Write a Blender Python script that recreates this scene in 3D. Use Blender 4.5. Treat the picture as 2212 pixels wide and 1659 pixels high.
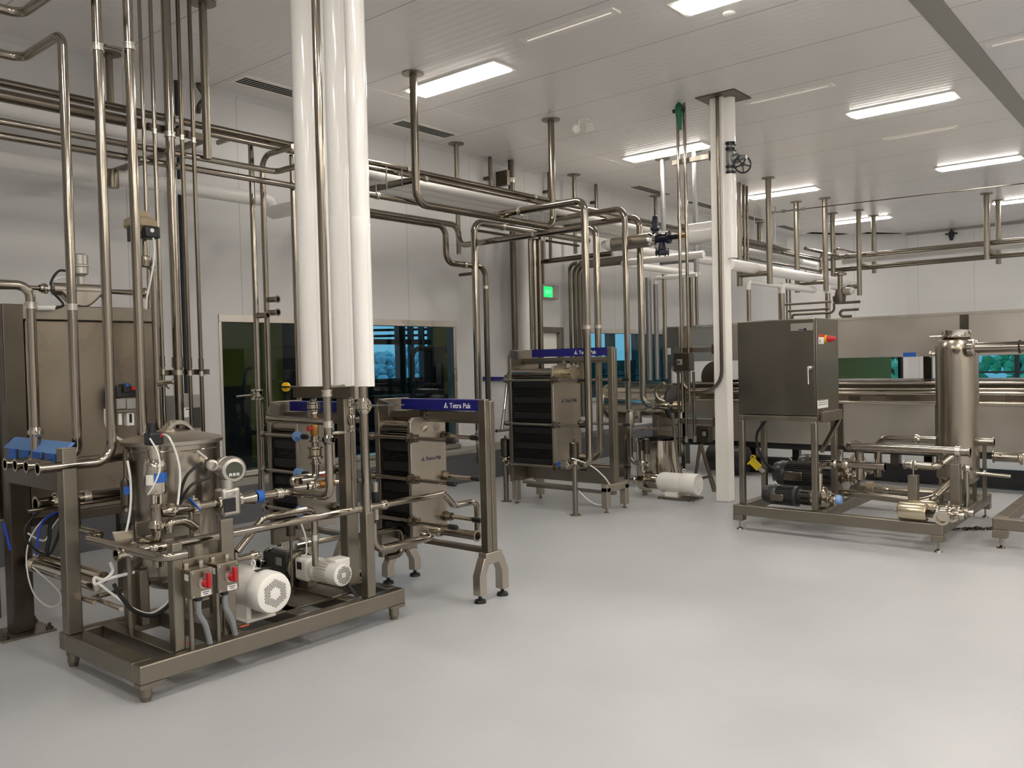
import bpy, math, random
from mathutils import Vector, Matrix
random.seed(7)
for o in list(bpy.data.objects): bpy.data.objects.remove(o)
SC = bpy.context.scene
COL = SC.collection
R = math.radians

# ---------------------------------------------------------------- camera
W, H, FPX = 2212.0, 1659.0, 1830.07
YAW, PITCH, ROLL = R(39.9279), R(-1.4947), R(-1.35036)
EYE = Vector((0, 0, 1.55))
FW = Vector((math.cos(YAW)*math.cos(PITCH), math.sin(YAW)*math.cos(PITCH), math.sin(PITCH)))
_r0 = Vector((math.sin(YAW), -math.cos(YAW), 0)); _u0 = _r0.cross(FW)
RT = math.cos(ROLL)*_r0 + math.sin(ROLL)*_u0
UP = -math.sin(ROLL)*_r0 + math.cos(ROLL)*_u0
cam = bpy.data.cameras.new('camera'); camo = bpy.data.objects.new('camera', cam); COL.objects.link(camo)
cam.sensor_width = 36.0; cam.sensor_fit = 'HORIZONTAL'; cam.lens = 36.0*FPX/W
cam.clip_start = 0.05; cam.clip_end = 300
mw = Matrix((RT, UP, -FW)).transposed().to_4x4(); mw.translation = EYE
camo.matrix_world = mw
SC.camera = camo
SC.cycles.diffuse_bounces = 8; SC.cycles.max_bounces = 16

# ---------------------------------------------------------------- world, exposure
wd = bpy.data.worlds.new('world'); SC.world = wd; wd.use_nodes = True
nt = wd.node_tree; nt.nodes.clear()
tc = nt.nodes.new('ShaderNodeTexCoord'); sp = nt.nodes.new('ShaderNodeSeparateXYZ')
rp = nt.nodes.new('ShaderNodeValToRGB'); bg = nt.nodes.new('ShaderNodeBackground'); ow = nt.nodes.new('ShaderNodeOutputWorld')
rp.color_ramp.elements[0].position = 0.0; rp.color_ramp.elements[0].color = (0.11, 0.31, 0.46, 1)
rp.color_ramp.elements[1].position = 0.35; rp.color_ramp.elements[1].color = (0.24, 0.48, 0.68, 1)
nt.links.new(tc.outputs['Generated'], sp.inputs[0]); nt.links.new(sp.outputs['Z'], rp.inputs[0])
nt.links.new(rp.outputs[0], bg.inputs[0]); nt.links.new(bg.outputs[0], ow.inputs[0])
bg.inputs[1].default_value = 2.6
vs = SC.view_settings
vs.view_transform = 'Standard'; vs.look = 'None'; vs.gamma = 1.0; vs.use_curve_mapping = False
vs.exposure = 0.0
LAMP = 41.0            # strength of every lit ceiling strip

# ---------------------------------------------------------------- helpers: photograph pixel -> point in the room
def at(px, py, x=None, y=None, z=None):
    d = (px-W/2)/FPX*RT - (py-H/2)/FPX*UP + FW
    if x is not None: t = (x-EYE.x)/d.x
    elif y is not None: t = (y-EYE.y)/d.y
    else: t = (z-EYE.z)/d.z
    return EYE + t*d
def proj(p):
    v = p-EYE; return W/2+FPX*v.dot(RT)/v.dot(FW), H/2-FPX*v.dot(UP)/v.dot(FW)
def depth(p): return (p-EYE).dot(FW)
AX = (Vector((1, 0, 0)), Vector((0, 1, 0)), Vector((0, 0, 1)))
class S:
    """a run of pipe: starts at a pixel on a known plane, then turns along the room's axes"""
    def __init__(s, px, py=None, **k):
        s.p = [Vector(px)] if py is None else [at(px, py, **k)]
    def _go(s, a, px=None, py=None):
        p = s.p[-1]-EYE; e = AX[a]
        if px is not None: k = (px-W/2)/FPX; u = RT
        else: k = (H/2-py)/FPX; u = UP
        t = (k*p.dot(FW)-p.dot(u))/(e.dot(u)-k*e.dot(FW))
        s.p.append(s.p[-1]+t*e); return s
    def X(s, px=None, py=None): return s._go(0, px, py)
    def Y(s, px=None, py=None): return s._go(1, px, py)
    def Z(s, py): return s._go(2, None, py)
    def d(s, dx=0, dy=0, dz=0): s.p.append(s.p[-1]+Vector((dx, dy, dz))); return s
    def to(s, px, py, **k): s.p.append(at(px, py, **k)); return s
    def zt(s, z): s.p.append(Vector((s.p[-1].x, s.p[-1].y, z))); return s
    def xt(s, x): s.p.append(Vector((x, s.p[-1].y, s.p[-1].z))); return s
    def yt(s, y): s.p.append(Vector((s.p[-1].x, y, s.p[-1].z))); return s

def frame_of(d):
    d = d.normalized(); a = Vector((0, 0, 1)) if abs(d.z) < .9 else Vector((1, 0, 0))
    u = d.cross(a).normalized(); return u, d.cross(u), d
def fillet(pts, b, n=6):
    out = [pts[0]]
    for i in range(1, len(pts)-1):
        a, p, c = pts[i-1], pts[i], pts[i+1]
        u = (a-p); v = (c-p); lu, lv = u.length, v.length
        if lu < 1e-6 or lv < 1e-6: continue
        u /= lu; v /= lv
        ang = u.angle(v)
        if ang > 3.10: out.append(p); continue
        t = min(b/math.tan(ang/2), .49*lu, .49*lv); rr = t*math.tan(ang/2)
        bis = (u+v).normalized(); cen = p+bis*(rr/math.sin(ang/2))
        s0 = p+u*t-cen; e0 = p+v*t-cen; th = s0.angle(e0)
        for k in range(n+1):
            f = k/n; out.append(cen+(s0*math.sin((1-f)*th)+e0*math.sin(f*th))/math.sin(th))
    out.append(pts[-1]); return out
def smooth_curve(pts, n=8):
    pts = [Vector(p) for p in pts]; q = [pts[0]]+pts+[pts[-1]]; out = []
    for i in range(1, len(q)-2):
        a, b, c, d = q[i-1:i+3]
        for k in range(n):
            t = k/n
            out.append(.5*((2*b)+(c-a)*t+(2*a-5*b+4*c-d)*t*t+(3*b-a-3*c+d)*t**3))
    out.append(pts[-1]); return out

class MB:
    def __init__(s): s.v = []; s.f = []
    def add(s, vs, fs):
        n = len(s.v); s.v += [Vector(v) for v in vs]; s.f += [tuple(i+n for i in f) for f in fs]; return s
    def box(s, x0, x1, y0, y1, z0, z1):
        x0, x1 = sorted((x0, x1)); y0, y1 = sorted((y0, y1)); z0, z1 = sorted((z0, z1))
        v = [(x, y, z) for z in (z0, z1) for y in (y0, y1) for x in (x0, x1)]
        return s.add(v, [(0, 2, 3, 1), (4, 5, 7, 6), (0, 1, 5, 4), (2, 6, 7, 3), (0, 4, 6, 2), (1, 3, 7, 5)])
    def cbox(s, c, sx, sy, sz): return s.box(c[0]-sx/2, c[0]+sx/2, c[1]-sy/2, c[1]+sy/2, c[2]-sz/2, c[2]+sz/2)
    def obox(s, c, u, v, w):
        """box about c with half-axes u, v, w"""
        c = Vector(c); pts = [c+a*u+b*v+d*w for d in (-1, 1) for b in (-1, 1) for a in (-1, 1)]
        f = [(0, 2, 3, 1), (4, 5, 7, 6), (0, 1, 5, 4), (2, 6, 7, 3), (0, 4, 6, 2), (1, 3, 7, 5)]
        if u.cross(v).dot(w) < 0: f = [tuple(reversed(q)) for q in f]
        return s.add(pts, f)
    def bar(s, p0, p1, wd, ht):
        """rectangular bar between two points"""
        p0 = Vector(p0); p1 = Vector(p1); u, v, d = frame_of(p1-p0)
        return s.obox((p0+p1)/2, u*wd/2, v*ht/2, (p1-p0)/2)
    def tube(s, pts, r, seg=14, cap=True):
        pts = [Vector(p) for p in pts]; pts = [p for i, p in enumerate(pts) if i == 0 or (p-pts[i-1]).length > 1e-5]
        n = len(pts); rs = r if isinstance(r, (list, tuple)) else [r]*n
        u, v, d = frame_of(pts[1]-pts[0]); vs = []
        for i, p in enumerate(pts):
            if i == 0: t = (pts[1]-p)
            elif i == n-1: t = (p-pts[i-1])
            else: t = (pts[i+1]-p).normalized()+(p-pts[i-1]).normalized()
            t = t.normalized(); u = (u-t*u.dot(t)).normalized(); v = t.cross(u)
            for k in range(seg):
                a = 2*math.pi*k/seg; vs.append(p+(u*math.cos(a)+v*math.sin(a))*rs[i])
        fs = [(i*seg+k, i*seg+(k+1) % seg, (i+1)*seg+(k+1) % seg, (i+1)*seg+k) for i in range(n-1) for k in range(seg)]
        if cap: fs += [tuple(range(seg-1, -1, -1)), tuple((n-1)*seg+k for k in range(seg))]
        return s.add(vs, fs)
    def cyl(s, p0, p1, r, r1=None, seg=20): return s.tube([p0, p1], [r, r if r1 is None else r1], seg)
    def lathe(s, prof, o, d, seg=24, cap=True):
        """profile of (radius, distance along d) turned about the axis d through o"""
        o = Vector(o); u, v, d = frame_of(Vector(d)); vs = []
        for (r, h) in prof:
            for k in range(seg):
                a = 2*math.pi*k/seg; vs.append(o+d*h+(u*math.cos(a)+v*math.sin(a))*max(r, 1e-4))
        n = len(prof)
        fs = [(i*seg+k, i*seg+(k+1) % seg, (i+1)*seg+(k+1) % seg, (i+1)*seg+k) for i in range(n-1) for k in range(seg)]
        if cap: fs += [tuple(range(seg-1, -1, -1)), tuple((n-1)*seg+k for k in range(seg))]
        return s.add(vs, fs)
    def ring(s, p, d, R0, r, seg=24, ms=8):
        p = Vector(p); u, v, d = frame_of(Vector(d)); vs = []; fs = []
        for i in range(seg):
            a = 2*math.pi*i/seg; e = u*math.cos(a)+v*math.sin(a)
            for k in range(ms):
                b = 2*math.pi*k/ms; vs.append(p+e*(R0+r*math.cos(b))+d*r*math.sin(b))
        for i in range(seg):
            for k in range(ms):
                fs.append((i*ms+k, ((i+1) % seg)*ms+k, ((i+1) % seg)*ms+(k+1) % ms, i*ms+(k+1) % ms))
        return s.add(vs, fs)
    def prism(s, poly, off):
        """solid from a flat outline swept by the vector off"""
        poly = [Vector(p) for p in poly]; off = Vector(off); n = len(poly)
        nrm = Vector((0, 0, 0))
        for i in range(n): nrm += poly[i].cross(poly[(i+1) % n])
        if nrm.dot(off) > 0: poly = list(reversed(poly))
        vs = poly+[p+off for p in poly]
        fs = [tuple(range(n)), tuple(range(2*n-1, n-1, -1))]
        fs += [(i, i+n, (i+1) % n+n, (i+1) % n) for i in range(n)]
        return s.add(vs, fs)
    def build(s, name, m, parent=None, bevel=0, label=None, smooth=True):
        me = bpy.data.meshes.new(name); me.from_pydata([tuple(v) for v in s.v], [], s.f)
        me.materials.append(M[m] if isinstance(m, str) else m)
        if smooth:
            me.shade_smooth(); me.set_sharp_from_angle(angle=R(38))
        o = bpy.data.objects.new(name, me); COL.objects.link(o)
        if parent is not None: adopt(o, parent)
        if bevel:
            b = o.modifiers.new('bevel', 'BEVEL'); b.width = bevel; b.segments = 2; b.limit_method = 'ANGLE'; b.angle_limit = R(50)
        if label: o['label'] = label
        return o
def adopt(o, parent):
    o.parent = parent
    if parent.type == 'EMPTY': o.matrix_parent_inverse = Matrix.Translation(-Vector(parent.location))
def tag(o, label=None, cat=None, group=None, kind=None):
    if label: o['label'] = label
    if cat: o['category'] = cat
    if group: o['group'] = group
    if kind: o['kind'] = kind
    return o
def thing(name, label, cat, loc, group=None):
    o = bpy.data.objects.new(name, None); COL.objects.link(o); o.location = loc; o.empty_display_size = .1
    return tag(o, label, cat, group)
def struct(name, mb, m, bevel=0, parent=None):
    o = mb.build(name, m, parent, bevel)
    if parent is None: o['kind'] = 'structure'
    return o

# ---------------------------------------------------------------- materials (all procedural)
M = {}
def lin(c):
    return tuple(((v/255)/12.92 if v/255 <= .04045 else ((v/255+.055)/1.055)**2.4) for v in c)
def mat(name, c, rough=.5, metal=0., var=.0, scale=6., bump=0., stretch=None, coat=0., rvar=0., emit=0., spec=.5):
    m = bpy.data.materials.new(name); m.use_nodes = True; n = m.node_tree.nodes; l = m.node_tree.links
    b = n['Principled BSDF']; col = lin(c)+(1,)
    b.inputs['Base Color'].default_value = col; b.inputs['Roughness'].default_value = rough; b.inputs['Metallic'].default_value = metal
    b.inputs['Specular IOR Level'].default_value = spec
    if coat: b.inputs['Coat Weight'].default_value = coat; b.inputs['Coat Roughness'].default_value = .08
    if var or rvar or bump:
        t = n.new('ShaderNodeTexCoord'); mp = n.new('ShaderNodeMapping'); no = n.new('ShaderNodeTexNoise')
        no.inputs['Scale'].default_value = scale; no.inputs['Detail'].default_value = 4
        if stretch: mp.inputs['Scale'].default_value = stretch
        l.new(t.outputs['Object'], mp.inputs[0]); l.new(mp.outputs[0], no.inputs[0])
        if var:
            mx = n.new('ShaderNodeMix'); mx.data_type = 'RGBA'
            mx.inputs[6].default_value = tuple(v*(1-var) for v in col[:3])+(1,); mx.inputs[7].default_value = tuple(min(1, v*(1+var)) for v in col[:3])+(1,)
            l.new(no.outputs[0], mx.inputs[0]); l.new(mx.outputs[2], b.inputs['Base Color'])
        if rvar:
            mr = n.new('ShaderNodeMapRange'); mr.inputs[3].default_value = max(.02, rough-rvar); mr.inputs[4].default_value = rough+rvar
            mr.inputs[1].default_value = .3; mr.inputs[2].default_value = .7
            l.new(no.outputs[0], mr.inputs[0]); l.new(mr.outputs[0], b.inputs['Roughness'])
        if bump:
            bp = n.new('ShaderNodeBump'); bp.inputs['Strength'].default_value = bump; bp.inputs['Distance'].default_value = .01
            l.new(no.outputs[0], bp.inputs['Height']); l.new(bp.outputs[0], b.inputs['Normal'])
    if emit:
        b.inputs['Emission Color'].default_value = col; b.inputs['Emission Strength'].default_value = emit
    M[name] = m; return m
mat('steel_pipe', (158, 150, 138), .13, 1., var=.05, scale=2)
mat('steel_old', (124, 116, 104), .22, 1., var=.08, scale=3)
mat('steel_mirror', (196, 188, 175), .12, 1.)
mat('steel_brushed', (184, 177, 165), .36, 1., var=.08, rvar=.06, scale=14, stretch=(1, 1, .08))
mat('steel_tank', (168, 160, 148), .24, 1., var=.06, scale=9, stretch=(1, 1, .05))
mat('steel_frame', (140, 133, 121), .38, 1., var=.1, rvar=.08, scale=8)
mat('steel_dark', (98, 91, 81), .34, 1., var=.1, rvar=.06, scale=6)
mat('steel_sheet', (208, 202, 193), .34, 1., var=.07, rvar=.07, scale=2.2)
mat('steel_cabinet', (120, 115, 105), .36, 1., var=.1, rvar=.05, scale=3)
mat('steel_panel', (138, 128, 114), .3, 1., var=.16, rvar=.08, scale=2.5)
mat('galvanised', (150, 150, 150), .45, .9, var=.1, scale=20)
mat('chrome', (230, 226, 218), .08, 1.)
mat('bright_ring', (216, 211, 200), .22, .9)
mat('pvc_white', (246, 244, 240), .1, 0)
mat('pvc_matt', (238, 236, 232), .35)
mat('paint_white', (244, 241, 234), .4, var=.04, scale=3)
mat('motor_white', (236, 234, 228), .3, var=.03, scale=5)
mat('motor_grey', (66, 66, 66), .3, .3, var=.1)
mat('pump_grey', (62, 60, 56), .45, .2, var=.12)
mat('fan_mesh', (120, 118, 114), .5)
mat('black_rubber', (22, 22, 22), .5)
mat('black_plastic', (30, 30, 32), .35)
mat('black_iron', (26, 27, 34), .35, .2)
mat('void_black', (8, 8, 8), .9)
mat('gasket_plate', (52, 49, 45), .38, .8, var=.25, scale=30, stretch=(.05, 1, 12))
mat('blue_tape', (34, 92, 176), .6, var=.06)
mat('blue_tape_light', (96, 136, 190), .6)
mat('blue_sign', (20, 22, 108), .4)
mat('blue_hose', (30, 70, 200), .4)
mat('blue_film', (120, 160, 210), .3)
mat('white_print', (242, 242, 242), .5)
mat('dark_print', (40, 42, 66), .5)
mat('label_white', (232, 230, 224), .5)
mat('label_grey', (150, 148, 142), .5)
mat('red_plastic', (178, 20, 30), .4)
mat('red_paint', (190, 50, 40), .4)
mat('orange_tape', (240, 110, 70), .6)
mat('yellow_plastic', (236, 190, 20), .4)
mat('yellow_tag', (222, 196, 30), .45)
mat('brass', (176, 130, 72), .32, .9, var=.12)
mat('gold_steel', (198, 187, 162), .26, 1.)
mat('valve_tan', (150, 134, 108), .5, var=.1)
mat('valve_navy', (16, 20, 44), .35)
mat('valve_green', (22, 100, 62), .4)
mat('cable_black', (16, 16, 17), .45)
mat('cable_white', (226, 226, 222), .4)
mat('conduit_grey', (132, 136, 140), .5)
mat('curb_grey', (92, 93, 96), .55, var=.08, scale=2)
mat('curb_cap', (140, 138, 130), .5)
mat('olive_wall', (150, 144, 60), .7)
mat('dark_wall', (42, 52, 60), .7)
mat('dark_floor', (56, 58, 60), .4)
mat('mullion', (22, 30, 38), .5)
mat('foliage_haze', (120, 176, 190), .9, var=.25, scale=3)  # distance haze painted into the leaf colour as pale blue
mat('foliage_green', (120, 205, 160), .9, var=.35, scale=3)
mat('diffuser', (255, 248, 238), .5, emit=LAMP)
mat('dim_streak', (255, 240, 232), .5, emit=.62)
mat('hall_fill', (255, 250, 235), .5, emit=9.)  # glow of the lamps added in the neighbouring hall
mat('exit_green', (40, 235, 120), .5, emit=.9)
mat('exit_body', (176, 176, 172), .35)
mat('exit_letter', (120, 255, 170), .5, emit=1.6)
mat('lcd', (70, 72, 60), .25)
mat('skin_grey', (192, 188, 180), .3, .85)

def glass(name, tint, rough=.0):
    m = bpy.data.materials.new(name); m.use_nodes = True; n = m.node_tree.nodes; l = m.node_tree.links
    n.clear(); o = n.new('ShaderNodeOutputMaterial'); mx = n.new('ShaderNodeMixShader'); tr = n.new('ShaderNodeBsdfTransparent')
    gl = n.new('ShaderNodeBsdfGlossy'); lw = n.new('ShaderNodeLayerWeight'); lw.inputs['Blend'].default_value = .5
    pw = n.new('ShaderNodeMath'); pw.operation = 'POWER'; pw.inputs[1].default_value = 5.; ml = n.new('ShaderNodeMath'); ml.operation = 'MULTIPLY_ADD'; ml.inputs[1].default_value = .9; ml.inputs[2].default_value = .03
    gl.inputs['Roughness'].default_value = rough; tr.inputs[0].default_value = tint+(1,)
    l.new(lw.outputs['Facing'], pw.inputs[0]); l.new(pw.outputs[0], ml.inputs[0])
    l.new(ml.outputs[0], mx.inputs[0]); l.new(tr.outputs[0], mx.inputs[1]); l.new(gl.outputs[0], mx.inputs[2]); l.new(mx.outputs[0], o.inputs[0])
    M[name] = m
glass('window_glass', (.62, .70, .70)); glass('lens_glass', (.5, .5, .5))

def line_mask(n, l, coord, period, width, offset=0.):
    """1 inside thin grooves repeated along one coordinate"""
    a = n.new('ShaderNodeMath'); a.operation = 'ADD'; a.inputs[1].default_value = offset
    b = n.new('ShaderNodeMath'); b.operation = 'MODULO'; b.inputs[1].default_value = period
    c = n.new('ShaderNodeMath'); c.operation = 'LESS_THAN'; c.inputs[1].default_value = width
    l.new(coord, a.inputs[0]); l.new(a.outputs[0], b.inputs[0]); l.new(b.outputs[0], c.inputs[0]); return c.outputs[0]
def panel_mat(name, c, axis, period, width, rough, groove, rib=None, offset=100., coat=.0, var=.03):
    m = bpy.data.materials.new(name); m.use_nodes = True; n = m.node_tree.nodes; l = m.node_tree.links
    b = n['Principled BSDF']; b.inputs['Roughness'].default_value = rough
    if coat: b.inputs['Coat Weight'].default_value = coat; b.inputs['Coat Roughness'].default_value = .1
    t = n.new('ShaderNodeTexCoord'); sx = n.new('ShaderNodeSeparateXYZ'); l.new(t.outputs['Object'], sx.inputs[0])
    msk = line_mask(n, l, sx.outputs[axis], period, width, offset)
    no = n.new('ShaderNodeTexNoise'); no.inputs['Scale'].default_value = 1.3; no.inputs['Detail'].default_value = 5
    l.new(t.outputs['Object'], no.inputs[0])
    col = lin(c)
    m0 = n.new('ShaderNodeMix'); m0.data_type = 'RGBA'; m0.inputs[6].default_value = tuple(v*(1-var) for v in col)+(1,)
    m0.inputs[7].default_value = tuple(min(1, v*(1+var)) for v in col)+(1,); l.new(no.outputs[0], m0.inputs[0])
    m1 = n.new('ShaderNodeMix'); m1.data_type = 'RGBA'; m1.inputs[7].default_value = tuple(v*groove for v in col)+(1,)
    l.new(m0.outputs[2], m1.inputs[6]); l.new(msk, m1.inputs[0]); l.new(m1.outputs[2], b.inputs['Base Color'])
    if rib:
        wv = n.new('ShaderNodeMath'); wv.operation = 'MULTIPLY'; wv.inputs[1].default_value = 2*math.pi/rib
        si = n.new('ShaderNodeMath'); si.operation = 'SINE'; bp = n.new('ShaderNodeBump')
        bp.inputs['Strength'].default_value = .12; bp.inputs['Distance'].default_value = .004
        l.new(sx.outputs[axis], wv.inputs[0]); l.new(wv.outputs[0], si.inputs[0]); l.new(si.outputs[0], bp.inputs['Height']); l.new(bp.outputs[0], b.inputs['Normal'])
    M[name] = m
panel_mat('ceiling_panel', (232, 229, 227), 0, 1.008, .012, .28, .5, rib=.1, offset=96.265, var=.03)
panel_mat('wall_panel', (212, 211, 210), 0, 1.15, .01, .38, .72, offset=100.95)
panel_mat('wall_panel_y', (212, 211, 210), 1, 1.15, .01, .38, .72, offset=100.5)
def floor_mat():
    m = bpy.data.materials.new('epoxy_floor'); m.use_nodes = True; n = m.node_tree.nodes; l = m.node_tree.links
    b = n['Principled BSDF']; t = n.new('ShaderNodeTexCoord')
    a = n.new('ShaderNodeTexNoise'); a.inputs['Scale'].default_value = .55; a.inputs['Detail'].default_value = 6
    c = n.new('ShaderNodeTexNoise'); c.inputs['Scale'].default_value = 60; c.inputs['Detail'].default_value = 2
    r = n.new('ShaderNodeValToRGB')
    r.color_ramp.elements[0].position = .3; r.color_ramp.elements[0].color = lin((168, 170, 173))+(1,)
    r.color_ramp.elements[1].position = .72; r.color_ramp.elements[1].color = lin((187, 188, 190))+(1,)
    l.new(t.outputs['Object'], a.inputs[0]); l.new(t.outputs['Object'], c.inputs[0]); l.new(a.outputs[0], r.inputs[0]); l.new(r.outputs[0], b.inputs['Base Color'])
    mr = n.new('ShaderNodeMapRange'); mr.inputs[3].default_value = .3; mr.inputs[4].default_value = .5; l.new(a.outputs[0], mr.inputs[0]); l.new(mr.outputs[0], b.inputs['Roughness'])
    bp = n.new('ShaderNodeBump'); bp.inputs['Strength'].default_value = .06; bp.inputs['Distance'].default_value = .004
    l.new(c.outputs[0], bp.inputs['Height']); l.new(bp.outputs[0], b.inputs['Normal']); M['epoxy_floor'] = m
floor_mat()

# ---------------------------------------------------------------- common small builders
def nearest_on(path, px, py):
    best = None
    for i in range(len(path)-1):
        for k in range(41):
            p = path[i].lerp(path[i+1], k/40); q = proj(p); e = (q[0]-px)**2+(q[1]-py)**2
            if best is None or e < best[0]: best = (e, p, (path[i+1]-path[i]).normalized())
    return best[1], best[2]
def ring_mb(p, d, r, w=.036):
    return MB().lathe([(r*.98, -w/2), (r*1.28, -w/2), (r*1.28, -w*.28), (r*1.12, -w*.26), (r*1.12, w*.26), (r*1.28, w*.28), (r*1.28, w/2), (r*.98, w/2)], p, d, 18, False)
def clamp_mb(p, d, r, wing=Vector((0, -1, 0)), w=.022):
    """tri-clamp: two ferrule lips under a band, hinge and wing nut"""
    mb = MB().lathe([(r, -w*1.2), (r*1.32, -w*.5), (r*1.5, -w*.5), (r*1.5, w*.5), (r*1.32, w*.5), (r, w*1.2)], p, d, 18, False)
    d = Vector(d).normalized(); wv = wing-d*wing.dot(d)
    if wv.length < .1: wv = frame_of(d)[0]
    wv.normalize(); c = p+wv*r*1.7
    mb.obox(c, wv*r*.35, d*w*.5, d.cross(wv)*r*.16)
    mb.cyl(c-d.cross(wv)*r*.6, c+d.cross(wv)*r*.5, .004, seg=8)
    return mb
def ferrule_mb(p, d, r, L=.045):
    """open pipe end: lip with a dark bore"""
    return MB().lathe([(r, -.002), (r, L-.012), (r*1.32, L-.008), (r*1.32, L), (r*.9, L), (r*.86, .002)], p, d, 20, True)
NP = [0]
def pipe(label, path, w=None, r=None, m='steel_pipe', bend=None, rings=(), clamps=(), open_end=None, open_start=None, cat='pipe', group=None, name='pipe', seg=14, flange=None):
    pts = path.p if isinstance(path, S) else [Vector(p) for p in path]
    if r is None: r = w/2*depth(pts[0])/FPX
    b = bend if bend is not None else max(.05, 2.6*r)
    fp = fillet(pts, b)
    o = MB().tube(fp, r, seg).build(name, m)
    tag(o, label, cat, group)
    for (px, py) in rings:
        p, d = nearest_on(fp, px, py); ring_mb(p, d, r).build('pipe_ring', 'bright_ring', o)
    for (px, py) in clamps:
        p, d = nearest_on(fp, px, py); clamp_mb(p, d, r).build('pipe_clamp', 'steel_mirror', o)
    if open_end: ferrule_mb(pts[-1], pts[-1]-pts[-2], r).build('open_end', m, o)
    if open_start: ferrule_mb(pts[0], pts[0]-pts[1], r).build('open_end', m, o)
    if flange:
        for z in flange: MB().cyl((pts[0].x, pts[0].y, z-.012), (pts[0].x, pts[0].y, z), r*2.4, seg=24).build('ceiling_flange', 'steel_frame', o)
    return o
def text_obj(s, size, origin, u, v, m, parent, depth_=.001, name='lettering'):
    """flat lettering: u runs along the line, v upward"""
    cu = bpy.data.curves.new('lettering', 'FONT'); cu.body = s; cu.size = size; cu.extrude = depth_
    ob = bpy.data.objects.new('lettering', cu); COL.objects.link(ob)
    dg = bpy.context.evaluated_depsgraph_get(); dg.update()
    me = bpy.data.meshes.new_from_object(ob.evaluated_get(dg)); bpy.data.objects.remove(ob)
    u = Vector(u).normalized(); v = Vector(v).normalized(); n = u.cross(v)
    mtx = Matrix((u, v, n)).transposed().to_4x4(); mtx.translation = Vector(origin)
    me.transform(mtx); me.materials.clear(); me.materials.append(M[m])
    o = bpy.data.objects.new(name, me); COL.objects.link(o); adopt(o, parent); return o

# ================================================================ the room
X0, X1, Y0, Y1, ZC, TH = -6.0, 20.9, -7.0, 7.6, 4.3, .15
struct('floor', MB().box(X0-.2, X1+.2, Y0-.2, Y1+.0, -.1, 0), 'epoxy_floor')
struct('ceiling', MB().box(X0-.2, X1+.2, Y0-.2, Y1+.2, ZC, ZC+.12), 'ceiling_panel')
def wall_x(name, y, th, openings, xa, xb, m):
    """wall standing along x with rectangular openings (x0, x1, z0, z1)"""
    mb = MB(); cur = xa
    for (a, b, c, d) in sorted(openings):
        mb.box(cur, a, y, y+th, 0, ZC)
        if c > 0: mb.box(a, b, y, y+th, 0, c)
        mb.box(a, b, y, y+th, d, ZC); cur = b
    mb.box(cur, xb, y, y+th, 0, ZC); return struct(name, mb, m)
WIN1 = (4.58, 7.97, .46, 2.09); WIN2 = (10.9, 13.6, .9, 2.05); DOOR = (9.36, 10.27, 0, 2.05)
wall_x('wall_left', Y1, TH, [WIN1, WIN2, DOOR], X0, 19.0, 'wall_panel')
struct('wall_near', MB().box(X0-TH, X0, Y0, Y1+TH, 0, ZC), 'wall_panel_y')
struct('wall_right', MB().box(X0, X1+TH, Y0-TH, Y0, 0, ZC), 'wall_panel')
# back wall with the long window strip behind the tunnel machine
bw = MB(); WB = (-2.2, 4.25, .75, 1.86)
for (a, b, c, d) in ((Y0, WB[0], 0, ZC), (WB[0], WB[1], 0, WB[2]), (WB[0], WB[1], WB[3], ZC), (WB[1], 5.55, 0, ZC)): bw.box(X1, X1+TH, a, b, c, d)
struct('wall_back', bw, 'wall_panel_y')
CA, CB = Vector((19.0, 7.6, 0)), Vector((20.9, 5.55, 0)); CN = Vector((.105, .1, 0))
cpt = lambda f: CA+(CB-CA)*f
cw = MB(); CF0, CF1 = .33, .962
for (f0, f1, z0, z1) in ((0, CF0, 0, ZC), (CF1, 1, 0, ZC), (CF0, CF1, 0, WB[2]), (CF0, CF1, WB[3], ZC)):
    p, q = cpt(f0), cpt(f1); up = Vector((0, 0, 1)); cw.prism([p+up*z0, q+up*z0, q+up*z1, p+up*z1], CN)
struct('wall_corner', cw, 'wall_panel_y')
# plinth kerbs, ceiling cove strips and the wide ceiling joint
def kerb(name, x0, x1):
    struct(name, MB().prism([(x0, 7.6, 0), (x0, 7.6, .43), (x0, 7.5, .36), (x0, 7.5, 0)], (x1-x0, 0, 0)), 'curb_grey')
kerb('baseboard_left', X0, 9.3); kerb('baseboard_left_far', 10.33, 19.0)
struct('baseboard_back', MB().box(20.8, 20.9, Y0, 5.55, 0, .3), 'curb_grey')
struct('trim_1', MB().prism([(X0, 7.6, .43), (X0, 7.5, .36), (X0, 7.488, .372), (X0, 7.6, .455)], (9.3-X0, 0, 0)), 'curb_cap')
struct('trim_2', MB().box(X0, 18.9, 6.45, 6.52, ZC-.003, ZC), 'ceiling_panel')
struct('trim_3', MB().box(X0, X1, 1.66, 1.86, ZC-.012, ZC), 'label_grey')
struct('trim_4', MB().prism([(X0, 7.6, ZC), (X0, 7.6, ZC-.05), (X0, 7.55, ZC)], (19.0-X0, 0, 0)), 'wall_panel')
struct('trim_5', MB().prism([(X1, Y0, ZC), (X1, Y0, ZC-.06), (X1-.06, Y0, ZC)], (0, 5.55-Y0, 0)), 'label_grey')

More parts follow.
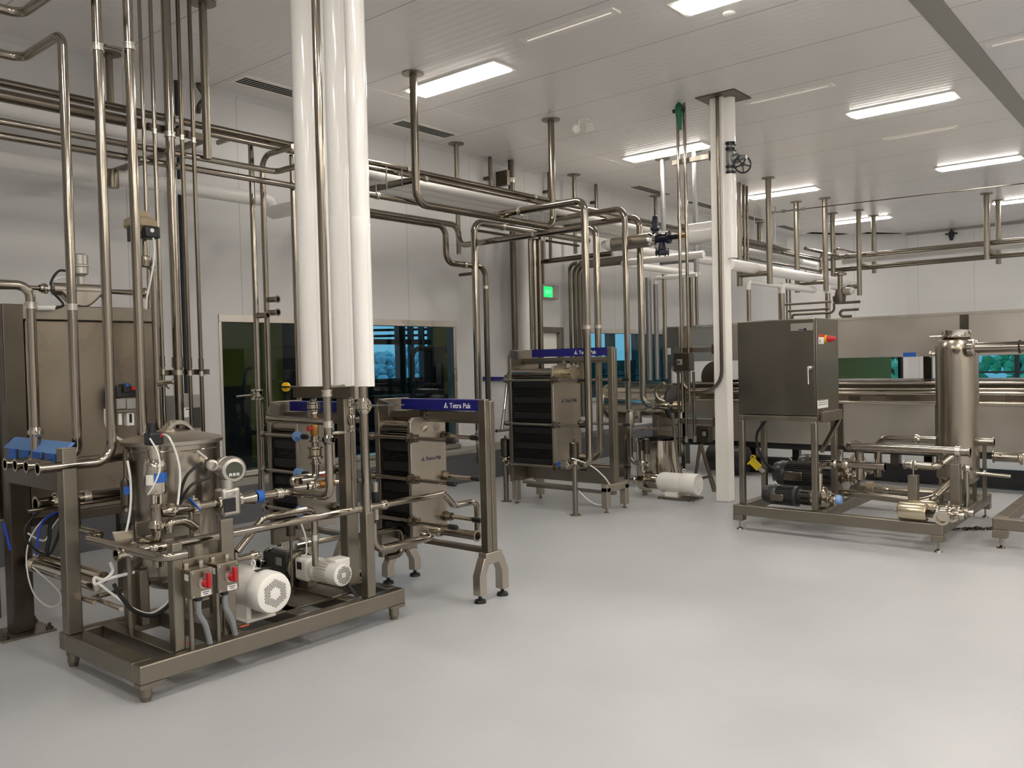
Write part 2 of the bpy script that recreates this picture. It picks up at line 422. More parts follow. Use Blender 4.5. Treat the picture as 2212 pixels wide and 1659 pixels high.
# windows: stainless surround, glass
def window(n, o, y, bars=()):
    a, b, c, d = o; f = .075
    w = MB().box(a, b, y-.015, y+.12, d-f, d).box(a, b, y-.05, y+.12, c, c+.05).box(a, a+.03, y-.01, y+.12, c, d).box(b-.05, b, y-.01, y+.12, c, d)
    for x in bars: w.box(x-.02, x+.02, y+.03, y+.1, c, d)
    o_ = struct('window_%d' % n, w, 'steel_sheet', .003)
    MB().box(a+.02, b-.02, y+.06, y+.07, c+.03, d-.05).build('pane', 'window_glass', o_)
    return o_
w1 = window(1, WIN1, Y1)
MB().prism([(4.5, 7.6, .46), (4.5, 7.47, .42), (4.5, 7.47, .38), (4.5, 7.6, .40)], (3.6, 0, 0)).build('sill', 'curb_cap', w1)
window(2, WIN2, Y1)
w3 = struct('window_3', MB().box(X1-.01, X1+.12, WB[0], WB[1], WB[3]-.06, WB[3]).box(X1-.01, X1+.12, WB[0], WB[1], WB[2], WB[2]+.06), 'steel_sheet')
for y in (3.36, 2.35, .8): MB().box(X1-.01, X1+.12, y-.04, y+.04, WB[2], WB[3]).build('mullion', 'mullion', w3)
MB().box(X1+.02, X1+.08, WB[0], WB[1], 1.06, 1.1).build('cross_rail', 'mullion', w3)
MB().box(X1+.05, X1+.06, WB[0], WB[1], WB[2]+.03, WB[3]-.03).build('pane', 'window_glass', w3)
ud = (CB-CA).normalized(); up = Vector((0, 0, 1)); pm = (cpt(CF0)+cpt(CF1))/2; hl = (cpt(CF1)-cpt(CF0)).length/2
w6 = struct('window_6', MB().obox(pm+up*(WB[3]-.03)+CN*.5, ud*hl, CN*.55, up*.03).obox(pm+up*(WB[2]+.03)+CN*.5, ud*hl, CN*.55, up*.03), 'steel_sheet')
for f in (-.97, -.84, .985): MB().obox(pm+ud*hl*f+up*(WB[2]+WB[3])/2+CN*.5, ud*.035, CN*.5, up*(WB[3]-WB[2])/2).build('mullion', 'mullion', w6)
MB().obox(pm+up*(WB[2]+WB[3])/2+CN*.6, ud*hl, CN*.04, up*(WB[3]-WB[2])/2).build('pane', 'window_glass', w6)
# door with stainless frame
d1 = struct('door_1', MB().box(9.45, 10.18, 7.63, 7.68, .01, 1.97), 'paint_white')
MB().box(9.36, 9.45, 7.56, 7.76, 0, 2.05).box(10.18, 10.27, 7.56, 7.76, 0, 2.05).box(9.45, 10.18, 7.56, 7.76, 1.97, 2.05).build('door_frame', 'steel_frame', d1, .004)
h = MB().lathe([(.025, 0), (.025, .03)], (10.08, 7.63, 1.0), (0, -1, 0), 16).cyl((10.08, 7.6, 1.0), (9.97, 7.6, 1.0), .01, seg=10).build('door_handle', 'steel_pipe', d1)

# the hall beyond the left wall, seen through window 1 and 2
YB = 12.6
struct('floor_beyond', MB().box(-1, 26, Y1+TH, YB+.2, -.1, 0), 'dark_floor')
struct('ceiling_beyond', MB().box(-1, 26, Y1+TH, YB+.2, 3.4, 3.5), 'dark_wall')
ww = MB(); YG = 10.4
wx = lambda px: at(px, 780, y=YB).x
GL0, GL1, GR0, GR1 = at(468, 780, y=YG).x-.8, at(611, 780, y=YG).x, at(941, 780, y=YG).x, at(1010, 780, y=YG).x+.3
struct('wall_beyond_olive', MB().box(GL0, GL1, YG, YG+.1, 0, 3.4), 'olive_wall')
struct('wall_beyond_panel', MB().box(GR0, GR1, YG, YG+.1, 0, 3.4), 'olive_wall')
E0, E1 = wx(650), wx(945); zs = at(860, 817, y=YB).z
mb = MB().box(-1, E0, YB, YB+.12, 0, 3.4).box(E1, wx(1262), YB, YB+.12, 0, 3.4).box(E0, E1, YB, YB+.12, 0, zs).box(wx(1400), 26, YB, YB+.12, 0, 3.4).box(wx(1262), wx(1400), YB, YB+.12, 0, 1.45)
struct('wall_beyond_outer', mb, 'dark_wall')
w4 = struct('window_4', MB().box(E0, E1, YB, YB+.1, at(860, 744, y=YB).z, at(860, 736, y=YB).z+.03), 'mullion')
for px, wd_ in ((700, .16), (760, .06), (869, .17), (892, .05), (915, .05), (940, .2)):
    MB().box(wx(px)-wd_/2, wx(px)+wd_/2, YB-.02, YB+.12, zs, 3.4).build('mullion', 'mullion', w4)
for py in (711, 724): MB().bar((E0, YB+.3, at(760, py+6, y=YB).z), (E1, YB+.3, at(900, py-2, y=YB).z), .03, .05).build('mullion', 'mullion', w4)
w5 = struct('window_5', MB().box(wx(1262), wx(1400), YB, YB+.1, 2.9, 3.4).box(wx(1262), wx(1400), YB, YB+.1, 1.45, 1.52), 'mullion')
for px, wd_ in ((1322, .3), (1376, .2)): MB().box(wx(px)-wd_/2, wx(px)+wd_/2, YB-.02, YB+.12, 1.45, 3.4).build('mullion', 'mullion', w5)
# trees outside
def tree(x, y, hgt, wdt, label, m='foliage_haze'):
    t = thing('tree', label, 'tree', (x, y, 0), 'trees outside the windows')
    MB().cyl((x, y, 0), (x, y, hgt*.5), .12, .06, seg=8).build('trunk', 'mullion', t)
    mb = MB(); rr = random.Random(int(x*10))
    for k in range(150):
        a = rr.random()*6.28; zz = hgt*(.12+.88*rr.random()); q = rr.random()**.5*wdt*.5*(1.05-(zz/hgt)**2*.8); s_ = .16+.2*rr.random()
        c = Vector((x+math.cos(a)*q, y+math.sin(a)*q, zz))
        mb.lathe([(0, -s_*.7), (s_*.8, -s_*.3), (s_*.9, .2*s_), (0, s_*.8)], c, (rr.random()-.5, rr.random()-.5, rr.random()), 6)
    mb.build('crown', m, t, smooth=False)
for k in range(9):
    tree(10+k*4.4, 30+(k % 3)*1.6, 2.0+.5*((k*7) % 4)/3+(.8 if k > 5 else 0), 4.2, 'tree tinted bluish for haze, growing outdoors beyond the far windows of the neighbouring hall')
for k in range(5):
    tree(34+2*(k % 2), -6+k*3.9, 3.4, 4.3, 'green tree growing outdoors behind the window strip of the back wall', 'foliage_green')
struct('ground_outside', MB().box(21.2, 45, -12, 30, -.12, -.02).box(-5, 45, 30, 60, -.12, -.02), 'foliage_haze')
# olive partition behind the diagonal corner window
struct('wall_corner_beyond', MB().prism([cpt(-.1)+CN*7, cpt(1.05)+CN*7, cpt(1.05)+CN*7.6, cpt(-.1)+CN*7.6], (0, 0, 3.0)), 'olive_wall')
# unseen weak lamps added to brighten the neighbouring hall
def hall_fill_lamp(x, y, label):
    t = thing('hall_fill_lamp', label, 'ceiling light', (x, y, 3.4)); MB().box(x-.65, x+.65, y-.09, y+.09, 3.37, 3.4).build('housing', 'paint_white', t); MB().box(x-.6, x+.6, y-.06, y+.06, 3.362, 3.37).build('tube', 'hall_fill', t)
hall_fill_lamp(6.3, 8.9, 'weak unseen ceiling lamp added to brighten the neighbouring hall, left one'); hall_fill_lamp(10.5, 9.4, 'weak unseen ceiling lamp added to brighten the neighbouring hall, right one')

# ================================================================ ceiling fixtures
def ceiling_light(x, y0, y1, label, lit=True):
    t = thing('ceiling_light', label, 'ceiling light', (x, (y0+y1)/2, ZC), 'lit ceiling strips' if lit else 'dim glowing ceiling streaks')
    w = .17 if lit else .06
    MB().box(x-w, x+w, y0-.05, y0, ZC-.012, ZC).box(x-w, x+w, y1, y1+.05, ZC-.012, ZC).box(x-w, x-w+.05, y0, y1, ZC-.012, ZC).box(x+w-.05, x+w, y0, y1, ZC-.012, ZC).build('frame', 'paint_white', t)
    MB().box(x-w+.05, x+w-.05, y0, y1, ZC-(.025 if lit else .01), ZC-.002).build('diffuser', 'diffuser' if lit else 'dim_streak', t)
DARK = {(-2.0, 0), (-2.0, 1), (2.05, 0), (4.1, 0), (4.1, 1), (0.0, 0)}     # strips left out to keep the left side darker
LX = {-2.0: 'behind the viewer', 0.0: 'above the viewer', 4.1: 'right of the viewer', 2.05: 'over the near floor', 6.07: 'first row', 10.1: 'second row', 14.02: 'third row', 18.06: 'far row'}  # rows above and right of the viewer are unseen, added as fill light
near = {6.07: ['bright ceiling strip beside the ceiling flange right of the four white columns', 'bright ceiling strip cut off by the top edge of the picture', None, None, None],
        10.1: ['bright ceiling strip behind the two thin pipes left of the white building column', 'bright ceiling strip alone in the open ceiling right of the building column', None, None, None],
        14.02: ['bright ceiling strip crossed by a square hanger just right of the building column', 'bright ceiling strip cut off by the right picture edge, the larger of two there', None, None, None],
        18.06: ['farthest bright ceiling strip crossed by two hangers above the far pipe rack', 'small bright ceiling strip at the right picture edge above the far rack', None, None, None]}
for x in LX:
    for k, (a, b) in enumerate(((5.12, 6.24), (2.2, 3.24), (-.75, .3), (-3.7, -2.6), (-6.3, -5.2))):  # last row lies out of view, added as fill light
        if (x, k) in DARK: continue
        lb = (near.get(x) or [None]*5)[k] or 'bright ceiling strip outside the picture, of the room rows and the added fill rows'
        ceiling_light(x, a, b, lb)
for x, a, b, lb in ((5.74, 3.69, 4.54, 'dim pinkish glowing streak on the ceiling, nearest of the dim ones at the top middle'), (8.81, 3.07, 3.91, 'dim glowing streak on the ceiling right above the top of the white building column'),
                    (11.54, 2.5, 3.27, 'dim broken glowing streak on the ceiling below the lone bright strip'), (8.72, .9, 1.57, 'dim glowing streak on the ceiling at the right edge beyond the ceiling joint')):
    ceiling_light(x, a, b, lb, False)  # streaks of unknown source, built as weakly glowing fixtures
def vent(x0, x1, label, y0=7.06, y1=7.24):
    t = thing('ceiling_vent', label, 'air vent', ((x0+x1)/2, (y0+y1)/2, ZC), 'slot vents along the left wall')
    f = MB().box(x0-.04, x1+.04, y0-.04, y1+.04, ZC-.006, ZC); f.build('frame', 'paint_white', t)
    for k in range(4):
        y = y0+(k+.5)*(y1-y0)/4; MB().box(x0, x1, y-.014, y+.014, ZC-.008, ZC-.003).build('slot', 'void_black', t)
vent(4.62, 5.62, 'slot vent in the ceiling left of the four white columns'); vent(6.63, 7.48, 'slot vent in the ceiling between two hangers right of the white columns')
vent(11.7, 12.7, 'slot vent in the ceiling left of the upper end of a white hanging pipe'); vent(13.55, 14.5, 'slot vent in the ceiling just left of the white building column')
vent(15.64, 16.5, 'slot vent in the ceiling just right of the white building column'); vent(17.5, 18.4, 'small far slot vent in the ceiling near the diagonal corner wall')
for (a, b, c, d, lb) in ((1748, 1825, 502, 505, 'left of the two dark slot vents along the diagonal corner wall'), (1867, 1942, 502, 504, 'right of the two dark slot vents along the diagonal corner wall')):
    p, q = at(a, c, z=ZC), at(b, d, z=ZC); t = thing('ceiling_vent', lb, 'air vent', (p+q)/2)
    u = (q-p).normalized(); v = Vector((-u.y, u.x, 0))
    MB().obox((p+q)/2-Vector((0, 0, .004)), u*(q-p).length/2, v*.12, Vector((0, 0, .004))).build('frame', 'paint_white', t)
    for k in (-1.5, -.5, .5, 1.5): MB().obox((p+q)/2-Vector((0, 0, .009))+v*.055*k, u*(q-p).length/2, v*.016, Vector((0, 0, .004))).build('slot', 'void_black', t)
# security camera on the ceiling
c = at(1258, 256, z=ZC); t = thing('security_camera', 'small white security camera on a ceiling bracket beside the second round hanger', 'camera', c)
MB().box(c.x-.02, c.x+.16, c.y-.05, c.y+.05, ZC-.02, ZC).box(c.x+.14, c.x+.16, c.y-.05, c.y+.05, ZC-.12, ZC).build('bracket', 'paint_white', t, .003)
MB().lathe([(.0, 0), (.05, .005), (.055, .03), (.035, .08), (0, .085)], (c.x-.02, c.y+.06, ZC-.09), (-.5, .3, -.6), 18).cyl((c.x, c.y+.04, ZC-.02), (c.x-.01, c.y+.05, ZC-.09), .012, seg=10).build('camera_head', 'paint_white', t)
# sprinkler heads and smoke detector
c = at(1575, 28, z=ZC); tag(MB().lathe([(.05, 0), (.05, .012), (.035, .02), (0, .021)], c, (0, 0, -1), 20).build('smoke_detector', 'paint_white'), 'small round white cap in the ceiling beside the cut-off bright strip', 'smoke detector')
# exit sign
p = at(1167, 645, y=7.59); q = at(1197, 617, y=7.59)
t = thing('exit_sign', 'green glowing exit sign in a grey case on the left wall above the door', 'exit sign', ((p.x+q.x)/2, 7.55, p.z))
MB().box(p.x-.0, q.x+.02, 7.52, 7.6, p.z, q.z).build('case', 'exit_body', t, .012)
a, b = at(1176, 641, y=7.515), at(1193, 620, y=7.515)
MB().box(a.x, b.x, 7.512, 7.53, a.z, b.z).build('face', 'exit_green', t)
text_obj('EXIT', (b.x-a.x)*.36, (a.x+.02, 7.510, a.z+(b.z-a.z)*.32), (1, 0, 0), (0, 0, 1), 'exit_letter', t)
for px in (1169, 1195): 
    for py in (619, 643):
        c = at(px, py, y=7.518); MB().lathe([(.008, 0), (.008, .006), (0, .007)], c, (0, -1, 0), 8).build('screw', 'steel_dark', t)

# ================================================================ hangers from the ceiling
def hanger(label, x, y, py_bottom, r=.03, m='steel_frame', cross=None, flange=True, group='pipe hangers'):
    s = S((x, y, ZC)).Z(py_bottom)
    o = MB().tube(s.p, r, 14).build('pipe_hanger', m); tag(o, label, 'pipe hanger', group)
    if flange: MB().lathe([(.0, 0), (.1, 0), (.1, .012), (r, .014)], (x, y, ZC), (0, 0, -1), 28).build('flange_plate', 'steel_frame', o)
    if cross:
        y2, py = cross; z = S((x, y, ZC)).Z(py).p[-1].z
        MB().tube([(x, y, z), (x, y2, z)], r*.9, 12).build('cross_bar', m, o)
    return o
hanger('square hanger with a ceiling plate left of the white columns, its open end hanging free', 3.48, 5.85, 344, cross=(7.37, 300))
hanger('hanger behind the left pair of tall foreground pipes, near the left wall', 3.48, 7.37, 225)
# pair of ceiling droppers joined by one long pipe: a U
zu = at(905, 441, y=5.85).z
u = MB().tube(fillet([Vector((5.64, 5.85, ZC)), Vector((5.64, 5.85, zu)), Vector((7.79, 5.85, zu)), Vector((7.79, 5.85, ZC))], .13, 8), .037, 18).build('pipe_hanger', 'steel_old')
tag(u, 'long U-shaped pipe hanger between two ceiling plates in the middle of the overhead rack', 'pipe hanger')
for x in (5.64, 7.79): MB().lathe([(0, 0), (.105, 0), (.105, .012), (.037, .014)], (x, 5.85, ZC), (0, 0, -1), 28).build('flange_plate', 'steel_frame', u)
zc_ = at(893, 386, y=5.85).z; MB().tube([(5.64, 5.85, zc_), (5.64, 7.34, zc_)], .034, 12).build('cross_bar', 'steel_old', u)
hanger('hanger by the left wall hidden behind white columns, at the slot vent', 5.64, 7.34, 430)
hanger('hanger near the left wall below the small slot vent, end hanging over the window', 7.79, 7.34, 549)
hanger('hanger near the left wall above the exit sign, right of the security camera', 10.31, 7.34, 548)
hanger('dark far hanger behind the left of the two white hanging pipes', 12.65, 7.33, 560)
hanger('brightly lit hanger left of the two thin pipes, under the strip light', 10.39, 5.9, 498, r=.034, m='galvanised')
hanger('brightly lit hanger between the two thin pipes and the building column', 10.29, 5.36, 594, r=.034, m='galvanised', cross=(5.9, 560))
hanger('hanger right of the building column without ceiling plate, beside two thin pipes', 12.7, 5.86, 618, r=.045, flange=False)
hanger('square hanger right of the building column crossing the strip light', 12.69, 5.36, 613, r=.045, cross=(5.86, 589))
hanger('lit hanger second along the white insulated pipe, left of its pair', 15.04, 5.84, 632, r=.045)
hanger('lit hanger second along the white insulated pipe, right of its pair', 15.07, 5.34, 628, r=.045, cross=(5.84, 608))
hanger('dark hanger behind the end of the white insulated pipe', 16.81, 5.81, 600, r=.045)
hanger('hanger at the free end of the white insulated pipe, crossing the far strip light', 16.82, 5.32, 638, r=.045, cross=(5.81, 618))
hanger('lit hanger at the corner of the far rack in front of the far strip light', 17.74, 5.32, 590, r=.045)
hanger('dark hanger of the far right rack, left one of the right-hand pair', 16.81, 3.14, 560, r=.05)
hanger('lit hanger of the far right rack, right one of the right-hand pair', 17.75, 3.13, 570, r=.045)
hanger('far hanger in front of the left wall behind the thin pipes right of the column', 16.73, 7.27, 560, r=.05)
for x, y, pb, lb in ((8.61, 7.5, 470, 'thin wall conduit dropping from the ceiling right of the U-hanger middle'), (9.91, 7.5, 560, 'thin wall conduit dropping from the ceiling left of the exit sign'), (11.12, 7.5, 470, 'thin wall conduit dropping from the ceiling right of the exit sign')):
    o = MB().tube(S((x, y, ZC)).Z(pb).p, .026, 10).build('conduit', 'steel_old'); tag(o, lb, 'conduit')
    MB().box(x-.03, x+.03, y, 7.6, ZC-.3, ZC-.26).build('wall_bracket', 'steel_dark', o)
o = MB().tube(S((8.95, 7.42, ZC)).Z(760).p, .042, 12).build('conduit', 'steel_dark'); tag(o, 'thick dark pipe clamped to the left wall near the ceiling, between two hangers', 'pipe')
MB().box(8.84, 8.9, 7.4, 7.6, 3.95, 4.15).box(8.86, 9.0, 7.44, 7.6, 4.0, 4.04).build('wall_bracket', 'steel_dark', o); ring_mb(Vector((8.95, 7.42, 4.02)), Vector((0, 0, 1)), .044, .06).build('pipe_ring', 'bright_ring', o)

# ================================================================ overhead rack along the left wall (pipes run along x)
ya = lambda p: p
def xrun(label, px0, py0, y, px1, w=None, r=None, m='steel_pipe', **k):
    return pipe(label, S(px0, py0, y=y).X(px1), w=w, r=r, m=m, **k)
XL = -120
def left_edge(px, py, y, xend, pre=None):
    """run along x starting beyond the left picture edge"""
    p = at(px, py, y=y); return S((p.x-1.2, p.y, p.z))
def lrun(label, py, y, px_end, w, m='steel_pipe', tail=None, **k):
    s = left_edge(0, py, y, None).X(px_end)
    if s.p[-1].x > 17: s.p[-1].x = 17.1
    if tail: tail(s)
    return pipe(label, s, r=w/2*depth(at(0, py, y=y))/FPX, m=m, **k)
lrun('topmost pipe of the overhead rack left of the white columns, running on behind them', 178, 6.15, 2000, 19, 'steel_old', rings=[(423, 268), (869, 357), (1167, 422)])
lrun('thick dull pipe under the topmost rack pipe at the left edge, ending behind tall pipes', 206, 5.95, 303, 27, 'steel_old')
pipe('overhead rack pipe above the big white duct, running from the hanger strut to the columns', S(452, 289, y=6.05).xt(17.0), w=13, rings=[(919, 380), (1360, 482)])
lrun('middle rack pipe left of the white columns with an elbow beside them', 262, 5.9, 596, 16, tail=lambda s: s.Y(px=660))
lrun('lowest steel pipe of the overhead rack left of the white columns', 293, 5.95, 640, 17)
lrun('big white insulated pipe along the left wall with an elbow left of the white columns', 345, 7.2, 585, 38, 'pvc_matt', tail=lambda s: s.d(dz=-.12).Y(px=690))
lrun('white insulated duct behind the upper rack pipes at the left wall', 232, 7.15, 445, 36, 'pvc_matt')
for (py, lb) in ((376, 'topmost white insulated pipe of the bundle right of the columns'), (390, 'second white insulated pipe from the top of the bundle right of the columns'), (404, 'third white insulated pipe from the top of the bundle right of the columns'), (418, 'lowest white insulated pipe of the bundle right of the columns')):
    pipe(lb, S(700, py-24, y=6.5+.14*(py-376)/14).xt(16.9), r=.066, m='pvc_matt', group=None)
pipe('steel rack pipe passing under the white pipe bundle, left of the U-hanger', S(680, 399, y=5.95).X(1000).X(1215), w=14, rings=[(812, 429)], m='steel_pipe')
pipe('upper of two dark pipes right of the columns, S-bending under the rack to run across', S(690, 440, y=7.1).X(990).Z(531).Y(px=1287).Z(990).Y(px=1238), w=15, m='steel_pipe', rings=[(1158, 509), (1290, 709)], bend=.12)
pipe('lower of two dark pipes right of the columns, stepping down twice to the floor', S(690, 447, y=6.9).X(962).Z(568).X(1048).Z(1050), w=15, m='steel_old', rings=[(1003, 567), (1052, 622)], bend=.12)
pipe('bright pipe arching from the rack straight down right of the window', S(1270, 520, y=6.7).X(1024).Z(1000), w=13, rings=[(1085, 490)], bend=.12)
pipe('pipe running across from the rack and dropping through the second plate exchanger, left one', S(1070, 465, y=6.0).Y(px=1262).Z(1006).Y(px=1215), w=15, rings=[(1125, 457), (1266, 712)], bend=.1, clamps=[(1230, 1001)])
pipe('pipe arching high and dropping to the filter beside the second plate exchanger', S(1195, 474, y=6.6).Y(px=1349).Z(885), w=12, bend=.12)
pipe('pipe arching and dropping to the valve actuator in front of the polished drum', S(1220, 492, y=6.7).Y(px=1381).Z(876).Y(px=1432), w=13, bend=.13, clamps=[(1412, 877)])
pipe('horizontal pipe from the wall riser under the rack above the exit sign', S(1168, 566, y=6.9).Y(px=1322), w=11, m='steel_old')
for i, (px, px2, lb) in enumerate(((1229, 1352, 'leftmost'), (1240, 1356, 'second from left'), (1249, 1360, 'third from left'), (1258, 1364, 'rightmost'))):
    pipe('%s of four dark pipes arching down beside the exit sign' % lb, S(px2, 556+i*3, x=10.5-.08*i).Y(px=px).Z(900), w=9, m='steel_old', bend=.13, rings=[(1252, 577)] if i == 0 else ())
for (px, pt, pb, w, y, m, lb) in ((1106, 478, 900, 12, 7.3, 'steel_dark', 'dark riser at the left wall left of the white wall duct'), (1128, 500, 900, 30, 7.42, 'pvc_matt', 'white round duct standing at the left wall'),
                                   (1143, 495, 900, 7, 6.9, 'steel_old', 'thin riser between the white duct and the door, left of two thicker ones'), (1153, 498, 900, 12, 6.9, 'steel_pipe', 'left of two thick risers in front of the door frame'), (1164, 512, 900, 10, 6.85, 'steel_old', 'right of two thick risers in front of the door frame'),
                                   (1171, 520, 614, 6, 7.45, 'steel_dark', 'thin conduit on the wall running down to the exit sign')):
    pipe(lb, S(px, pt, y=y).zt(0.) if pb == 900 else S(px, pt, y=7.56).Z(617), w=w, m=m)
pipe('thin crooked pipe under the rack above the dark riser', S(1030, 498, y=6.9).X(1105), w=6, m='steel_old')
pipe('short thin pipe with an open end above the exit sign', S(1185, 521, y=6.9).X(1250), w=5, m='steel_dark', open_start=True)
pipe('short dark pipe stub hanging on a wire below the stepping pipe', S(993, 594, x=7.9).Y(px=1015), w=7, m='steel_dark', open_end=True)
for (px, py0, py1) in ((834, 360, 412), (868, 365, 405), (812, 395, 428), (1139, 436, 474), (1172, 445, 476), (1128, 462, 476)):
    o = MB().tube(S(px, py0, y=6.0).Z(py1).p, .006, 8).build('hanger_rod', 'galvanised'); tag(o, 'thin threaded hanger rod holding a rack pipe right of the white columns', 'rod', 'threaded hanger rods')

# rack pipes right of the building column, turning into the far rack (runs along y)
for i, (py, y, lb) in enumerate(((519, 6.1, 'upper'), (526, 6.3, 'middle'), (534, 6.5, 'lower'))):
    pipe('%s of three bright rack pipes just right of the building column' % lb, S(1470, py-33, y=y).X(1705+14*i), w=7)
pipe('white insulated pipe behind the bright rack pipes right of the building column', S(1560, 530, y=6.7).X(1760), w=17, m='pvc_matt')
pipe('lower dark rack pipe behind the white insulated pipe right of the column', S(1590, 553, y=6.4).X(1772), w=6, m='steel_old')
FR = 17.3
for i, (py, dx, w, lb, m) in enumerate(((516, -.25, 8, 'topmost bright pipe of the far rack along the back wall', 'steel_pipe'), (521, 0, 6, 'second pipe of the far rack along the back wall', 'steel_pipe'), (529, .2, 13, 'white insulated pipe of the far rack along the back wall', 'pvc_matt'), (546, -.25, 7, 'upper of the two lower pipes of the far rack', 'steel_old'), (551, .1, 6, 'lower of the two lower pipes of the far rack', 'steel_old'))):
    s = S(2212, py, x=FR+dx); a = Vector(s.p[0]); s.p = [a-Vector((0, 2.5, 0))]; s.Y(px=(1815, 1790, 1820, 1785, 1800)[i])
    if i == 0: s.X(px=1740)
    if i == 3: s.Z(566).X(px=1690)
    pipe(lb, s, r=w/2*depth(a)/FPX, m=m, bend=.12)
pipe('pipe loop rising at the corner of the far rack', S(1808, 548, x=16.6).Z(537).X(1852), w=6, bend=.12)
pipe('pipe bend dropping beside the second lit hanger at the rack corner', S(1740, 588, y=5.7).X(1774).Z(546).X(1820), w=7, bend=.15)
for px in (1965, 2040):
    pass
for (x, y0, y1, py) in ((16.81, 3.14, 3.14, 0),):
    z = S((16.81, 3.14, ZC)).Z(541).p[-1].z
    o = MB().bar((16.81, 3.14, z), (17.75, 3.13, z), .05, .05).build('cross_bar', 'steel_frame'); tag(o, 'short cross bar between the right-hand pair of hangers of the far rack', 'cross bar')
    z = S((16.82, 5.32, ZC)).Z(571).p[-1].z
    o = MB().bar((16.82, 5.32, z), (17.74, 5.32, z), .05, .05).build('cross_bar', 'steel_frame'); tag(o, 'short cross bar between the hangers at the corner of the far rack', 'cross bar')
for i, (px, py) in enumerate(((1606, 399), (1613, 402))):
    p = at(px, py, z=ZC); o = MB().tube([p, S(tuple(p)).Z(562).p[-1]], .022, 10).build('thin_pipe', 'steel_old'); tag(o, '%s of two thin pipes hanging just right of the building column from the ceiling' % ('left', 'right')[i], 'pipe')
for y, zr in ((6.3, 3.55), (6.7, 3.57), (6.4, 3.31)):
    o = MB().tube([(15.2, y, ZC), (15.2, y, zr-.02)], .008, 8).build('hanger_rod', 'galvanised'); tag(o, 'thin threaded hanger rod holding a rack pipe right of the building column', 'rod', 'far threaded hanger rods')
p = at(428, 210, y=7.58); o = MB().tube(smooth_curve([p+Vector((.02, -.02, .16)), p+Vector((-.02, -.05, .1)), p+Vector((.03, -.06, 0)), p+Vector((-.02, -.05, -.1)), p+Vector((0, 0, -.14))], 6), .025, 10).build('wall_clip', 'steel_dark'); tag(o, 'small dark clip on the left wall under the ceiling behind the square hanger', 'bracket')
p = at(243, 380, y=7.15); o = MB().cyl(p+Vector((0, 0, .05)), p+Vector((0, 0, -.1)), .05).build('drain_stub', 'steel_old'); tag(o, 'short grey drain stub under the big white insulated pipe at the left wall', 'pipe fitting')
# tension cable under the ceiling
a, b = at(1662, 460, x=12.69), at(2212, 396, x=14.4)
o = MB().tube([a, b+(b-a).normalized()*2], .008, 8).build('tension_cable', 'steel_dark'); tag(o, 'thin dark cable stretched under the ceiling from a square hanger to the right edge', 'cable')
for f in (.0, .05, .1, .13): MB().cyl(a+(b-a)*f, a+(b-a)*(f+.016), .022, seg=10).build('turnbuckle', 'galvanised', o)
p = at(2055, 495, x=20.85); t = thing('sprinkler', 'small dark sprinkler hanging at the top of the back wall', 'sprinkler', p)
MB().cyl(p, p+Vector((0, 0, -.22)), .02).lathe([(.05, 0), (.06, .1), (.03, .2)], p+Vector((0, 0, -.05)), (0, 0, -1), 12).build('body', 'black_iron', t); MB().cyl(p+Vector((0, -.12, -.1)), p+Vector((0, .12, -.1)), .02).build('side_outlet', 'black_iron', t)

# white insulated pipes in the middle and right of the building column
pipe('long white insulated pipe on hangers right of the building column', S(1576, 571, y=5.6).X(1852), w=25, m='pvc_matt')
pipe('white insulated pipe with a rounded elbow left of the two thin pipes', S(1520, 549, y=5.0).Y(px=1336).X(px=1508), w=16, m='pvc_matt', bend=.2)
pipe('thick white insulated pipe crossing behind the steel droppers', S(1305, 528, y=6.3).X(1560), w=18, m='pvc_matt')
pipe('short white insulated pipe with an elbow onto the galvanised riser', S(1505, 593, x=9.55).Y(px=1416).Z(614), w=10, m='pvc_matt', bend=.1)
for px, pt, pb, w, m, lb in ((1400, 600, 822, 13, 'galvanised', 'leftmost of three tall risers standing on the polished drum'), (1416, 614, 820, 10, 'galvanised', 'middle of three tall risers standing on the polished drum'), (1434, 592, 818, 9, 'steel_pipe', 'rightmost of three tall risers standing on the polished drum')):
    pipe(lb, S(px, pt, x=9.55).Z(pb), w=w, m=m)
for i, px in enumerate((1474, 1484, 1492, 1504)):
    pipe('%s of four pipes rising from the tunnel machine hood left of the building column' % ('first', 'second', 'third', 'last')[i], S(px, 596, y=5.5).Z(707), w=(5, 5, 8, 7)[i], m='steel_old')
for (px, pt, py_j, px_j, wv, lb) in ((1617, 626, 609, 1690, 10, 'nearest white elbow and riser behind the control cabinet'), (1688, 634, 617, 1758, 15, 'thicker white elbow and riser behind the control cabinet'), (1788, 634, 617, 1815, 12, 'white elbow and riser at the end of the white insulated pipe')):
    o = pipe(lb, S(px, pt, y=5.62).Z(py_j).X(px_j), w=wv, m='pvc_matt', bend=.16)
    q = at(px, pt, y=5.62); MB().tube([q, S(tuple(q)).Z(705).p[-1]], wv/2*depth(q)/FPX*.92, 14).build('riser', 'steel_pipe', o, label='steel riser under the white elbow')
for k, (px, pt) in enumerate(((1699, 600), (1706, 600))):
    pipe('thin riser %s the thick white elbow riser' % ('just behind' if k == 0 else 'farther right behind'), S(px, pt, y=6.2).zt(0.), w=4, m='steel_old')
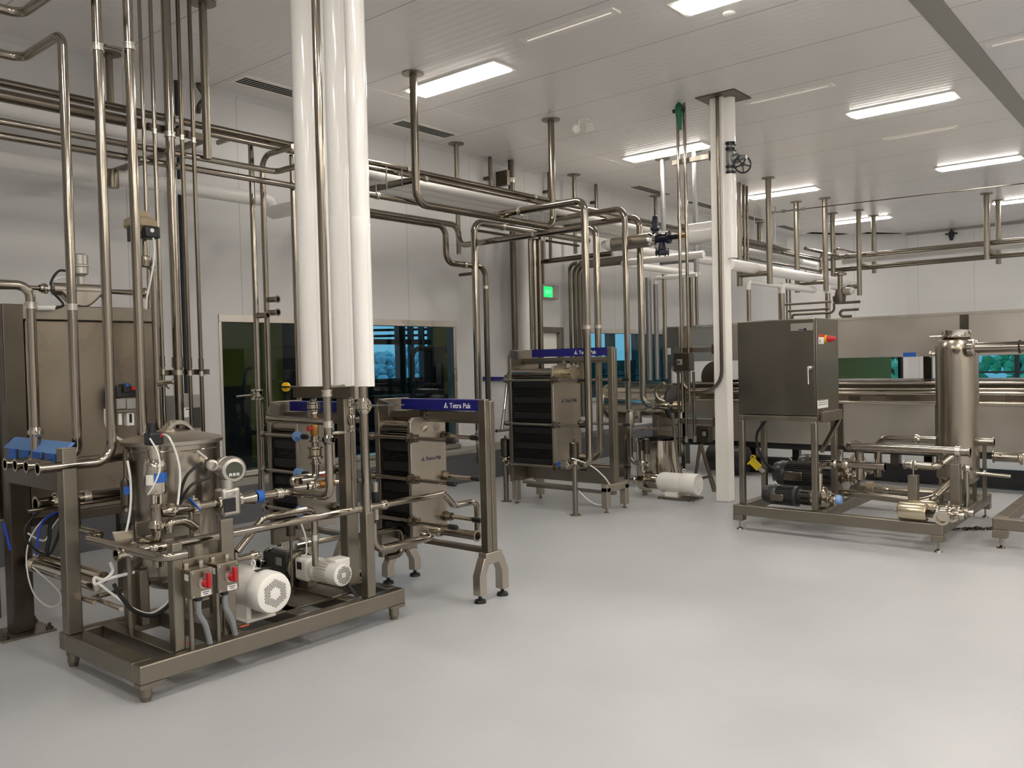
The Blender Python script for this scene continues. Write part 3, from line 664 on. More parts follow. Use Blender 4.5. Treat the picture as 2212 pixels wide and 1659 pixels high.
# small dark pipework behind the control cabinet
for (pp, lb) in (([(1696, 658), (1795, 652)], 'upper of the dark pipes behind the control cabinet'), ([(1703, 672), (1790, 667)], 'middle of the dark pipes behind the control cabinet')):
    a = at(*pp[0], x=12.5); pipe(lb, S(pp[0][0], pp[0][1], x=12.5).Y(px=pp[1][0]), w=5, m='steel_dark')
pipe('lowest dark pipe behind the control cabinet, bending down at its left end', S(1712, 690, x=12.5).Z(680).Y(px=1802).Z(655), w=5, m='steel_dark', bend=.1)
pipe('dark S-bent pipe with rounded end right of the small valve', S(1802, 640, x=12.4).Z(655).Y(px=1858), w=6, m='steel_dark', bend=.08)
pipe('lower dark S-bent pipe above the cabinet corner', S(1855, 668, x=12.4).Y(px=1815).Z(684).Y(px=1840), w=6, m='steel_dark', bend=.08)
p = at(1815, 640, x=12.4); t = thing('control_valve', 'small grey control valve above the right corner of the control cabinet', 'valve', p)
MB().lathe([(.0, -.1), (.07, -.09), (.08, 0), (.06, .1), (0, .11)], p, (0, 0, 1), 16).build('valve_body', 'steel_dark', t); MB().cyl(p+Vector((0, 0, .1)), p+Vector((0, 0, .34)), .035).lathe([(.09, .3), (.09, .33), (.03, .36)], p, (0, 0, 1), 16).build('stem', 'steel_old', t)
q = p+Vector((-.05, -.12, .06)); MB().lathe([(.05, -.05), (.06, 0), (.05, .08), (0, .085)], q, (-.4, -1, 0), 14).build('actuator', 'skin_grey', t)

# ================================================================ left: cabinet, manifold, tall pipes
def post(parent, x, y, z0, z1, w=.08, m='steel_frame', name='post', d=None):
    d = d or w
    return MB().box(x-w/2, x+w/2, y-d/2, y+d/2, z0, z1).build(name, m, parent, .006)
cx0 = 1.90; zt = at(45, 657, y=5.46).z; cxr = at(298, 690, y=5.5).x+.12
t = thing('control_cabinet', 'large stained stainless cabinet on a square post at the left picture edge', 'cabinet', (1.96, 5.5, 0))
zpb = at(200, 1098, y=5.5).z
MB().box(2.03, cxr, 5.50, 6.05, zpb, zt-.09).build('panel', 'steel_panel', t, .006)
MB().box(cx0-.02, 2.03, 5.58, 6.05, zpb, zt-.06).build('side_panel', 'steel_dark', t, .004)
MB().box(cx0, cxr, 5.46, 5.58, zt-.09, zt).build('top_beam', 'steel_frame', t, .006)
MB().box(2.03, cxr, 5.50, 5.56, zpb-.06, zpb).build('bottom_beam', 'steel_dark', t, .006)
post(t, 1.955, 5.515, .012, zt, .115, 'steel_dark')
post(t, cxr-.05, 5.95, 0, zpb, .08, 'steel_dark'); post(t, 1.955, 5.98, 0, zpb, .08, 'steel_dark')
bp = MB().box(1.80, 2.10, 5.37, 5.66, 0, .012).build('base_plate', 'steel_frame', t, .002)
for dx in (-.12, .12):
    for dy in (-.115, .115): MB().cyl((1.95+dx, 5.515+dy, .012), (1.95+dx, 5.515+dy, .05), .011, seg=8).cyl((1.95+dx, 5.515+dy, .012), (1.95+dx, 5.515+dy, .03), .02, seg=6).build('anchor_bolt', 'steel_dark', bp)

# ferrule manifold: four open pipe ends through a plate
XF = 1.78
ends = [at(px, py, x=XF) for px, py in ((30, 1001), (52, 1003), (76, 1006), (101, 1011))]
yk, ya_, yc, yb = [e.y for e in ends]; rf = .026
def mani(label, e, px, tail, **k):
    s = S(tuple(e)).X(px); tail(s); return pipe(label, s, r=rf, open_start=True, **k)
kx = at(76, 962, y=yk)
mani('pipe from the farthest manifold end up past the cabinet frame and off to the left', ends[0], 79, lambda s: s.Z(617).X(-90), rings=[(62, 664)], clamps=[(74, 931)])
mani('tall pipe in front of the cabinet panel, kinking at the top to the left', ends[1], 168, lambda s: s.Z(72).Y(px=47).X(-80), rings=[(160, 664)], bend=.075)
mani('low horizontal pipe from the manifold to the round tank, third manifold end', ends[2], 300, lambda s: None)
oB = mani('thick tall pipe from the nearest manifold end up through the ceiling', ends[3], 243, lambda s: s.zt(ZC), rings=[(209, 92)], bend=.1)
pc = at(279, 112, y=yb)
s = S(tuple(pc)).Z(985).p[-1]
oC = pipe('thick tall pipe joined by a strut to its left twin, dropping behind the round tank', [Vector((pc.x, pc.y, ZC)), s], r=.0265, rings=[(280, 112)])
pb_, _ = nearest_on([Vector(ends[3])+Vector((0, 0, 0)), Vector((oB.data.vertices[-1].co.x, yb, ZC))], 209, 92)
bB = S(tuple(ends[3])).X(243).Z(93).p[-1]
o = MB().bar(bB+Vector((.04, 0, 0)), Vector((pc.x-.04, pc.y, bB.z)), .02, .012).build('clamp_strut', 'steel_dark'); tag(o, 'short strut clamping the two thick tall foreground pipes together', 'strut')
s = S(122, -4, y=5.1); pipe('upper kinked pipe in the top left picture corner', [Vector(s.p[0])+Vector((.0, -.42, 0)), *S(45, 31, y=5.1).X(-80).p], r=.026, bend=.075) if False else None
p0 = at(46, 31, y=5.2); s = S(tuple(p0)).Y(px=150)
pipe('upper kinked pipe in the top left picture corner', [S(tuple(p0)).X(-90).p[-1], p0, s.p[-1]+Vector((0, -.3, 0))], r=.027, bend=.075)
mt = thing('ferrule_manifold', 'dark bracket plate holding four open pipe ends, edged with blue tape', 'manifold', (1.9, 5.0, .9))
y0m, y1m = 4.66, 5.44; z0m = at(140, 984, x=1.86).z
MB().prism([(1.87, y0m, z0m), (1.87, y1m, z0m+.0), (1.87, y1m, z0m-.2), (1.87, y0m, z0m-.2)], (.02, 0, 0)).build('plate', 'steel_dark', mt)
MB().prism([(1.87, y0m, z0m), (1.93, y0m, z0m+.055), (1.95, y0m, z0m+.055), (1.89, y0m, z0m)], (0, y1m-y0m, 0)).build('top_flap', 'blue_tape_light', mt, label='light blue taped top flap')
for k in range(4):
    y = y0m+.06+k*(y1m-y0m-.08)/4; MB().box(1.862, 1.87, y, y+.11, z0m-.07, z0m).build('tape_strip', 'blue_tape', mt, label='blue tape strip')

# instruments above the cabinet: coriolis flow meter on its own line
t = thing('flow_meter', 'bulbous steel flow meter with a round transmitter head above the stained cabinet', 'flow meter', at(165, 627, y=5.75))
yfm = 5.75; a, b = at(116, 620, y=yfm), at(226, 633, y=yfm); zfm = (a.z+b.z)/2
rr = 14/FPX*depth(a)
MB().tube(smooth_curve([(a.x-.01, yfm, zfm), (a.x, yfm, zfm), (a.x+.04, yfm, zfm), (b.x-.02, yfm, zfm), (b.x, yfm, zfm)], 5), [rr*.5]+[rr]*20, 20).build('tube_body', 'steel_brushed', t)
mb = MB(); L = (b.x-a.x)*.42; cxm = (a.x+b.x)/2
pl = [(cxm-L+2*L*k/14, yfm-.045, zfm-.02-.1*math.sin(math.pi*k/14)) for k in range(15)]
mb.prism(pl+[(cxm+L, yfm-.045, zfm), (cxm-L, yfm-.045, zfm)], (0, .09, 0)).build('belly', 'steel_brushed', t, .02)
hx = at(173, 590, y=yfm); MB().lathe([(.022, 0), (.022, .05), (.035, .06), (.05, .07), (.05, .11), (.055, .115), (.055, .125), (.05, .13), (.05, .19), (.03, .2), (0, .2)], (hx.x, yfm, zfm+rr*.9), (0, 0, 1), 20).build('transmitter_head', 'skin_grey', t)
MB().tube([(a.x, yfm, zfm), (a.x-.12, yfm, zfm)], .014).tube([(a.x-.12, yfm, zfm), (a.x-.4, yfm, zfm)], [.014, .022]).build('inlet', 'steel_pipe', t); clamp_mb(Vector((a.x-.06, yfm, zfm)), Vector((1, 0, 0)), .022, Vector((0, -1, -1))).build('pipe_clamp', 'steel_mirror', t)
MB().tube([(b.x, yfm, zfm), (b.x+.2, yfm, zfm), (b.x+.3, yfm, zfm)], [.014, .02, .026]).build('outlet', 'steel_pipe', t); clamp_mb(Vector((b.x+.27, yfm, zfm)), Vector((1, 0, 0)), .026, Vector((0, -1, -1))).build('pipe_clamp', 'steel_mirror', t)
def cable(label, pts, r, m, cat='cable', name='cable', parent=None, group=None):
    o = MB().tube(smooth_curve(pts, 8), r, 8).build(name, m, parent)
    if parent is None: tag(o, label, cat, group)
    return o
Q = lambda px, py, y: at(px, py, y=y)
cable('', [Q(146, 586, 5.7), Q(128, 585, 5.68), Q(113, 603, 5.66), Q(110, 625, 5.66), Q(130, 648, 5.6), Q(136, 660, 5.44), Q(118, 666, 5.42)], .008, 'cable_black', name='signal_cable', parent=t)
cable('', [Q(146, 600, 5.7), Q(128, 600, 5.68), Q(112, 608, 5.67), Q(105, 626, 5.66)], .007, 'cable_white', name='sensor_cable', parent=t)
o = MB().cyl(at(80, 665, y=5.43), at(119, 665, y=5.43), .016).build('cable_sleeve', 'cable_white', t)
# pneumatic control valve with tan diaphragm head
yv = 5.2; c = at(304, 487, y=yv); ppm = FPX/depth(c)
t = thing('diaphragm_valve', 'control valve with a tan diaphragm head and black positioner behind the tall pipes', 'valve', c)
MB().lathe([(.0, .09), (.05, .085), (.06, .05), (.095, .03), (.1, .0), (.1, -.012), (.085, -.02), (.07, -.045), (.035, -.06), (.0, -.06)], c, (0, 0, 1), 24).build('diaphragm_head', 'valve_tan', t)
for k in range(8):
    a_ = k*math.pi/4; MB().cyl(c+Vector((.09*math.cos(a_), .09*math.sin(a_), -.02)), c+Vector((.09*math.cos(a_), .09*math.sin(a_), .02)), .008, seg=6).build('flange_bolt', 'valve_tan', t)
p = at(322, 503, y=yv-.06); MB().cbox(p, .1, .1, .075).build('positioner', 'black_plastic', t, .012); p2 = at(283, 506, y=yv-.04); MB().cbox(p2, .025, .06, .09).build('yoke_plate', 'black_plastic', t, .004)
q = at(328, 498, y=yv-.112); MB().lathe([(.013, 0), (.013, .006), (0, .007)], q, (0, -1, 0), 14).build('gauge', 'label_white', t)
e = at(316, 566, y=yv); MB().cyl((c.x+.02, yv, c.z-.06), (c.x+.02, yv, e.z), .016).lathe([(.035, 0), (.045, .03), (.04, .06), (.02, .07)], (c.x+.02, yv, e.z-.03), (0, 0, 1), 16).build('stem', 'steel_pipe', t)
cable('', [at(330, 510, y=yv-.1), at(334, 535, y=yv-.1), at(331, 575, y=yv-.1), at(318, 640, y=yv-.08), at(315, 668, y=yv-.06)], .006, 'cable_white', name='air_hose', parent=t)
pipe('pipe hooking down from the tan diaphragm valve behind the thick right pipe', S(300, 570, y=yv).X(331).Z(1000), r=.021, bend=.07)
pipe('thin riser behind the tan diaphragm valve, passing the clamp strut', S(300, -5, y=5.8).Z(960), w=8)
# riser bundle held by two clamp struts
rz = []
for i, (px, w, m, lb) in enumerate(((324, 9, 'steel_pipe', 'first from the left of the riser bundle'), (357, 20, 'steel_pipe', 'thickest of the riser bundle'), (383, 9, 'steel_old', 'second from the right of the riser bundle'), (408, 9, 'steel_old', 'rightmost of the riser bundle'))):
    s = S(px, 0, y=5.8); q = S(tuple(s.p[0])).Z(950).p[-1]; top = Vector((q.x, 5.8, ZC))
    rr = w/2*depth(s.p[0])/FPX
    o = pipe('vertical pipe between the two clamp struts, %s' % lb, [top, q], r=rr, rings=[(px+9, 268+.245*(px-300)), (px+29, 803)], m=m)
    c1, _ = nearest_on([top, q], px+27, 780); MB().cyl(c1-Vector((0, 0, .045)), c1+Vector((0, 0, .03)), rr*1.25, seg=16).build('coupling', m, o)
a, b = at(318, 275, y=5.86), at(446, 299, y=5.86); o = MB().bar((a.x, 5.86, b.z), (b.x, 5.86, b.z), .035, .05).build('clamp_strut', 'steel_dark'); tag(o, 'upper dark strut with clamps holding the thin risers, fixed to the square hanger', 'strut')
a, b = at(320, 803, y=5.86), at(449, 803, y=5.86); o = MB().bar((a.x, 5.86, b.z), (b.x, 5.86, b.z), .05, .04).build('clamp_strut', 'steel_old'); tag(o, 'lower strut with clamps across the thin risers above the wall box', 'strut')
for k in range(7): MB().cbox((a.x+(b.x-a.x)*(k+.7)/7.3, 5.83, b.z), .025, .02, .03).build('clamp_bolt', 'steel_dark', o)
pipe('dark blue conduit on the left wall behind the thin risers', S(380, 174, y=7.52).Z(850), w=9, m='mullion')
# grey instrument box on the wall behind the tank
p, q = at(372, 932, y=7.5), at(434, 852, y=7.5)
t = thing('instrument_box', 'grey box with a small white display on the wall behind the round tank', 'wall box', ((p.x+q.x)/2, 7.5, p.z))
MB().box(p.x, q.x, 7.44, 7.6, p.z, q.z).build('body', 'label_grey', t, .006)
a, b = at(397, 902, y=7.43), at(411, 880, y=7.43); MB().box(a.x, b.x, 7.425, 7.445, a.z, b.z).build('display', 'white_print', t); MB().box(a.x+.02, b.x-.02, 7.42, 7.43, a.z+.08, b.z-.02).build('screen', 'lcd', t)
a, b = at(414, 925, y=7.43), at(433, 880, y=7.43); MB().box(a.x, b.x, 7.43, 7.445, a.z, b.z).build('dark_door', 'motor_grey', t)
# small sampling valve on the lower pipe
c = at(352, 828, y=5.15); t = thing('sampling_valve', 'small lever sampling valve with an open outlet below the clamp strut', 'valve', c)
MB().cyl(at(342, 827, y=5.18), at(372, 825, y=5.05), .012).lathe([(.012, 0), (.02, .002), (.02, .014), (.014, .016)], at(371, 825, y=5.05), (1, -.6, 0), 14).build('body', 'steel_mirror', t); clamp_mb(c, Vector((1, -.6, 0)), .014).build('pipe_clamp', 'steel_mirror', t)
MB().bar(at(350, 826, y=5.1), at(365, 840, y=5.05), .012, .005).build('lever', 'steel_pipe', t)
# air treatment unit
c = at(275, 878, y=5.4); t = thing('air_filter_unit', 'black and grey compressed air filter unit beside the cabinet, blue and red on top', 'air filter', c)
def qbox(x0, y0, x1, y1, yp, dp=.07):
    a, b = at(x0, y1, y=yp), at(x1, y0, y=yp); return MB().box(a.x, b.x, yp, yp+dp, a.z, b.z)
qbox(252, 833, 294, 860, 5.36, .1).build('body', 'black_plastic', t, .006); qbox(267, 828, 283, 848, 5.34).build('regulator_knob', 'black_plastic', t, .006); qbox(272, 828, 279, 835, 5.33, .02).build('blue_cap', 'blue_tape', t)
for k in range(2): qbox(253+k*21, 861, 272+k*21, 884, 5.35, .06).build('module', 'label_grey', t, .004)
qbox(252, 884, 294, 890, 5.34, .08).build('base_bracket', 'steel_frame', t); qbox(275, 892, 290, 920, 5.36, .05).build('filter_bowl', 'white_print', t, .004); qbox(281, 894, 285, 913, 5.35, .02).build('sight_slot', 'black_plastic', t); qbox(257, 893, 263, 918, 5.36, .02).build('drain_tube', 'cable_white', t)
MB().cyl(at(288, 842, y=5.33), at(288, 835, y=5.33), .016).build('red_button', 'red_plastic', t)
cable('white air hose drooping from the air filter unit to the round tank', [at(227, 885, y=5.3), at(230, 920, y=5.1), at(253, 946, y=4.9), at(290, 959, y=4.75)], .008, 'cable_white', 'hose', 'air_hose')
# bundle of hoses by the corner post
for i, (pts, r, m, lb) in enumerate((
    ([(135, 1090), (90, 1102), (57, 1135), (56, 1165), (80, 1190), (96, 1197)], .007, 'cable_black', 'black cable looping left beside the corner post below the manifold'),
    ([(133, 1104), (110, 1130), (106, 1165), (99, 1200)], .011, 'cable_black', 'thick black cable hanging in the bundle below the manifold'),
    ([(130, 1106), (106, 1115), (86, 1140), (78, 1200)], .007, 'blue_hose', 'blue air hose arching in the bundle below the manifold'),
    ([(132, 1106), (100, 1118), (72, 1150), (58, 1190), (60, 1240), (75, 1285), (105, 1310), (130, 1303), (128, 1280), (105, 1255), (70, 1225)], .0042, 'cable_white', 'long white hose arching from the manifold and looping down over the floor'),
    ([(133, 1112), (112, 1140), (95, 1168), (60, 1152)], .005, 'cable_white', 'thin clear hose crossing the cable bundle'),
    ([(131, 1120), (128, 1150), (112, 1190), (100, 1200)], .009, 'cable_black', 'black cable bending out right in the bundle below the manifold'))):
    cable(lb, [at(px, py, y=4.9+.05*i) for px, py in pts], r, m, 'hose' if 'hose' in lb else 'cable', 'hose' if 'hose' in lb else 'cable')
cable('short blue and white hose at the left picture edge below the cabinet', [at(8, 1130, y=5.4), at(12, 1148, y=5.4), at(16, 1160, y=5.4), at(22, 1188, y=5.4)], .007, 'blue_hose', 'hose', 'hose')

# ================================================================ foreground skid
SX0, SX1, SY0, SY1, SZ0, SZ1 = 1.845, 3.50, 3.82, 4.70, .095, .185
sk = thing('skid_frame', 'low stainless skid frame in the left foreground carrying tank, pumps and posts', 'skid', (2.67, 4.25, 0))
for nm, bx in (('front_rail', (SX0, SX1, SY0, SY0+.075, SZ0, SZ1)), ('back_rail', (SX0, SX1, SY1-.075, SY1, SZ0, SZ1)), ('side_rail', (SX0, SX0+.1, SY0+.075, SY1-.075, SZ0, SZ1)), ('side_rail', (SX1-.07, SX1, SY0+.075, SY1-.075, SZ0, SZ1)),
               ('cross_beam', (2.04, 2.115, SY0+.075, SY1-.075, SZ0, SZ1)), ('cross_beam', (2.36, 2.44, SY0+.075, SY1-.075, SZ0, SZ1)), ('cross_beam', (2.78, 2.86, SY0+.075, SY1-.075, SZ0, SZ1)), ('cross_beam', (3.12, 3.2, SY0+.075, SY1-.075, SZ0, SZ1))):
    MB().box(*bx).build(nm, 'steel_frame', sk, .006)
MB().box(2.44, 3.12, 4.02, 4.45, SZ1-.012, SZ1).build('base_sheet', 'steel_frame', sk, .002)
for x, y in ((SX0+.05, SY0+.05), (SX1-.05, SY0+.05), (SX0+.05, SY1-.05), (SX1-.05, SY1-.05), (2.67, SY1-.05)):
    MB().lathe([(.0, 0), (.022, .0), (.025, .02), (.029, .024), (.029, .06), (.034, .062), (.034, SZ0)], (x, y, 0), (0, 0, 1), 18).build('foot', 'steel_frame', sk)
for x, y in ((SX0, SY0), (SX1, SY0)):
    g = 1 if x == SX0 else -1; MB().prism([(x, SY0, SZ0), (x+g*.13, SY0, SZ0), (x+g*.09, SY0, SZ0-.02), (x, SY0, SZ0-.02)], (0, .06, 0)).build('gusset', 'steel_frame', sk)
p1 = at(150, 970, x=1.885); post(sk, 1.885, 4.62, SZ1, p1.z, .075); MB().box(1.845, 1.925, 4.58, 4.66, p1.z, p1.z+.004).build('post_cap', 'steel_brushed', sk)
p2x = at(797, 1287, y=3.86).x; z2 = at(795, 1105, y=3.86).z
post(sk, p2x, 3.86, SZ1, z2, .062)
p4x = at(384, 1385, y=3.9).x; post(sk, p4x, 3.9, SZ1, at(384, 1170, y=3.9).z, .055)
p5x = at(498, 1350, y=3.9).x; MB().box(p5x-.035, p5x+.035, 3.9, 3.92, SZ1, at(498, 1120, y=3.9).z).build('post', 'steel_frame', sk, .003)
zb0, zb1 = at(440, 1195, y=3.9).z, at(440, 1208, y=3.9).z
MB().box(p4x, p5x+.03, 3.893, 3.9, at(440, 1236, y=3.9).z, at(440, 1200, y=3.9).z).build('back_plate', 'steel_frame', sk, .002)
for px in (285, 310): 
    q = at(px+1, 1350, z=SZ1); post(sk, q.x, min(q.y, 4.6), SZ1, at(px, 1230, y=min(q.y, 4.6)).z, .05 if px == 310 else .06)
MB().box(p4x-.02, p5x+.05, 4.25, 4.27, at(440, 1150, y=4.25).z, at(440, 1105, y=4.25).z).build('splash_plate', 'steel_frame', sk, .004)
for px, py in ((404, 1390), (528, 1352)):
    q = at(px, py, z=SZ1); MB().cbox((q.x, q.y, SZ1+.001), .05, .02, .002).build('orange_tape', 'orange_tape', sk, label='orange tape mark')
# drain hose stub in the frame
a, b = at(245, 1358, z=.1), at(330, 1395, z=.1); o = MB().tube([a+Vector((0, 0, -.02)), b+Vector((0, 0, -.02))], .014, 12).build('drain_pipe', 'steel_dark'); tag(o, 'dark drain pipe with a green cap lying inside the foreground skid frame', 'pipe')
MB().lathe([(.012, -.03), (.022, -.02), (.022, .02), (.015, .03)], a+Vector((0, 0, -.02)), b-a, 12).build('end_cap', 'valve_green', o)

# ---------------------------------------------------------------- round tank on the skid
tx, ty, tr = at(372, 950, y=4.52).x, 4.52, 0.255
ztt, ztb = at(372, 957, y=4.25).z, .42
t = thing('tank', 'round stainless tank with a domed lid on the foreground skid', 'tank', (tx, ty, SZ1))
MB().lathe([(.05, ztb-.1), (tr*.55, ztb-.07), (tr*.93, ztb-.01), (tr*.985, ztb+.03), (tr*.985, ztt-.02)], (tx, ty, 0), (0, 0, 1), 48).build('shell', 'steel_tank', t)
lid = MB().lathe([(tr*.98, ztt-.025), (tr*1.05, ztt-.02), (tr*1.06, ztt), (tr*1.0, ztt+.008), (tr*.5, ztt+.04), (.04, ztt+.055), (0, ztt+.055)], (tx, ty, 0), (0, 0, 1), 48, False).build('lid', 'steel_brushed', t)
ar = [at(352, 936, y=ty-.05)+(at(425, 936, y=ty-.05)-at(352, 936, y=ty-.05))*(k/10) for k in range(11)]
za = [ztt+.03+.075*math.sin(math.pi*k/10) for k in range(11)]
MB().prism([(p.x, p.y, z) for p, z in zip(ar, za)]+[(p.x, p.y, z-.022) for p, z in reversed(list(zip(ar, za)))], (0, .07, 0)).build('lid_handle', 'steel_brushed', t)
MB().cyl((tx-.02, ty-.03, ztt+.05), (tx-.02, ty-.03, ztt+.1), .012).lathe([(.03, 0), (.03, .01), (.0, .012)], (tx-.02, ty-.03, ztt+.05), (0, 0, 1), 16).build('lid_knob', 'steel_mirror', t)
for k in range(3):
    a_ = 1.2+k*2.094; MB().cyl((tx+tr*.8*math.cos(a_), ty+min(.1, tr*.8*math.sin(a_)), SZ1), (tx+tr*.8*math.cos(a_), ty+min(.1, tr*.8*math.sin(a_)), ztb+.1), .022).build('leg', 'steel_frame', t)
q = at(423, 972, y=ty-.2); MB().lathe([(.02, 0), (.02, .02), (0, .02)], q+Vector((0, .02, 0)), (0, -1, 0), 14).build('sensor_port', 'steel_dark', t)
MB().cyl(q, at(446, 990, y=4.05), .006, seg=8).build('sensor_cable', 'cable_white', t)
for zz in (ztb+.02, ztt-.05): MB().ring((tx, ty, zz), (0, 0, 1), tr*.985, .003, 48, 6).build('weld_band', 'steel_pipe', t)

# ---------------------------------------------------------------- pneumatic valve column with blue tape
yv = 4.12; c = at(335, 1035, y=yv); vx = c.x; Zv = lambda py: at(335, py, y=yv).z
t = thing('actuated_valve', 'tall pneumatic valve with black head and blue-taped actuator in front of the tank', 'valve', (vx, yv, Zv(1190)))
MB().cbox((vx, yv, (Zv(933)+Zv(961))/2), .075, .07, Zv(933)-Zv(961)).build('control_head', 'black_plastic', t, .01)
MB().cyl((vx-.01, yv, Zv(934)), (vx-.01, yv, Zv(913)), .022).build('head_cap', 'black_plastic', t); MB().cbox((vx+.022, yv-.036, Zv(940)), .014, .004, .016).build('red_indicator', 'red_plastic', t)
MB().lathe([(.03, Zv(961)), (.034, Zv(970)), (.03, Zv(975)), (.03, Zv(995)), (.045, Zv(997)), (.054, Zv(1002)), (.056, Zv(1008)), (.056, Zv(1060)), (.05, Zv(1066)), (.02, Zv(1070)), (.019, Zv(1072))][::-1], (vx, yv, 0), (0, 0, 1), 28).build('actuator', 'steel_mirror', t)
mb = MB(); n = 12
def wrap(mb, a0, a1, z0, z1, r):
    vs = []
    for k in range(n+1):
        a_ = a0+(a1-a0)*k/n; vs += [(vx+r*math.cos(a_), yv+r*math.sin(a_), z0), (vx+r*math.cos(a_), yv+r*math.sin(a_), z1)]
    return mb.add(vs, [(2*k, 2*k+2, 2*k+3, 2*k+1) for k in range(n)])
wrap(mb, R(-122), R(-38), Zv(1041), Zv(1020), .0572).build('blue_tape_band', 'blue_tape', t, label='blue tape band'); wrap(MB(), R(-165), R(-125), Zv(1045), Zv(1023), .0572).build('type_label', 'label_white', t, label='white type label')
for k in range(6):
    a_ = k*math.pi/3+.3; MB().cyl((vx+.043*math.cos(a_), yv+.043*math.sin(a_), Zv(1000)), (vx+.043*math.cos(a_), yv+.043*math.sin(a_), Zv(991)), .006, seg=6).build('cover_bolt', 'steel_mirror', t)
for s_ in (-1, 1): MB().cbox((vx+s_*.018, yv, (Zv(1068)+Zv(1090))/2), .01, .03, Zv(1068)-Zv(1090)).build('yoke', 'steel_mirror', t)
MB().cyl((vx, yv, Zv(1092)), (vx, yv, Zv(1066)), .008).build('stem', 'steel_mirror', t)
MB().lathe([(.026, Zv(1225)), (.026, Zv(1140)), (.034, Zv(1138)), (.034, Zv(1132)), (.027, Zv(1130)), (.027, Zv(1097)), (.03, Zv(1095)), (.03, Zv(1088)), (.02, Zv(1086))], (vx, yv, 0), (0, 0, 1), 24).build('valve_body', 'steel_pipe', t)
clamp_mb(Vector((vx, yv, Zv(1135))), Vector((0, 0, 1)), .028).build('pipe_clamp', 'steel_mirror', t)
cable('', [(vx-.035, yv-.03, Zv(945)), (vx-.02, yv-.075, Zv(975)), (vx-.015, yv-.08, Zv(1010)), (vx-.045, yv-.07, Zv(1045)), (vx-.06, yv-.04, Zv(1064))], .0042, 'cable_white', name='air_hose', parent=t)
cable('white air hose running from the black valve head down in front of the tank', [(vx+.04, yv, Zv(940)), at(365, 945, y=4.0), at(382, 985, y=4.0), at(389, 1030, y=4.0), at(384, 1090, y=4.0)], .0055, 'cable_white', 'hose', 'air_hose')
# shorter valve left of it
yw = 4.3; c = at(273, 1064, y=yw); wxx = c.x; Zw = lambda py: at(273, py, y=yw).z
t = thing('actuated_valve', 'shorter dark pneumatic valve with blue label left of the taped valve', 'valve', (wxx, yw, Zw(1190)))
MB().lathe([(.028, Zw(1090)), (.028, Zw(1040)), (.02, Zw(1036)), (.011, Zw(1030)), (.011, Zw(970)), (.0, Zw(970))], (wxx, yw, 0), (0, 0, 1), 20).build('actuator', 'steel_dark', t)
MB().cbox((wxx-.012, yw-.028, Zw(1058)), .03, .004, .04).build('blue_label', 'blue_tape', t); MB().cyl((wxx, yw, Zw(1140)), (wxx, yw, Zw(1090)), .016).lathe([(.02, Zw(1136)), (.036, Zw(1128)), (.036, Zw(1112)), (.02, Zw(1104))], (wxx, yw, 0), (0, 0, 1), 20).build('valve_body', 'motor_grey', t)
MB().prism([at(243, 1150, y=yw-.05), at(290, 1144, y=yw-.05), at(286, 1170, y=yw-.05), at(264, 1190, y=yw-.05), at(252, 1182, y=yw-.05)], (0, .012, 0)).build('drip_sheet', 'steel_brushed', t, .003)
clamp_mb(Vector((wxx, yw, Zw(1108))), Vector((0, 0, 1)), .024).build('pipe_clamp', 'steel_dark', t); MB().cyl((wxx, yw, SZ1), (wxx, yw, Zw(1140)), .014).build('stand', 'steel_frame', t)
cable('pair of white hoses along the shorter dark valve', [at(275, 995, y=yw-.04), at(281, 1030, y=yw-.05), at(283, 1070, y=yw-.05), at(280, 1110, y=yw-.05), at(273, 1148, y=yw-.05)], .006, 'cable_white', 'hose', 'air_hose')
pipe('thick horizontal pipe behind the manifold post with a wide clamped open end', S(96, 1087, y=4.8).X(268), r=.033, rings=[(185, 1068)], open_start=True, clamps=[(122, 1083)])
pipe('lower thin rail pipe under the thick clamped pipe', S(60, 1104, y=4.75).X(265), r=.012, m='steel_old')
pipe('zigzag pipe bending round below the manifold post to the front of the skid', S(164, 1075, y=4.75).Z(1143).Y(px=222).X(px=186).Y(px=352).d(dx=.11), r=.021, bend=.05)
for k, (py, lb) in enumerate(((1206, 'upper of two thick tubes lying behind the corner post'), (1222, 'lower thick tube with hose tied round its end behind the corner post'))):
    o = pipe(lb, S(66+14*(1-k), py-4, x=1.98+.07*(1-k)).Y(px=212+12*(1-k)), r=.032, m='steel_mirror', rings=[(72+14*(1-k), py-3)])
c = at(214, 1252, x=1.96)
for k, (pts, r, m, lb) in enumerate((([(238, 1215), (243, 1235), (225, 1252), (205, 1248), (207, 1262), (235, 1250), (290, 1236)], .0085, 'cable_white', 'bundled white hoses tied round the lower thick tube end'),
    ([(215, 1262), (245, 1285), (280, 1310), (320, 1325), (355, 1308), (370, 1285)], .006, 'cable_white', 'white hose sagging from the tube end to the switch post'),
    ([(246, 1262), (262, 1290), (290, 1320), (330, 1330), (360, 1312), (374, 1292)], .01, 'cable_black', 'black cable sagging beside the white hose towards the switch post'))):
    cable(lb, [at(px, py, y=4.3-.1*k) for px, py in pts], r, m, 'hose', 'hose')
pipe('thin bent pipe loop low behind the manifold post, left one', S(185, 1262, y=4.9).X(128).Y(px=205), r=.013, m='steel_mirror', bend=.06)
pipe('thin bent pipe loop low behind the manifold post, right one', S(290, 1270, y=4.6).X(197).Y(px=262), r=.013, m='steel_mirror', bend=.04)

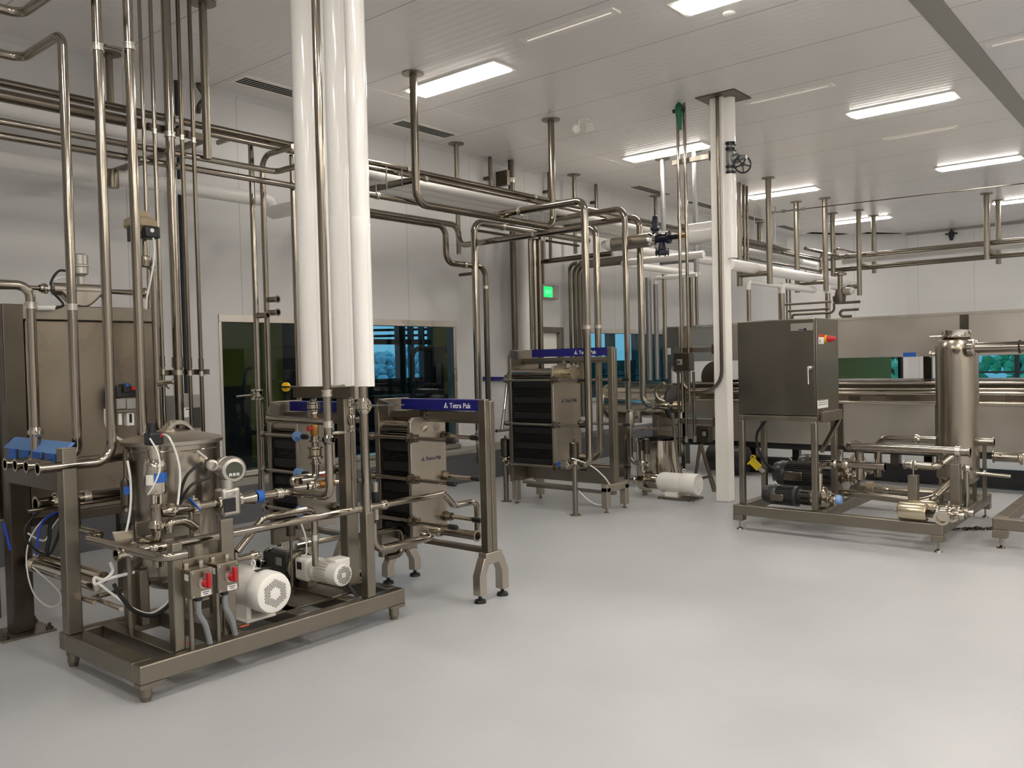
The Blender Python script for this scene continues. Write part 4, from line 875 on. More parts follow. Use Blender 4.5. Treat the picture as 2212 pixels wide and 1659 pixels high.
# ---------------------------------------------------------------- process pipes of the skid
def zat(px, py, y): return at(px, py, y=y).z
o = pipe('long pipe from the taped valve through the meter, rising in front of the white columns', S(347, 1106, y=yv).X(626).Y(px=713).zt(ZC), r=.0235, rings=[(600, 1060), (711, 843), (712, 920)], clamps=[(365, 1100), (712, 945), (714, 962)], bend=.06)
for px, py in ((711, 845), (712, 921)):
    pp, d = nearest_on(S(347, 1106, y=yv).X(626).Y(px=713).zt(ZC).p[2:], px, py); MB().cyl(pp, pp+Vector((.12, 0, .0)), .008, seg=8).build('standoff', 'steel_pipe', o)
# butterfly valve with blue handle on it
c = at(418, 1098, y=yv); zp = zat(347, 1106, yv)
t = thing('butterfly_valve', 'butterfly valve with a blue lever handle in front of the tank', 'valve', (c.x, yv, zp))
MB().lathe([(.03, -.02), (.045, -.016), (.045, .016), (.03, .02)], (c.x, yv, zp), (1, 0, 0), 20).cyl((c.x, yv, zp), (c.x, yv-.0, zp+.06), .01).build('body', 'steel_mirror', t); MB().bar(at(408, 1076, y=yv-.05), at(432, 1103, y=yv-.04), .022, .006).build('handle', 'blue_tape', t, label='blue handle')
MB().cyl((c.x-.02, yv-.01, .3), (c.x-.02, yv-.01, zp-.02), .012).build('support', 'steel_frame', t)
# flow meter with round display head
mx = at(492, 1090, y=yv).x; t = thing('flow_meter', 'silver flow meter with a round display window in front of the tank', 'flow meter', (mx, yv, zp-.1))
MB().cbox((mx, yv, zp), .11, .09, .15).build('meter_body', 'skin_grey', t, .015); qa, qb = at(484, 1108, y=yv-.05), at(509, 1074, y=yv-.05)
MB().box(qa.x, qb.x, yv-.053, yv-.045, qa.z, qb.z).build('name_plate', 'black_plastic', t, .003)
for s_ in (-1, 1): MB().lathe([(.025, 0), (.045, .004), (.045, .02), (.025, .024)], (mx+s_*.062-.012, yv, zp), (1, 0, 0), 20).build('flange', 'steel_mirror', t)
zn = zat(490, 1060, yv); zh = zat(500, 1014, yv); MB().lathe([(.032, zp+.07), (.028, zn-.03), (.05, zn-.022), (.05, zn-.002), (.034, zn), (.036, zh-.05)], (mx, yv, 0), (0, 0, 1), 20).build('neck', 'skin_grey', t)
ax = Vector((-.25, -1, -.02)).normalized(); hc = Vector((mx+.04, yv+.03, zh))
MB().lathe([(.04, -.09), (.062, -.085), (.066, -.03), (.062, -.028), (.062, .0), (.068, .002), (.072, .01), (.072, .05), (.062, .066), (.046, .07), (.046, .062), (0, .062)], hc, ax, 32).build('display_head', 'skin_grey', t)
MB().lathe([(.046, .063), (.046, .066), (0, .066)], hc, ax, 28).build('window', 'lcd', t)
u_, v_, d_ = Vector((1, -.25, 0)).normalized(), Vector((0, 0, 1)), ax
for k in range(3):
    cc = hc+ax*.0665+u_*(-.02+.02*k)+v_*(-.024)
    MB().obox(cc+v_*.006, u_*.007, v_*.0022, ax*.001).obox(cc-u_*.005, u_*.002, v_*.008, ax*.001).obox(cc+u_*.005, u_*.002, v_*.008, ax*.001).obox(cc-v_*.001, u_*.005, v_*.002, ax*.001).build('digit', 'white_print', t)
cg = at(458, 1005, y=yv-.02); MB().cyl(hc-u_*.05, cg, .024).lathe([(.024, -.03), (.03, -.02), (.03, .015), (.02, .02), (.02, .005), (0, .005)], cg, Vector((-.4, -1, 0)), 16).build('junction_port', 'skin_grey', t)
MB().cyl(hc-u_*.045+ax*(-.02), hc-u_*.075+ax*(-.02), .02).build('blue_film', 'blue_film', t)
for (a_, b_) in (((436, 1000), (386, 1080)), ((452, 1032), (388, 1090))):
    cable('', [at(*a_, y=yv-.04), at((a_[0]+b_[0])/2-8, (a_[1]+b_[1])/2-12, y=yv-.06), at(*b_, y=yv-.03)], .008, 'cable_black', name='signal_cable', parent=t)
MB().tube([(mx+.075, yv, zp), (mx+.16, yv, zp)], [.024, .04], 18).build('reducer', 'steel_pipe', t)
c = at(563, 1076, y=yv-.02); tag(MB().lathe([(.036, -.02), (.036, .02)], (c.x, yv, zat(563, 1072, yv)), (1, 0, 0), 20, False).build('tape_band', 'blue_tape'), 'blue tape band round the pipe right of the display flow meter', 'tape')

# long rail pipe across the front, U at its left end, dropping into the first exchanger
yr = 3.87
o = pipe('long bright pipe across the front of the skid, ending down at the first plate exchanger', S(322, 1170, y=yr+.34).X(284).Y(px=322).X(395).X(958).d(dz=-.1, dx=.1).X(1030).Z(1165), r=.0215, rings=[(795, 1084)], clamps=[(822, 1076)], bend=.055)
pipe('lower hairpin pipe on the left of the skid front', S(330, 1160, y=4.25).X(px=300).Y(px=330), r=.02, m='steel_mirror', bend=.05)
o = pipe('short pipe with clamps crossing under the long front pipe', S(270, 1195, y=4.05).X(318), r=.026, m='steel_mirror', clamps=[(285, 1190)], open_start=True)
pipe('curved pipe hooking over behind the long front pipe near the tank', S(365, 1150, y=4.1).Z(1130).X(400).d(dz=-.05, dx=.06), r=.022, bend=.08)
pipe('arched pipe rising from the pump and passing over the white motor', S(512, 1192, y=4.1).d(dx=.17, dz=.16).X(678).Z(1222), r=.02, bend=.06, rings=[(668, 1162)])
pipe('short pipe with an elbow feeding the pump behind the switch boxes', S(508, 1192, y=4.15).Z(1208).X(560), r=.018, bend=.05, clamps=[(549, 1200)])
pipe('horizontal pipe at the back of the skid to the pump outlet', S(640, 1180, y=4.45).X(740), r=.018, rings=[(668, 1173)])
t = thing('solenoid', 'small steel cylinder with a thin white hose beside the arched pipe', 'actuator', at(628, 1130, y=4.4))
a = at(628, 1157, y=4.4); b = at(628, 1122, y=4.4); MB().cyl(a, b, .028).build('cylinder', 'steel_dark', t); MB().cyl((a.x, a.y, SZ1), a, .01).build('stand', 'steel_frame', t); cable('', [at(650, 1130, y=4.3), at(660, 1160, y=4.2), at(662, 1195, y=4.15), at(652, 1200, y=4.1)], .005, 'cable_white', name='air_hose', parent=t)
# ---------------------------------------------------------------- switch boxes
def switch_box(label, x0, y0, x1, y1, yf, text1):
    a, b = at(x0, y1, y=yf), at(x1, y0, y=yf); dz = .0
    t = thing('switch_box', label, 'switch box', ((a.x+b.x)/2, yf+.05, a.z), 'stainless switch boxes')
    MB().box(a.x, b.x, yf, yf+.085, a.z, b.z).build('enclosure', 'steel_frame', t, .004)
    cx, cz = (a.x+b.x)/2, (a.z+b.z)/2
    for sx in (a.x+.012, b.x-.012):
        for sz in (a.z+.012, b.z-.012): MB().lathe([(.005, 0), (.005, .004), (0, .005)], (sx, yf, sz), (0, -1, 0), 8).build('screw', 'steel_mirror', t)
    MB().lathe([(.028, 0), (.028, .006), (.0, .007)], (cx+.01, yf, cz+.0), (0, -1, 0), 24).build('dial_plate', 'skin_grey', t)
    h = MB().lathe([(.021, 0), (.019, .026), (0, .027)], (cx+.016, yf-.005, cz-.004), (0, -1, 0), 20).build('rotary_handle', 'red_plastic', t, label='red rotary handle')
    MB().box(cx+.007, cx+.025, yf-.045, yf-.02, cz-.02, cz+.05).build('handle_grip', 'red_plastic', h, .003)
    lw = .05; MB().box(cx-.008, cx+.045, yf-.003, yf, a.z+.004, a.z+.03).build('name_label', 'label_white', t, label='white printed label')
    for k, (w_, zz) in enumerate(((.036, .021), (.024, .011))): MB().box(cx+.018-w_/2, cx+.018+w_/2, yf-.0035, yf-.003, a.z+zz, a.z+zz+.004).build('print_line', 'dark_print', t)
    MB().box(a.x-.001, a.x, yf+.02, yf+.055, b.z-.05, b.z-.02).build('side_label', 'label_white', t)
    for sx in (a.x+.02, b.x-.02): MB().box(sx-.01, sx+.01, yf+.07, yf+.085, b.z, b.z+.025).build('mount_tab', 'steel_mirror', t)
    MB().lathe([(.018, 0), (.02, .004), (.02, .022), (.016, .024)], (cx+.0, yf+.04, a.z), (0, 0, -1), 14).build('cable_gland', 'black_plastic', t)
    g = at(480 if x0 < 440 else 500, 1372, z=.14)
    cable('', [(cx, yf+.04, a.z-.02), (cx+.003, yf+.04, a.z-.09), (cx+.04, yf+.05, a.z-.16), (cx+.09, yf+.08, .12)], .0145, 'conduit_grey', name='flexible_conduit', parent=t)
    MB().cyl((a.x+.03, yf+.06, SZ1-.0), (a.x+.03, yf+.06, a.z), .013).build('stand_tube', 'steel_frame', t)
switch_box('left stainless switch box with a red rotary handle on the skid front', 413, 1224, 459, 1296, 3.79, 'A')
switch_box('right stainless switch box with a red rotary handle, next to the white motor', 471, 1210, 515, 1283, 3.81, 'B')

# ================================================================ white insulated columns on their steel stand
xc = 3.40
zbk = at(700, 834, x=xc).z
def column_pipe(label, px, x, rpx, zb, joint_py):
    p = at(px, 834, x=x); r = rpx*depth(p)/FPX
    o = MB().tube([(p.x, p.y, zb), (p.x, p.y, ZC)], r, 40).build('insulated_pipe', 'pvc_white'); tag(o, label, 'insulated pipe', 'four white insulated pipes')
    zj = S((p.x, p.y, zb)).Z(joint_py).p[-1].z
    MB().lathe([(r*1.0, -.11), (r*1.012, -.11), (r*1.012, .0), (r*1.0, .001)], (p.x, p.y, zj), (0, 0, 1), 40, False).build('overlap_joint', 'pvc_white', o)
    MB().tube([(p.x-r*.05, p.y-r*.99, zb), (p.x-r*.05, p.y-r*.99, ZC)], .003, 6).build('seam', 'pvc_white', o)
    return p, r
c1p, c1r = column_pipe('leftmost of the four white columns, standing on the steel stand', 676, xc, 25, zbk, 497)
c2p, c2r = column_pipe('second from the left of the four white columns, half hidden between its neighbours', 707, xc+.09, 22, zbk, 500)
c3p, c3r = column_pipe('third from the left of the four white columns, right of the bare steel pipe', 745, xc-.02, 24, zbk, 472)
c4p, c4r = column_pipe('rightmost of the four white columns, its bottom hanging past the stand', 788, 3.34, 21.5, zbk, 470)
t = thing('column_stand', 'steel post with a flat top beam carrying the white columns behind the foreground skid', 'stand', (xc, 4.3, SZ1))
ya0, ya1 = at(632, 845, x=xc-.05).y, at(766, 845, x=xc-.05).y
MB().box(xc-.05, xc+.02, ya1, ya0, zbk-.075, zbk).build('top_beam', 'steel_frame', t, .004)
pq = at(757, 1205, x=xc); MB().box(xc-.045, xc+.045, pq.y-.035, pq.y+.04, SZ1, zbk-.075).build('post', 'steel_frame', t, .006)
MB().box(xc-.06, xc+.06, pq.y-.06, pq.y+.06, SZ1-.001, SZ1+.01).build('foot_plate', 'steel_frame', t)
MB().box(xc-.056, xc+.026, ya1-.01, ya1+.03, zbk-.08, zbk+.003).build('end_clip', 'steel_brushed', t, .003)
k0 = at(616, 836, x=xc); MB().lathe([(.03, 0), (.032, .02), (.02, .026), (0, .026)], k0+Vector((.03, .02, 0)), (-1, -.3, 0), 20).build('yellow_knob', 'yellow_plastic', t, label='yellow and black round knob')
MB().cbox(k0+Vector((-.0, .01, .0)), .012, .05, .012).build('knob_pointer', 'black_plastic', t); MB().cyl(k0+Vector((.02, 0, 0)), (xc, ya0, k0.z), .008).build('knob_stem', 'steel_pipe', t)

def stack(label, name, px, yx, items, cat, m='steel_mirror', x=None):
    """vertical train of fittings: items are (py_top, py_bottom, radius in px, material, part name)"""
    c = at(px, items[0][0], x=x) if x is not None else at(px, items[0][0], y=yx)
    t = thing(name, label, cat, (c.x, c.y, S((c.x, c.y, c.z)).Z(items[-1][1]).p[-1].z)); k = depth(c)/FPX
    for (a, b, r, mm, nm) in items:
        z0, z1 = S(tuple(c)).Z(b).p[-1].z, S(tuple(c)).Z(a).p[-1].z; r *= k
        MB().lathe([(r*.8, z0), (r, z0+.15*(z1-z0)), (r, z1-.15*(z1-z0)), (r*.8, z1)], (c.x, c.y, 0), (0, 0, 1), 22).build(nm, mm, t)
    return t, c, k
SM, SPp = 'steel_mirror', 'steel_pipe'
t, c, k = stack('valve train with brass check valve and sight glass under the leftmost white column', 'valve_train', 677, None,
    [(858, 872, 7, SPp, 'spool'), (868, 873, 13, SM, 'pipe_clamp'), (872, 884, 14, SM, 'butterfly_valve'), (884, 888, 12, SM, 'pipe_clamp'), (888, 902, 8, SM, 'spool'), (902, 915, 11, 'brass', 'union'), (915, 940, 9, 'brass', 'check_valve'), (940, 952, 10, SM, 'union'), (950, 955, 13, SM, 'pipe_clamp'), (955, 966, 8, SM, 'spool'), (965, 969, 17, SM, 'flange'), (969, 985, 13, 'gold_steel', 'sight_glass'), (985, 990, 17, SM, 'flange'), (990, 1002, 8, SM, 'spool'), (999, 1003, 12, SM, 'pipe_clamp')], 'valve', x=xc)
for a_ in range(4):
    an = a_*math.pi/2+.4; MB().cyl(Vector((c.x+14*k*math.cos(an), c.y+14*k*math.sin(an), S(tuple(c)).Z(990).p[-1].z)), Vector((c.x+14*k*math.cos(an), c.y+14*k*math.sin(an), S(tuple(c)).Z(965).p[-1].z)), .004, seg=8).build('tie_rod', SM, t)
z3 = S(tuple(c)).Z(1003).p[-1].z
MB().tube(fillet([Vector((c.x, c.y, z3)), Vector((c.x, c.y, z3-.1)), Vector((c.x-.12, c.y, z3-.1))], .06), 8*k, 16).build('elbow', SPp, t)
MB().lathe([(.012, 0), (.016, .01), (.016, .03), (0, .032)], Vector((c.x-.02, c.y, S(tuple(c)).Z(926).p[-1].z)), (-1, .2, .1), 14).build('red_wheel', 'red_paint', t, label='small red handwheel')
MB().bar((c.x, c.y-.03, S(tuple(c)).Z(879).p[-1].z), (c.x+.0, c.y-.16, S(tuple(c)).Z(874).p[-1].z), .012, .006).cbox((c.x-.02, c.y-.17, S(tuple(c)).Z(873).p[-1].z), .02, .03, .02).build('lever', SM, t)
t, c, k = stack('thin valve train between the stand post and the rightmost white column', 'valve_train', 757, None,
    [(858, 866, 5, SPp, 'spool'), (862, 867, 8, SM, 'pipe_clamp'), (867, 880, 8, SM, 'ball_valve'), (880, 896, 5, SM, 'spool'), (896, 918, 9, SPp, 'sleeve'), (918, 930, 5, SM, 'spool'), (928, 933, 9, SM, 'pipe_clamp'), (933, 1100, 3.5, SPp, 'drop_pipe')], 'valve', x=3.26)
MB().bar((c.x, c.y, S(tuple(c)).Z(873).p[-1].z), (c.x, c.y-.2, S(tuple(c)).Z(874).p[-1].z), .012, .006).build('lever', SM, t)
# pipe and butterfly valve below the rightmost column
o = pipe('pipe from the front skid post up through a valve to the rightmost white column', [Vector((p2x, 3.86, z2-.02)), Vector((p2x, 3.86, zbk+.004))], r=.0265, clamps=[(794, 866), (795, 886)])
pp = S((p2x, 3.86, 1.2)).Z(876).p[-1]; t = thing('butterfly_valve', 'butterfly valve with a long flat lever below the rightmost white column', 'valve', pp)
MB().lathe([(.034, -.025), (.048, -.018), (.048, .018), (.034, .025)], pp, (0, 0, 1), 22).build('body', SM, t); MB().bar(pp+Vector((0, -.04, .0)), pp+Vector((.06, -.28, .005)), .022, .006).cyl(pp, pp+Vector((0, -.06, 0)), .014).build('lever', SM, t, label='flat lever handle')
pipe('tilted pipe stub with an open end crossing in front of the half hidden exchanger', [at(592, 905, y=4.6), at(712, 912, y=4.3)], r=.022, open_start=True)
pipe('short bright pipe stub right of the thin valve train', [at(768, 908, y=4.3), at(783, 906, y=4.2)], r=.02)
# lower brass valve on a horizontal branch
c = at(705, 1045, y=4.35); t = thing('ball_valve', 'brass ball valve with a star handle on a short branch behind the tall bent pipe', 'valve', c)
MB().lathe([(.016, -.06), (.026, -.055), (.026, -.02), (.03, 0), (.026, .02), (.026, .05), (.016, .055)], c, (1, -.1, 0), 18).build('body', 'brass', t); MB().cyl(c, c+Vector((0, 0, .05)), .008).cbox(c+Vector((0, 0, .055)), .06, .02, .01).cbox(c+Vector((0, 0, .055)), .02, .06, .01).build('star_handle', 'red_paint', t)
MB().tube([c+Vector((-.06, 0, 0)), c+Vector((-.24, .02, 0))], .018).build('inlet_nipple', SM, t); MB().tube([c+Vector((.05, 0, 0)), c+Vector((.12, 0, 0))], .014).build('outlet_nipple', SM, t); clamp_mb(c+Vector((-.12, 0, 0)), Vector((1, 0, 0)), .02).build('pipe_clamp', SM, t)
pipe('polished U-shaped pipe lying behind the brass ball valve', S(715, 1022, y=4.6).X(px=632).Z(1045).X(px=655), r=.02, m=SM, bend=.04)
pipe('pipe dropping and hooking right behind the stand post', S(770, 1038, y=4.4).X(px=784).Z(1180).X(800), r=.02, bend=.05)
pipe('sagging pipe from the stand to the foot of the first plate exchanger', S(806, 1130, y=4.0).Z(1190).X(px=935).Y(px=912), r=.025, bend=.13, clamps=[(920, 1150)])
pipe('second lower pipe looping behind the sagging pipe at the first exchanger', S(770, 1160, y=4.35).X(px=868).Z(1196).X(px=835), r=.022, m='steel_old', bend=.06)
c = at(811, 1080, y=4.1); t = thing('actuated_valve', 'black and steel valve actuator right of the front skid post', 'valve', at(811, 1130, y=4.1))
for a_, b_, r_, m_, n_ in ((1042, 1064, .021, 'steel_brushed', 'upper_cylinder'), (1062, 1098, .024, 'black_plastic', 'middle_band'), (1096, 1122, .021, 'steel_brushed', 'lower_cylinder'), (1122, 1180, .009, 'black_plastic', 'stem')):
    MB().cyl((c.x, c.y, S(tuple(c)).Z(b_).p[-1].z), (c.x, c.y, S(tuple(c)).Z(a_).p[-1].z), r_).build(n_, m_, t)

# ================================================================ pumps on the foreground skid
def hole_disc(parent, cen, ax, rad, holes, m='void_black', hr=.003, name='vent_hole'):
    u, v, d = frame_of(ax); mb = MB()
    for (a, b) in holes: mb.lathe([(hr, 0), (hr, .0016)], Vector(cen)+u*a+v*b, d, 6)
    return mb.build(name, m, parent)
# big white motor: fan cover towards the viewer, shaft along +y
t = thing('electric_motor', 'big round white electric motor with a hexagon of vent holes on the foreground skid', 'motor', (0, 0, 0))
fz = SZ1+.165; fc = at(592, 1281, z=fz); my = fc.y; t.location = (fc.x, my+.2, SZ1)
A_ = Vector((0, 1, 0)); fr = .112
MB().lathe([(.0, -.012), (fr*.72, -.012), (fr*.92, -.004), (fr, .018), (fr*1.0, .1), (fr*.985, .105)], fc, A_, 48).build('fan_cover', 'motor_white', t)
MB().lathe([(fr*.97, .1), (fr*.97, .34), (fr*.9, .37), (fr*.6, .385), (.03, .39), (.03, .43)], fc, A_, 40).build('body', 'motor_white', t)
holes = []
for i in range(-9, 10):
    for j in range(-9, 10):
        a = (i+.5*(j % 2))*.0092; b = j*.008
        q = max(abs(a), abs(a*.5+b*.866), abs(a*.5-b*.866))
        if .028 < q < .068: holes.append((a, b))
hole_disc(t, fc+Vector((0, -.0135, 0)), A_, fr, holes)
MB().box(fc.x+.05, fc.x+.14, my+.14, my+.26, fz-.02, fz+.06).build('terminal_box', 'motor_white', t, .006)
MB().box(fc.x-.09, fc.x+.09, my+.12, my+.34, SZ1, SZ1+.014).box(fc.x-.08, fc.x-.05, my+.14, my+.3, SZ1, fz-.07).box(fc.x+.05, fc.x+.08, my+.14, my+.3, SZ1, fz-.07).build('mounting_foot', 'motor_white', t, .004)
MB().ring((fc.x-.01, my+.17, fz+fr+.028), (1, 0, 0), .016, .005, 20, 8).cyl((fc.x-.01, my+.17, fz+fr-.01), (fc.x-.01, my+.17, fz+fr+.014), .006).build('lifting_eye', 'motor_white', t)
MB().cbox((fc.x-.0, my+.1, fz+fr+.002), .09, .02, .006).build('cable_tie', 'black_plastic', t)
# geared motor and rotary lobe pump
gz = SZ1+.125; gc = at(741, 1242, z=gz); gy = gc.y
t = thing('gear_motor', 'smaller white geared motor with ribbed body right of the big white motor', 'motor', (gc.x, gy+.2, SZ1))
gr = .07
MB().lathe([(0, -.008), (gr*.75, -.008), (gr*.95, 0), (gr, .02), (gr, .085)], gc, A_, 36).build('fan_cover', 'motor_white', t)
holes = [(a*.0095, b*.0095) for a in range(-5, 6) for b in range(-5, 6) if .012 < math.hypot(a*.0095, b*.0095) < .05 and max(abs(a), abs(b)) > 1]
hole_disc(t, gc+Vector((0, -.0095, 0)), A_, gr, holes, hr=.0034)
mb = MB().lathe([(gr*.82, .08), (gr*.82, .22)], gc, A_, 30)
for k_ in range(24):
    an = k_*2*math.pi/24; e = Vector((math.cos(an), 0, math.sin(an))); mb.obox(gc+A_*.15+e*gr*.9, e*gr*.1, A_*.065, e.cross(A_)*.0028)
mb.build('finned_body', 'motor_white', t)
MB().lathe([(gr*1.02, .215), (gr*1.05, .225), (gr*1.05, .245), (gr*.8, .25), (gr*.75, .28)], gc, A_, 30).build('flange', 'motor_white', t)
MB().box(gc.x-.06, gc.x+.05, gy+.275, gy+.40, gz-.075, gz+.065).build('gearbox', 'motor_white', t, .02); MB().cbox((gc.x-.061, gy+.345, gz+.02), .002, .045, .045).build('name_plate', 'black_plastic', t)
MB().box(gc.x-.02, gc.x+.09, gy+.04, gy+.14, gz+.03, gz+.085).build('terminal_box', 'motor_white', t, .008)
MB().box(gc.x-.08, gc.x+.06, gy+.0, gy+.42, SZ1-.0, SZ1+.012).box(gc.x-.04, gc.x+.03, gy+.29, gy+.38, SZ1+.012, gz-.07).build('bed_plate', 'steel_frame', t, .002)
cable('', [(gc.x+.05, gy+.06, gz-.06), (gc.x+.06, gy+.0, gz-.1), (gc.x+.04, gy-.08, SZ1-.01), (gc.x-.0, gy-.12, SZ1-.02)], .011, 'motor_grey', name='flexible_conduit', parent=t)
t = thing('lobe_pump', 'dark grey lobe pump coupled to the small white geared motor', 'pump', (gc.x-.03, gy+.55, SZ1))
MB().lathe([(.085, .40), (.095, .405), (.095, .425), (.06, .44), (.06, .47)], gc+Vector((-.005, 0, -.005)), A_, 30).build('bell_housing', 'steel_old', t); MB().box(gc.x-.08, gc.x+.06, gy+.45, gy+.63, gz-.085, gz+.085).build('gear_case', 'pump_grey', t, .012)
MB().box(gc.x-.075, gc.x+.055, gy+.64, gy+.72, gz-.07, gz+.075).build('pump_head', 'pump_grey', t, .02); MB().box(gc.x-.06, gc.x+.03, gy+.47, gy+.6, gz+.085, gz+.1).box(gc.x-.082, gc.x-.078, gy+.5, gy+.56, gz-.0, gz+.05).build('tag_plate', 'label_grey', t, .003)
for s_ in (-1, 1): MB().cyl((gc.x-.01+s_*.075, gy+.68, gz), (gc.x-.01+s_*.12, gy+.68, gz), .022).lathe([(.022, 0), (.034, .003), (.034, .02), (.022, .024)], (gc.x-.01+s_*.11-.01, gy+.68, gz), (1, 0, 0), 16).build('port', SM, t)
for x_, y_, z_ in ((-.06, .66, .08), (.03, .66, .08)): MB().cbox((gc.x+x_, gy+y_, gz+z_), .04, .03, .02).build('lid_clamp', 'steel_pipe', t, .004)
MB().box(gc.x-.07, gc.x+.05, gy+.46, gy+.62, SZ1, gz-.085).build('pump_foot', 'pump_grey', t)

# ================================================================ plate heat exchangers
def exchanger(label, xm, yn, yp, yf, z_leg, z_top, zp0, zp1, zs, hw, pack, tips, zb0, logo=True, hole=True, wide_feet=.11, bent=True, wrench=None, plate_w=None, banner_z=.075, blue_nuts=False, drip=True):
    """frame along y: near column at yn, pressure plate at yp, fixed head at yf"""
    t = thing('plate_heat_exchanger', label, 'heat exchanger', (xm, (yn+yf)/2, 0))
    pw = plate_w or hw
    # fixed head, near column, carrying and guide bars
    ch = .07
    MB().prism([(xm-hw, yf, zs), (xm-hw, yf, z_top-ch), (xm-hw+ch*.6, yf, z_top), (xm+hw-ch*.6, yf, z_top), (xm+hw, yf, z_top-ch), (xm+hw, yf, zs)], (0, .045, 0)).build('fixed_head', 'steel_frame', t, .004)
    MB().prism([(xm-hw, yf, z_top-ch-.02), (xm-hw, yf-.1, z_top-.12), (xm-hw, yf-.1, z_top-.02), (xm-hw+.0, yf, z_top)], (.02, 0, 0)).build('head_gusset', 'steel_frame', t)
    MB().box(xm-.055, xm-.01, yn-.03, yn+.03, z_leg, z_top).box(xm+.005, xm+.05, yn-.02, yn+.04, z_leg, z_top-.012).build('near_column', 'steel_frame', t, .004)
    MB().box(xm-.045, xm+.045, yn+.03, yf, z_top-.135, z_top-banner_z-.01).box(xm-.02, xm+.02, yn+.03, yf, z_top-.16, z_top-.12).build('carrying_bar', 'steel_frame', t, .004)
    bn = MB().box(xm-.05, xm+.05, yn+.03, yf-.12*(yf-yn), z_top-banner_z, z_top-.002).build('blue_banner', 'blue_sign', t, .002, label='dark blue banner with white lettering')
    MB().box(xm-.03, xm+.03, yn, yf, zb0, zb0+.03).build('guide_bar', 'steel_frame', t, .003)
    # pressure plate and plate pack
    pl = MB().prism([(xm-pw, yp, zp0), (xm-pw, yp, zp1-.03), (xm-pw+.03, yp, zp1), (xm+pw-.03, yp, zp1), (xm+pw, yp, zp1-.03), (xm+pw, yp, zp0)], (0, .03, 0)).build('pressure_plate', 'steel_brushed', t, .003)
    y0 = yp+.034
    mb = MB().box(xm-pw+.05, xm+pw-.03, y0, yf-.004, zp0+.03, zp1-.12)
    nz = int((zp1-zp0-.16)/.016)
    for k in range(nz): mb.box(xm-pw+.032, xm-pw+.05, y0, yf-.004, zp0+.035+k*.016, zp0+.035+k*.016+.011)
    mb.build('plate_pack', 'gasket_plate', t)
    for k in range(pack): # gasket clips seen as dark blocks down the pack's edge
        z = zp0+.08+(zp1-zp0-.28)*k/(max(1, pack-1)); MB().box(xm-pw+.018, xm-pw+.034, y0, yf-.01, z-.03, z+.03).build('gasket_band', 'black_rubber', t)
    MB().cyl((xm-pw+.06, y0, zp1-.07), (xm-pw+.06, yf, zp1-.07), .045).build('roller_cover', 'steel_pipe', t)
    MB().lathe([(.025, 0), (.025, .03), (0, .03)], (xm-.075, (yp+yn*.0+yp)/2-.02, zp1+.03), (1, 0, 0), 16).box(xm-.03, xm-.01, yp, yp+.03, zp1-.02, zp1+.06).build('hanger_roller', 'steel_pipe', t)
    if hole:
        for dx in (-.06, .06): MB().lathe([(.034, 0), (.034, .002), (.0, .0021)], (xm+dx+.02, yp-.0, zp1-.07), (0, -1, 0), 24).build('lifting_hole', 'steel_mirror', t)
    if logo:
        s_ = pw*.22; u = Vector((1, 0, 0)); v = Vector((0, 0, 1)); o0 = Vector((xm-pw*.42, yp-.002, zp1-.36*(zp1-zp0)))
        text_obj('Tetra Pak', s_*1.0, o0+Vector((s_*1.1, 0, 0)), u, v, 'dark_print', pl)
        MB().prism([o0, o0+u*s_*.28, o0+u*s_*.52+v*s_*.5, o0+u*s_*.4+v*s_*.75], (0, .0015, 0)).prism([o0+u*s_*.42, o0+u*s_*.75, o0+u*s_*.62+v*s_*.3], (0, .0015, 0)).build('emblem', 'dark_print', pl)
    # lettering on the banner (its side towards -x)
    u = Vector((0, -1, 0)); v = Vector((0, 0, 1)); s_ = banner_z*.62; o0 = Vector((xm-.0512, yn+.03+.36*(yf-yn), z_top-banner_z*.78))
    if logo: text_obj('Tetra Pak', s_*1.05, o0+u*s_*1.15, u, v, 'white_print', bn)
    if logo: MB().prism([o0, o0+u*s_*.28, o0+u*s_*.52+v*s_*.5, o0+u*s_*.42+v*s_*.8], (.001, 0, 0)).prism([o0+u*s_*.42, o0+u*s_*.78, o0+u*s_*.64+v*s_*.34], (.001, 0, 0)).build('emblem', 'white_print', bn)
    # tie bolts
    for side, (sx, yt) in enumerate(((-1, tips[0]), (1, tips[1]))):
        for z in tips[2]:
            x = xm+sx*(pw+.012 if sx < 0 else pw-.035); z_ = z-(.0 if sx < 0 else .012)
            b = MB().cyl((x, yt+.04, z_), (x, yf+.06, z_), .0145, seg=14).build('tie_bolt', 'steel_pipe', t)
            MB().lathe([(.0, -.004), (.013, 0), (.019, .012), (.019, .07), (.0155, .075)], (x, yt, z_), (0, 1, 0), 14).build('end_cap', 'black_rubber', b)
            MB().cyl((x, yp-.0, z_), (x, yp-.075, z_), .03, seg=6).cyl((x, yp, z_), (x, yp-.014, z_), .038, seg=20).build('hex_nut', 'blue_film' if (blue_nuts and sx < 0) else 'steel_old', b)
            MB().lathe([(.03, 0), (.03, .03), (.022, .05), (.0, .055)], (x, yf+.045, z_), (0, 1, 0), 6).build('head_nut', 'steel_pipe', b)
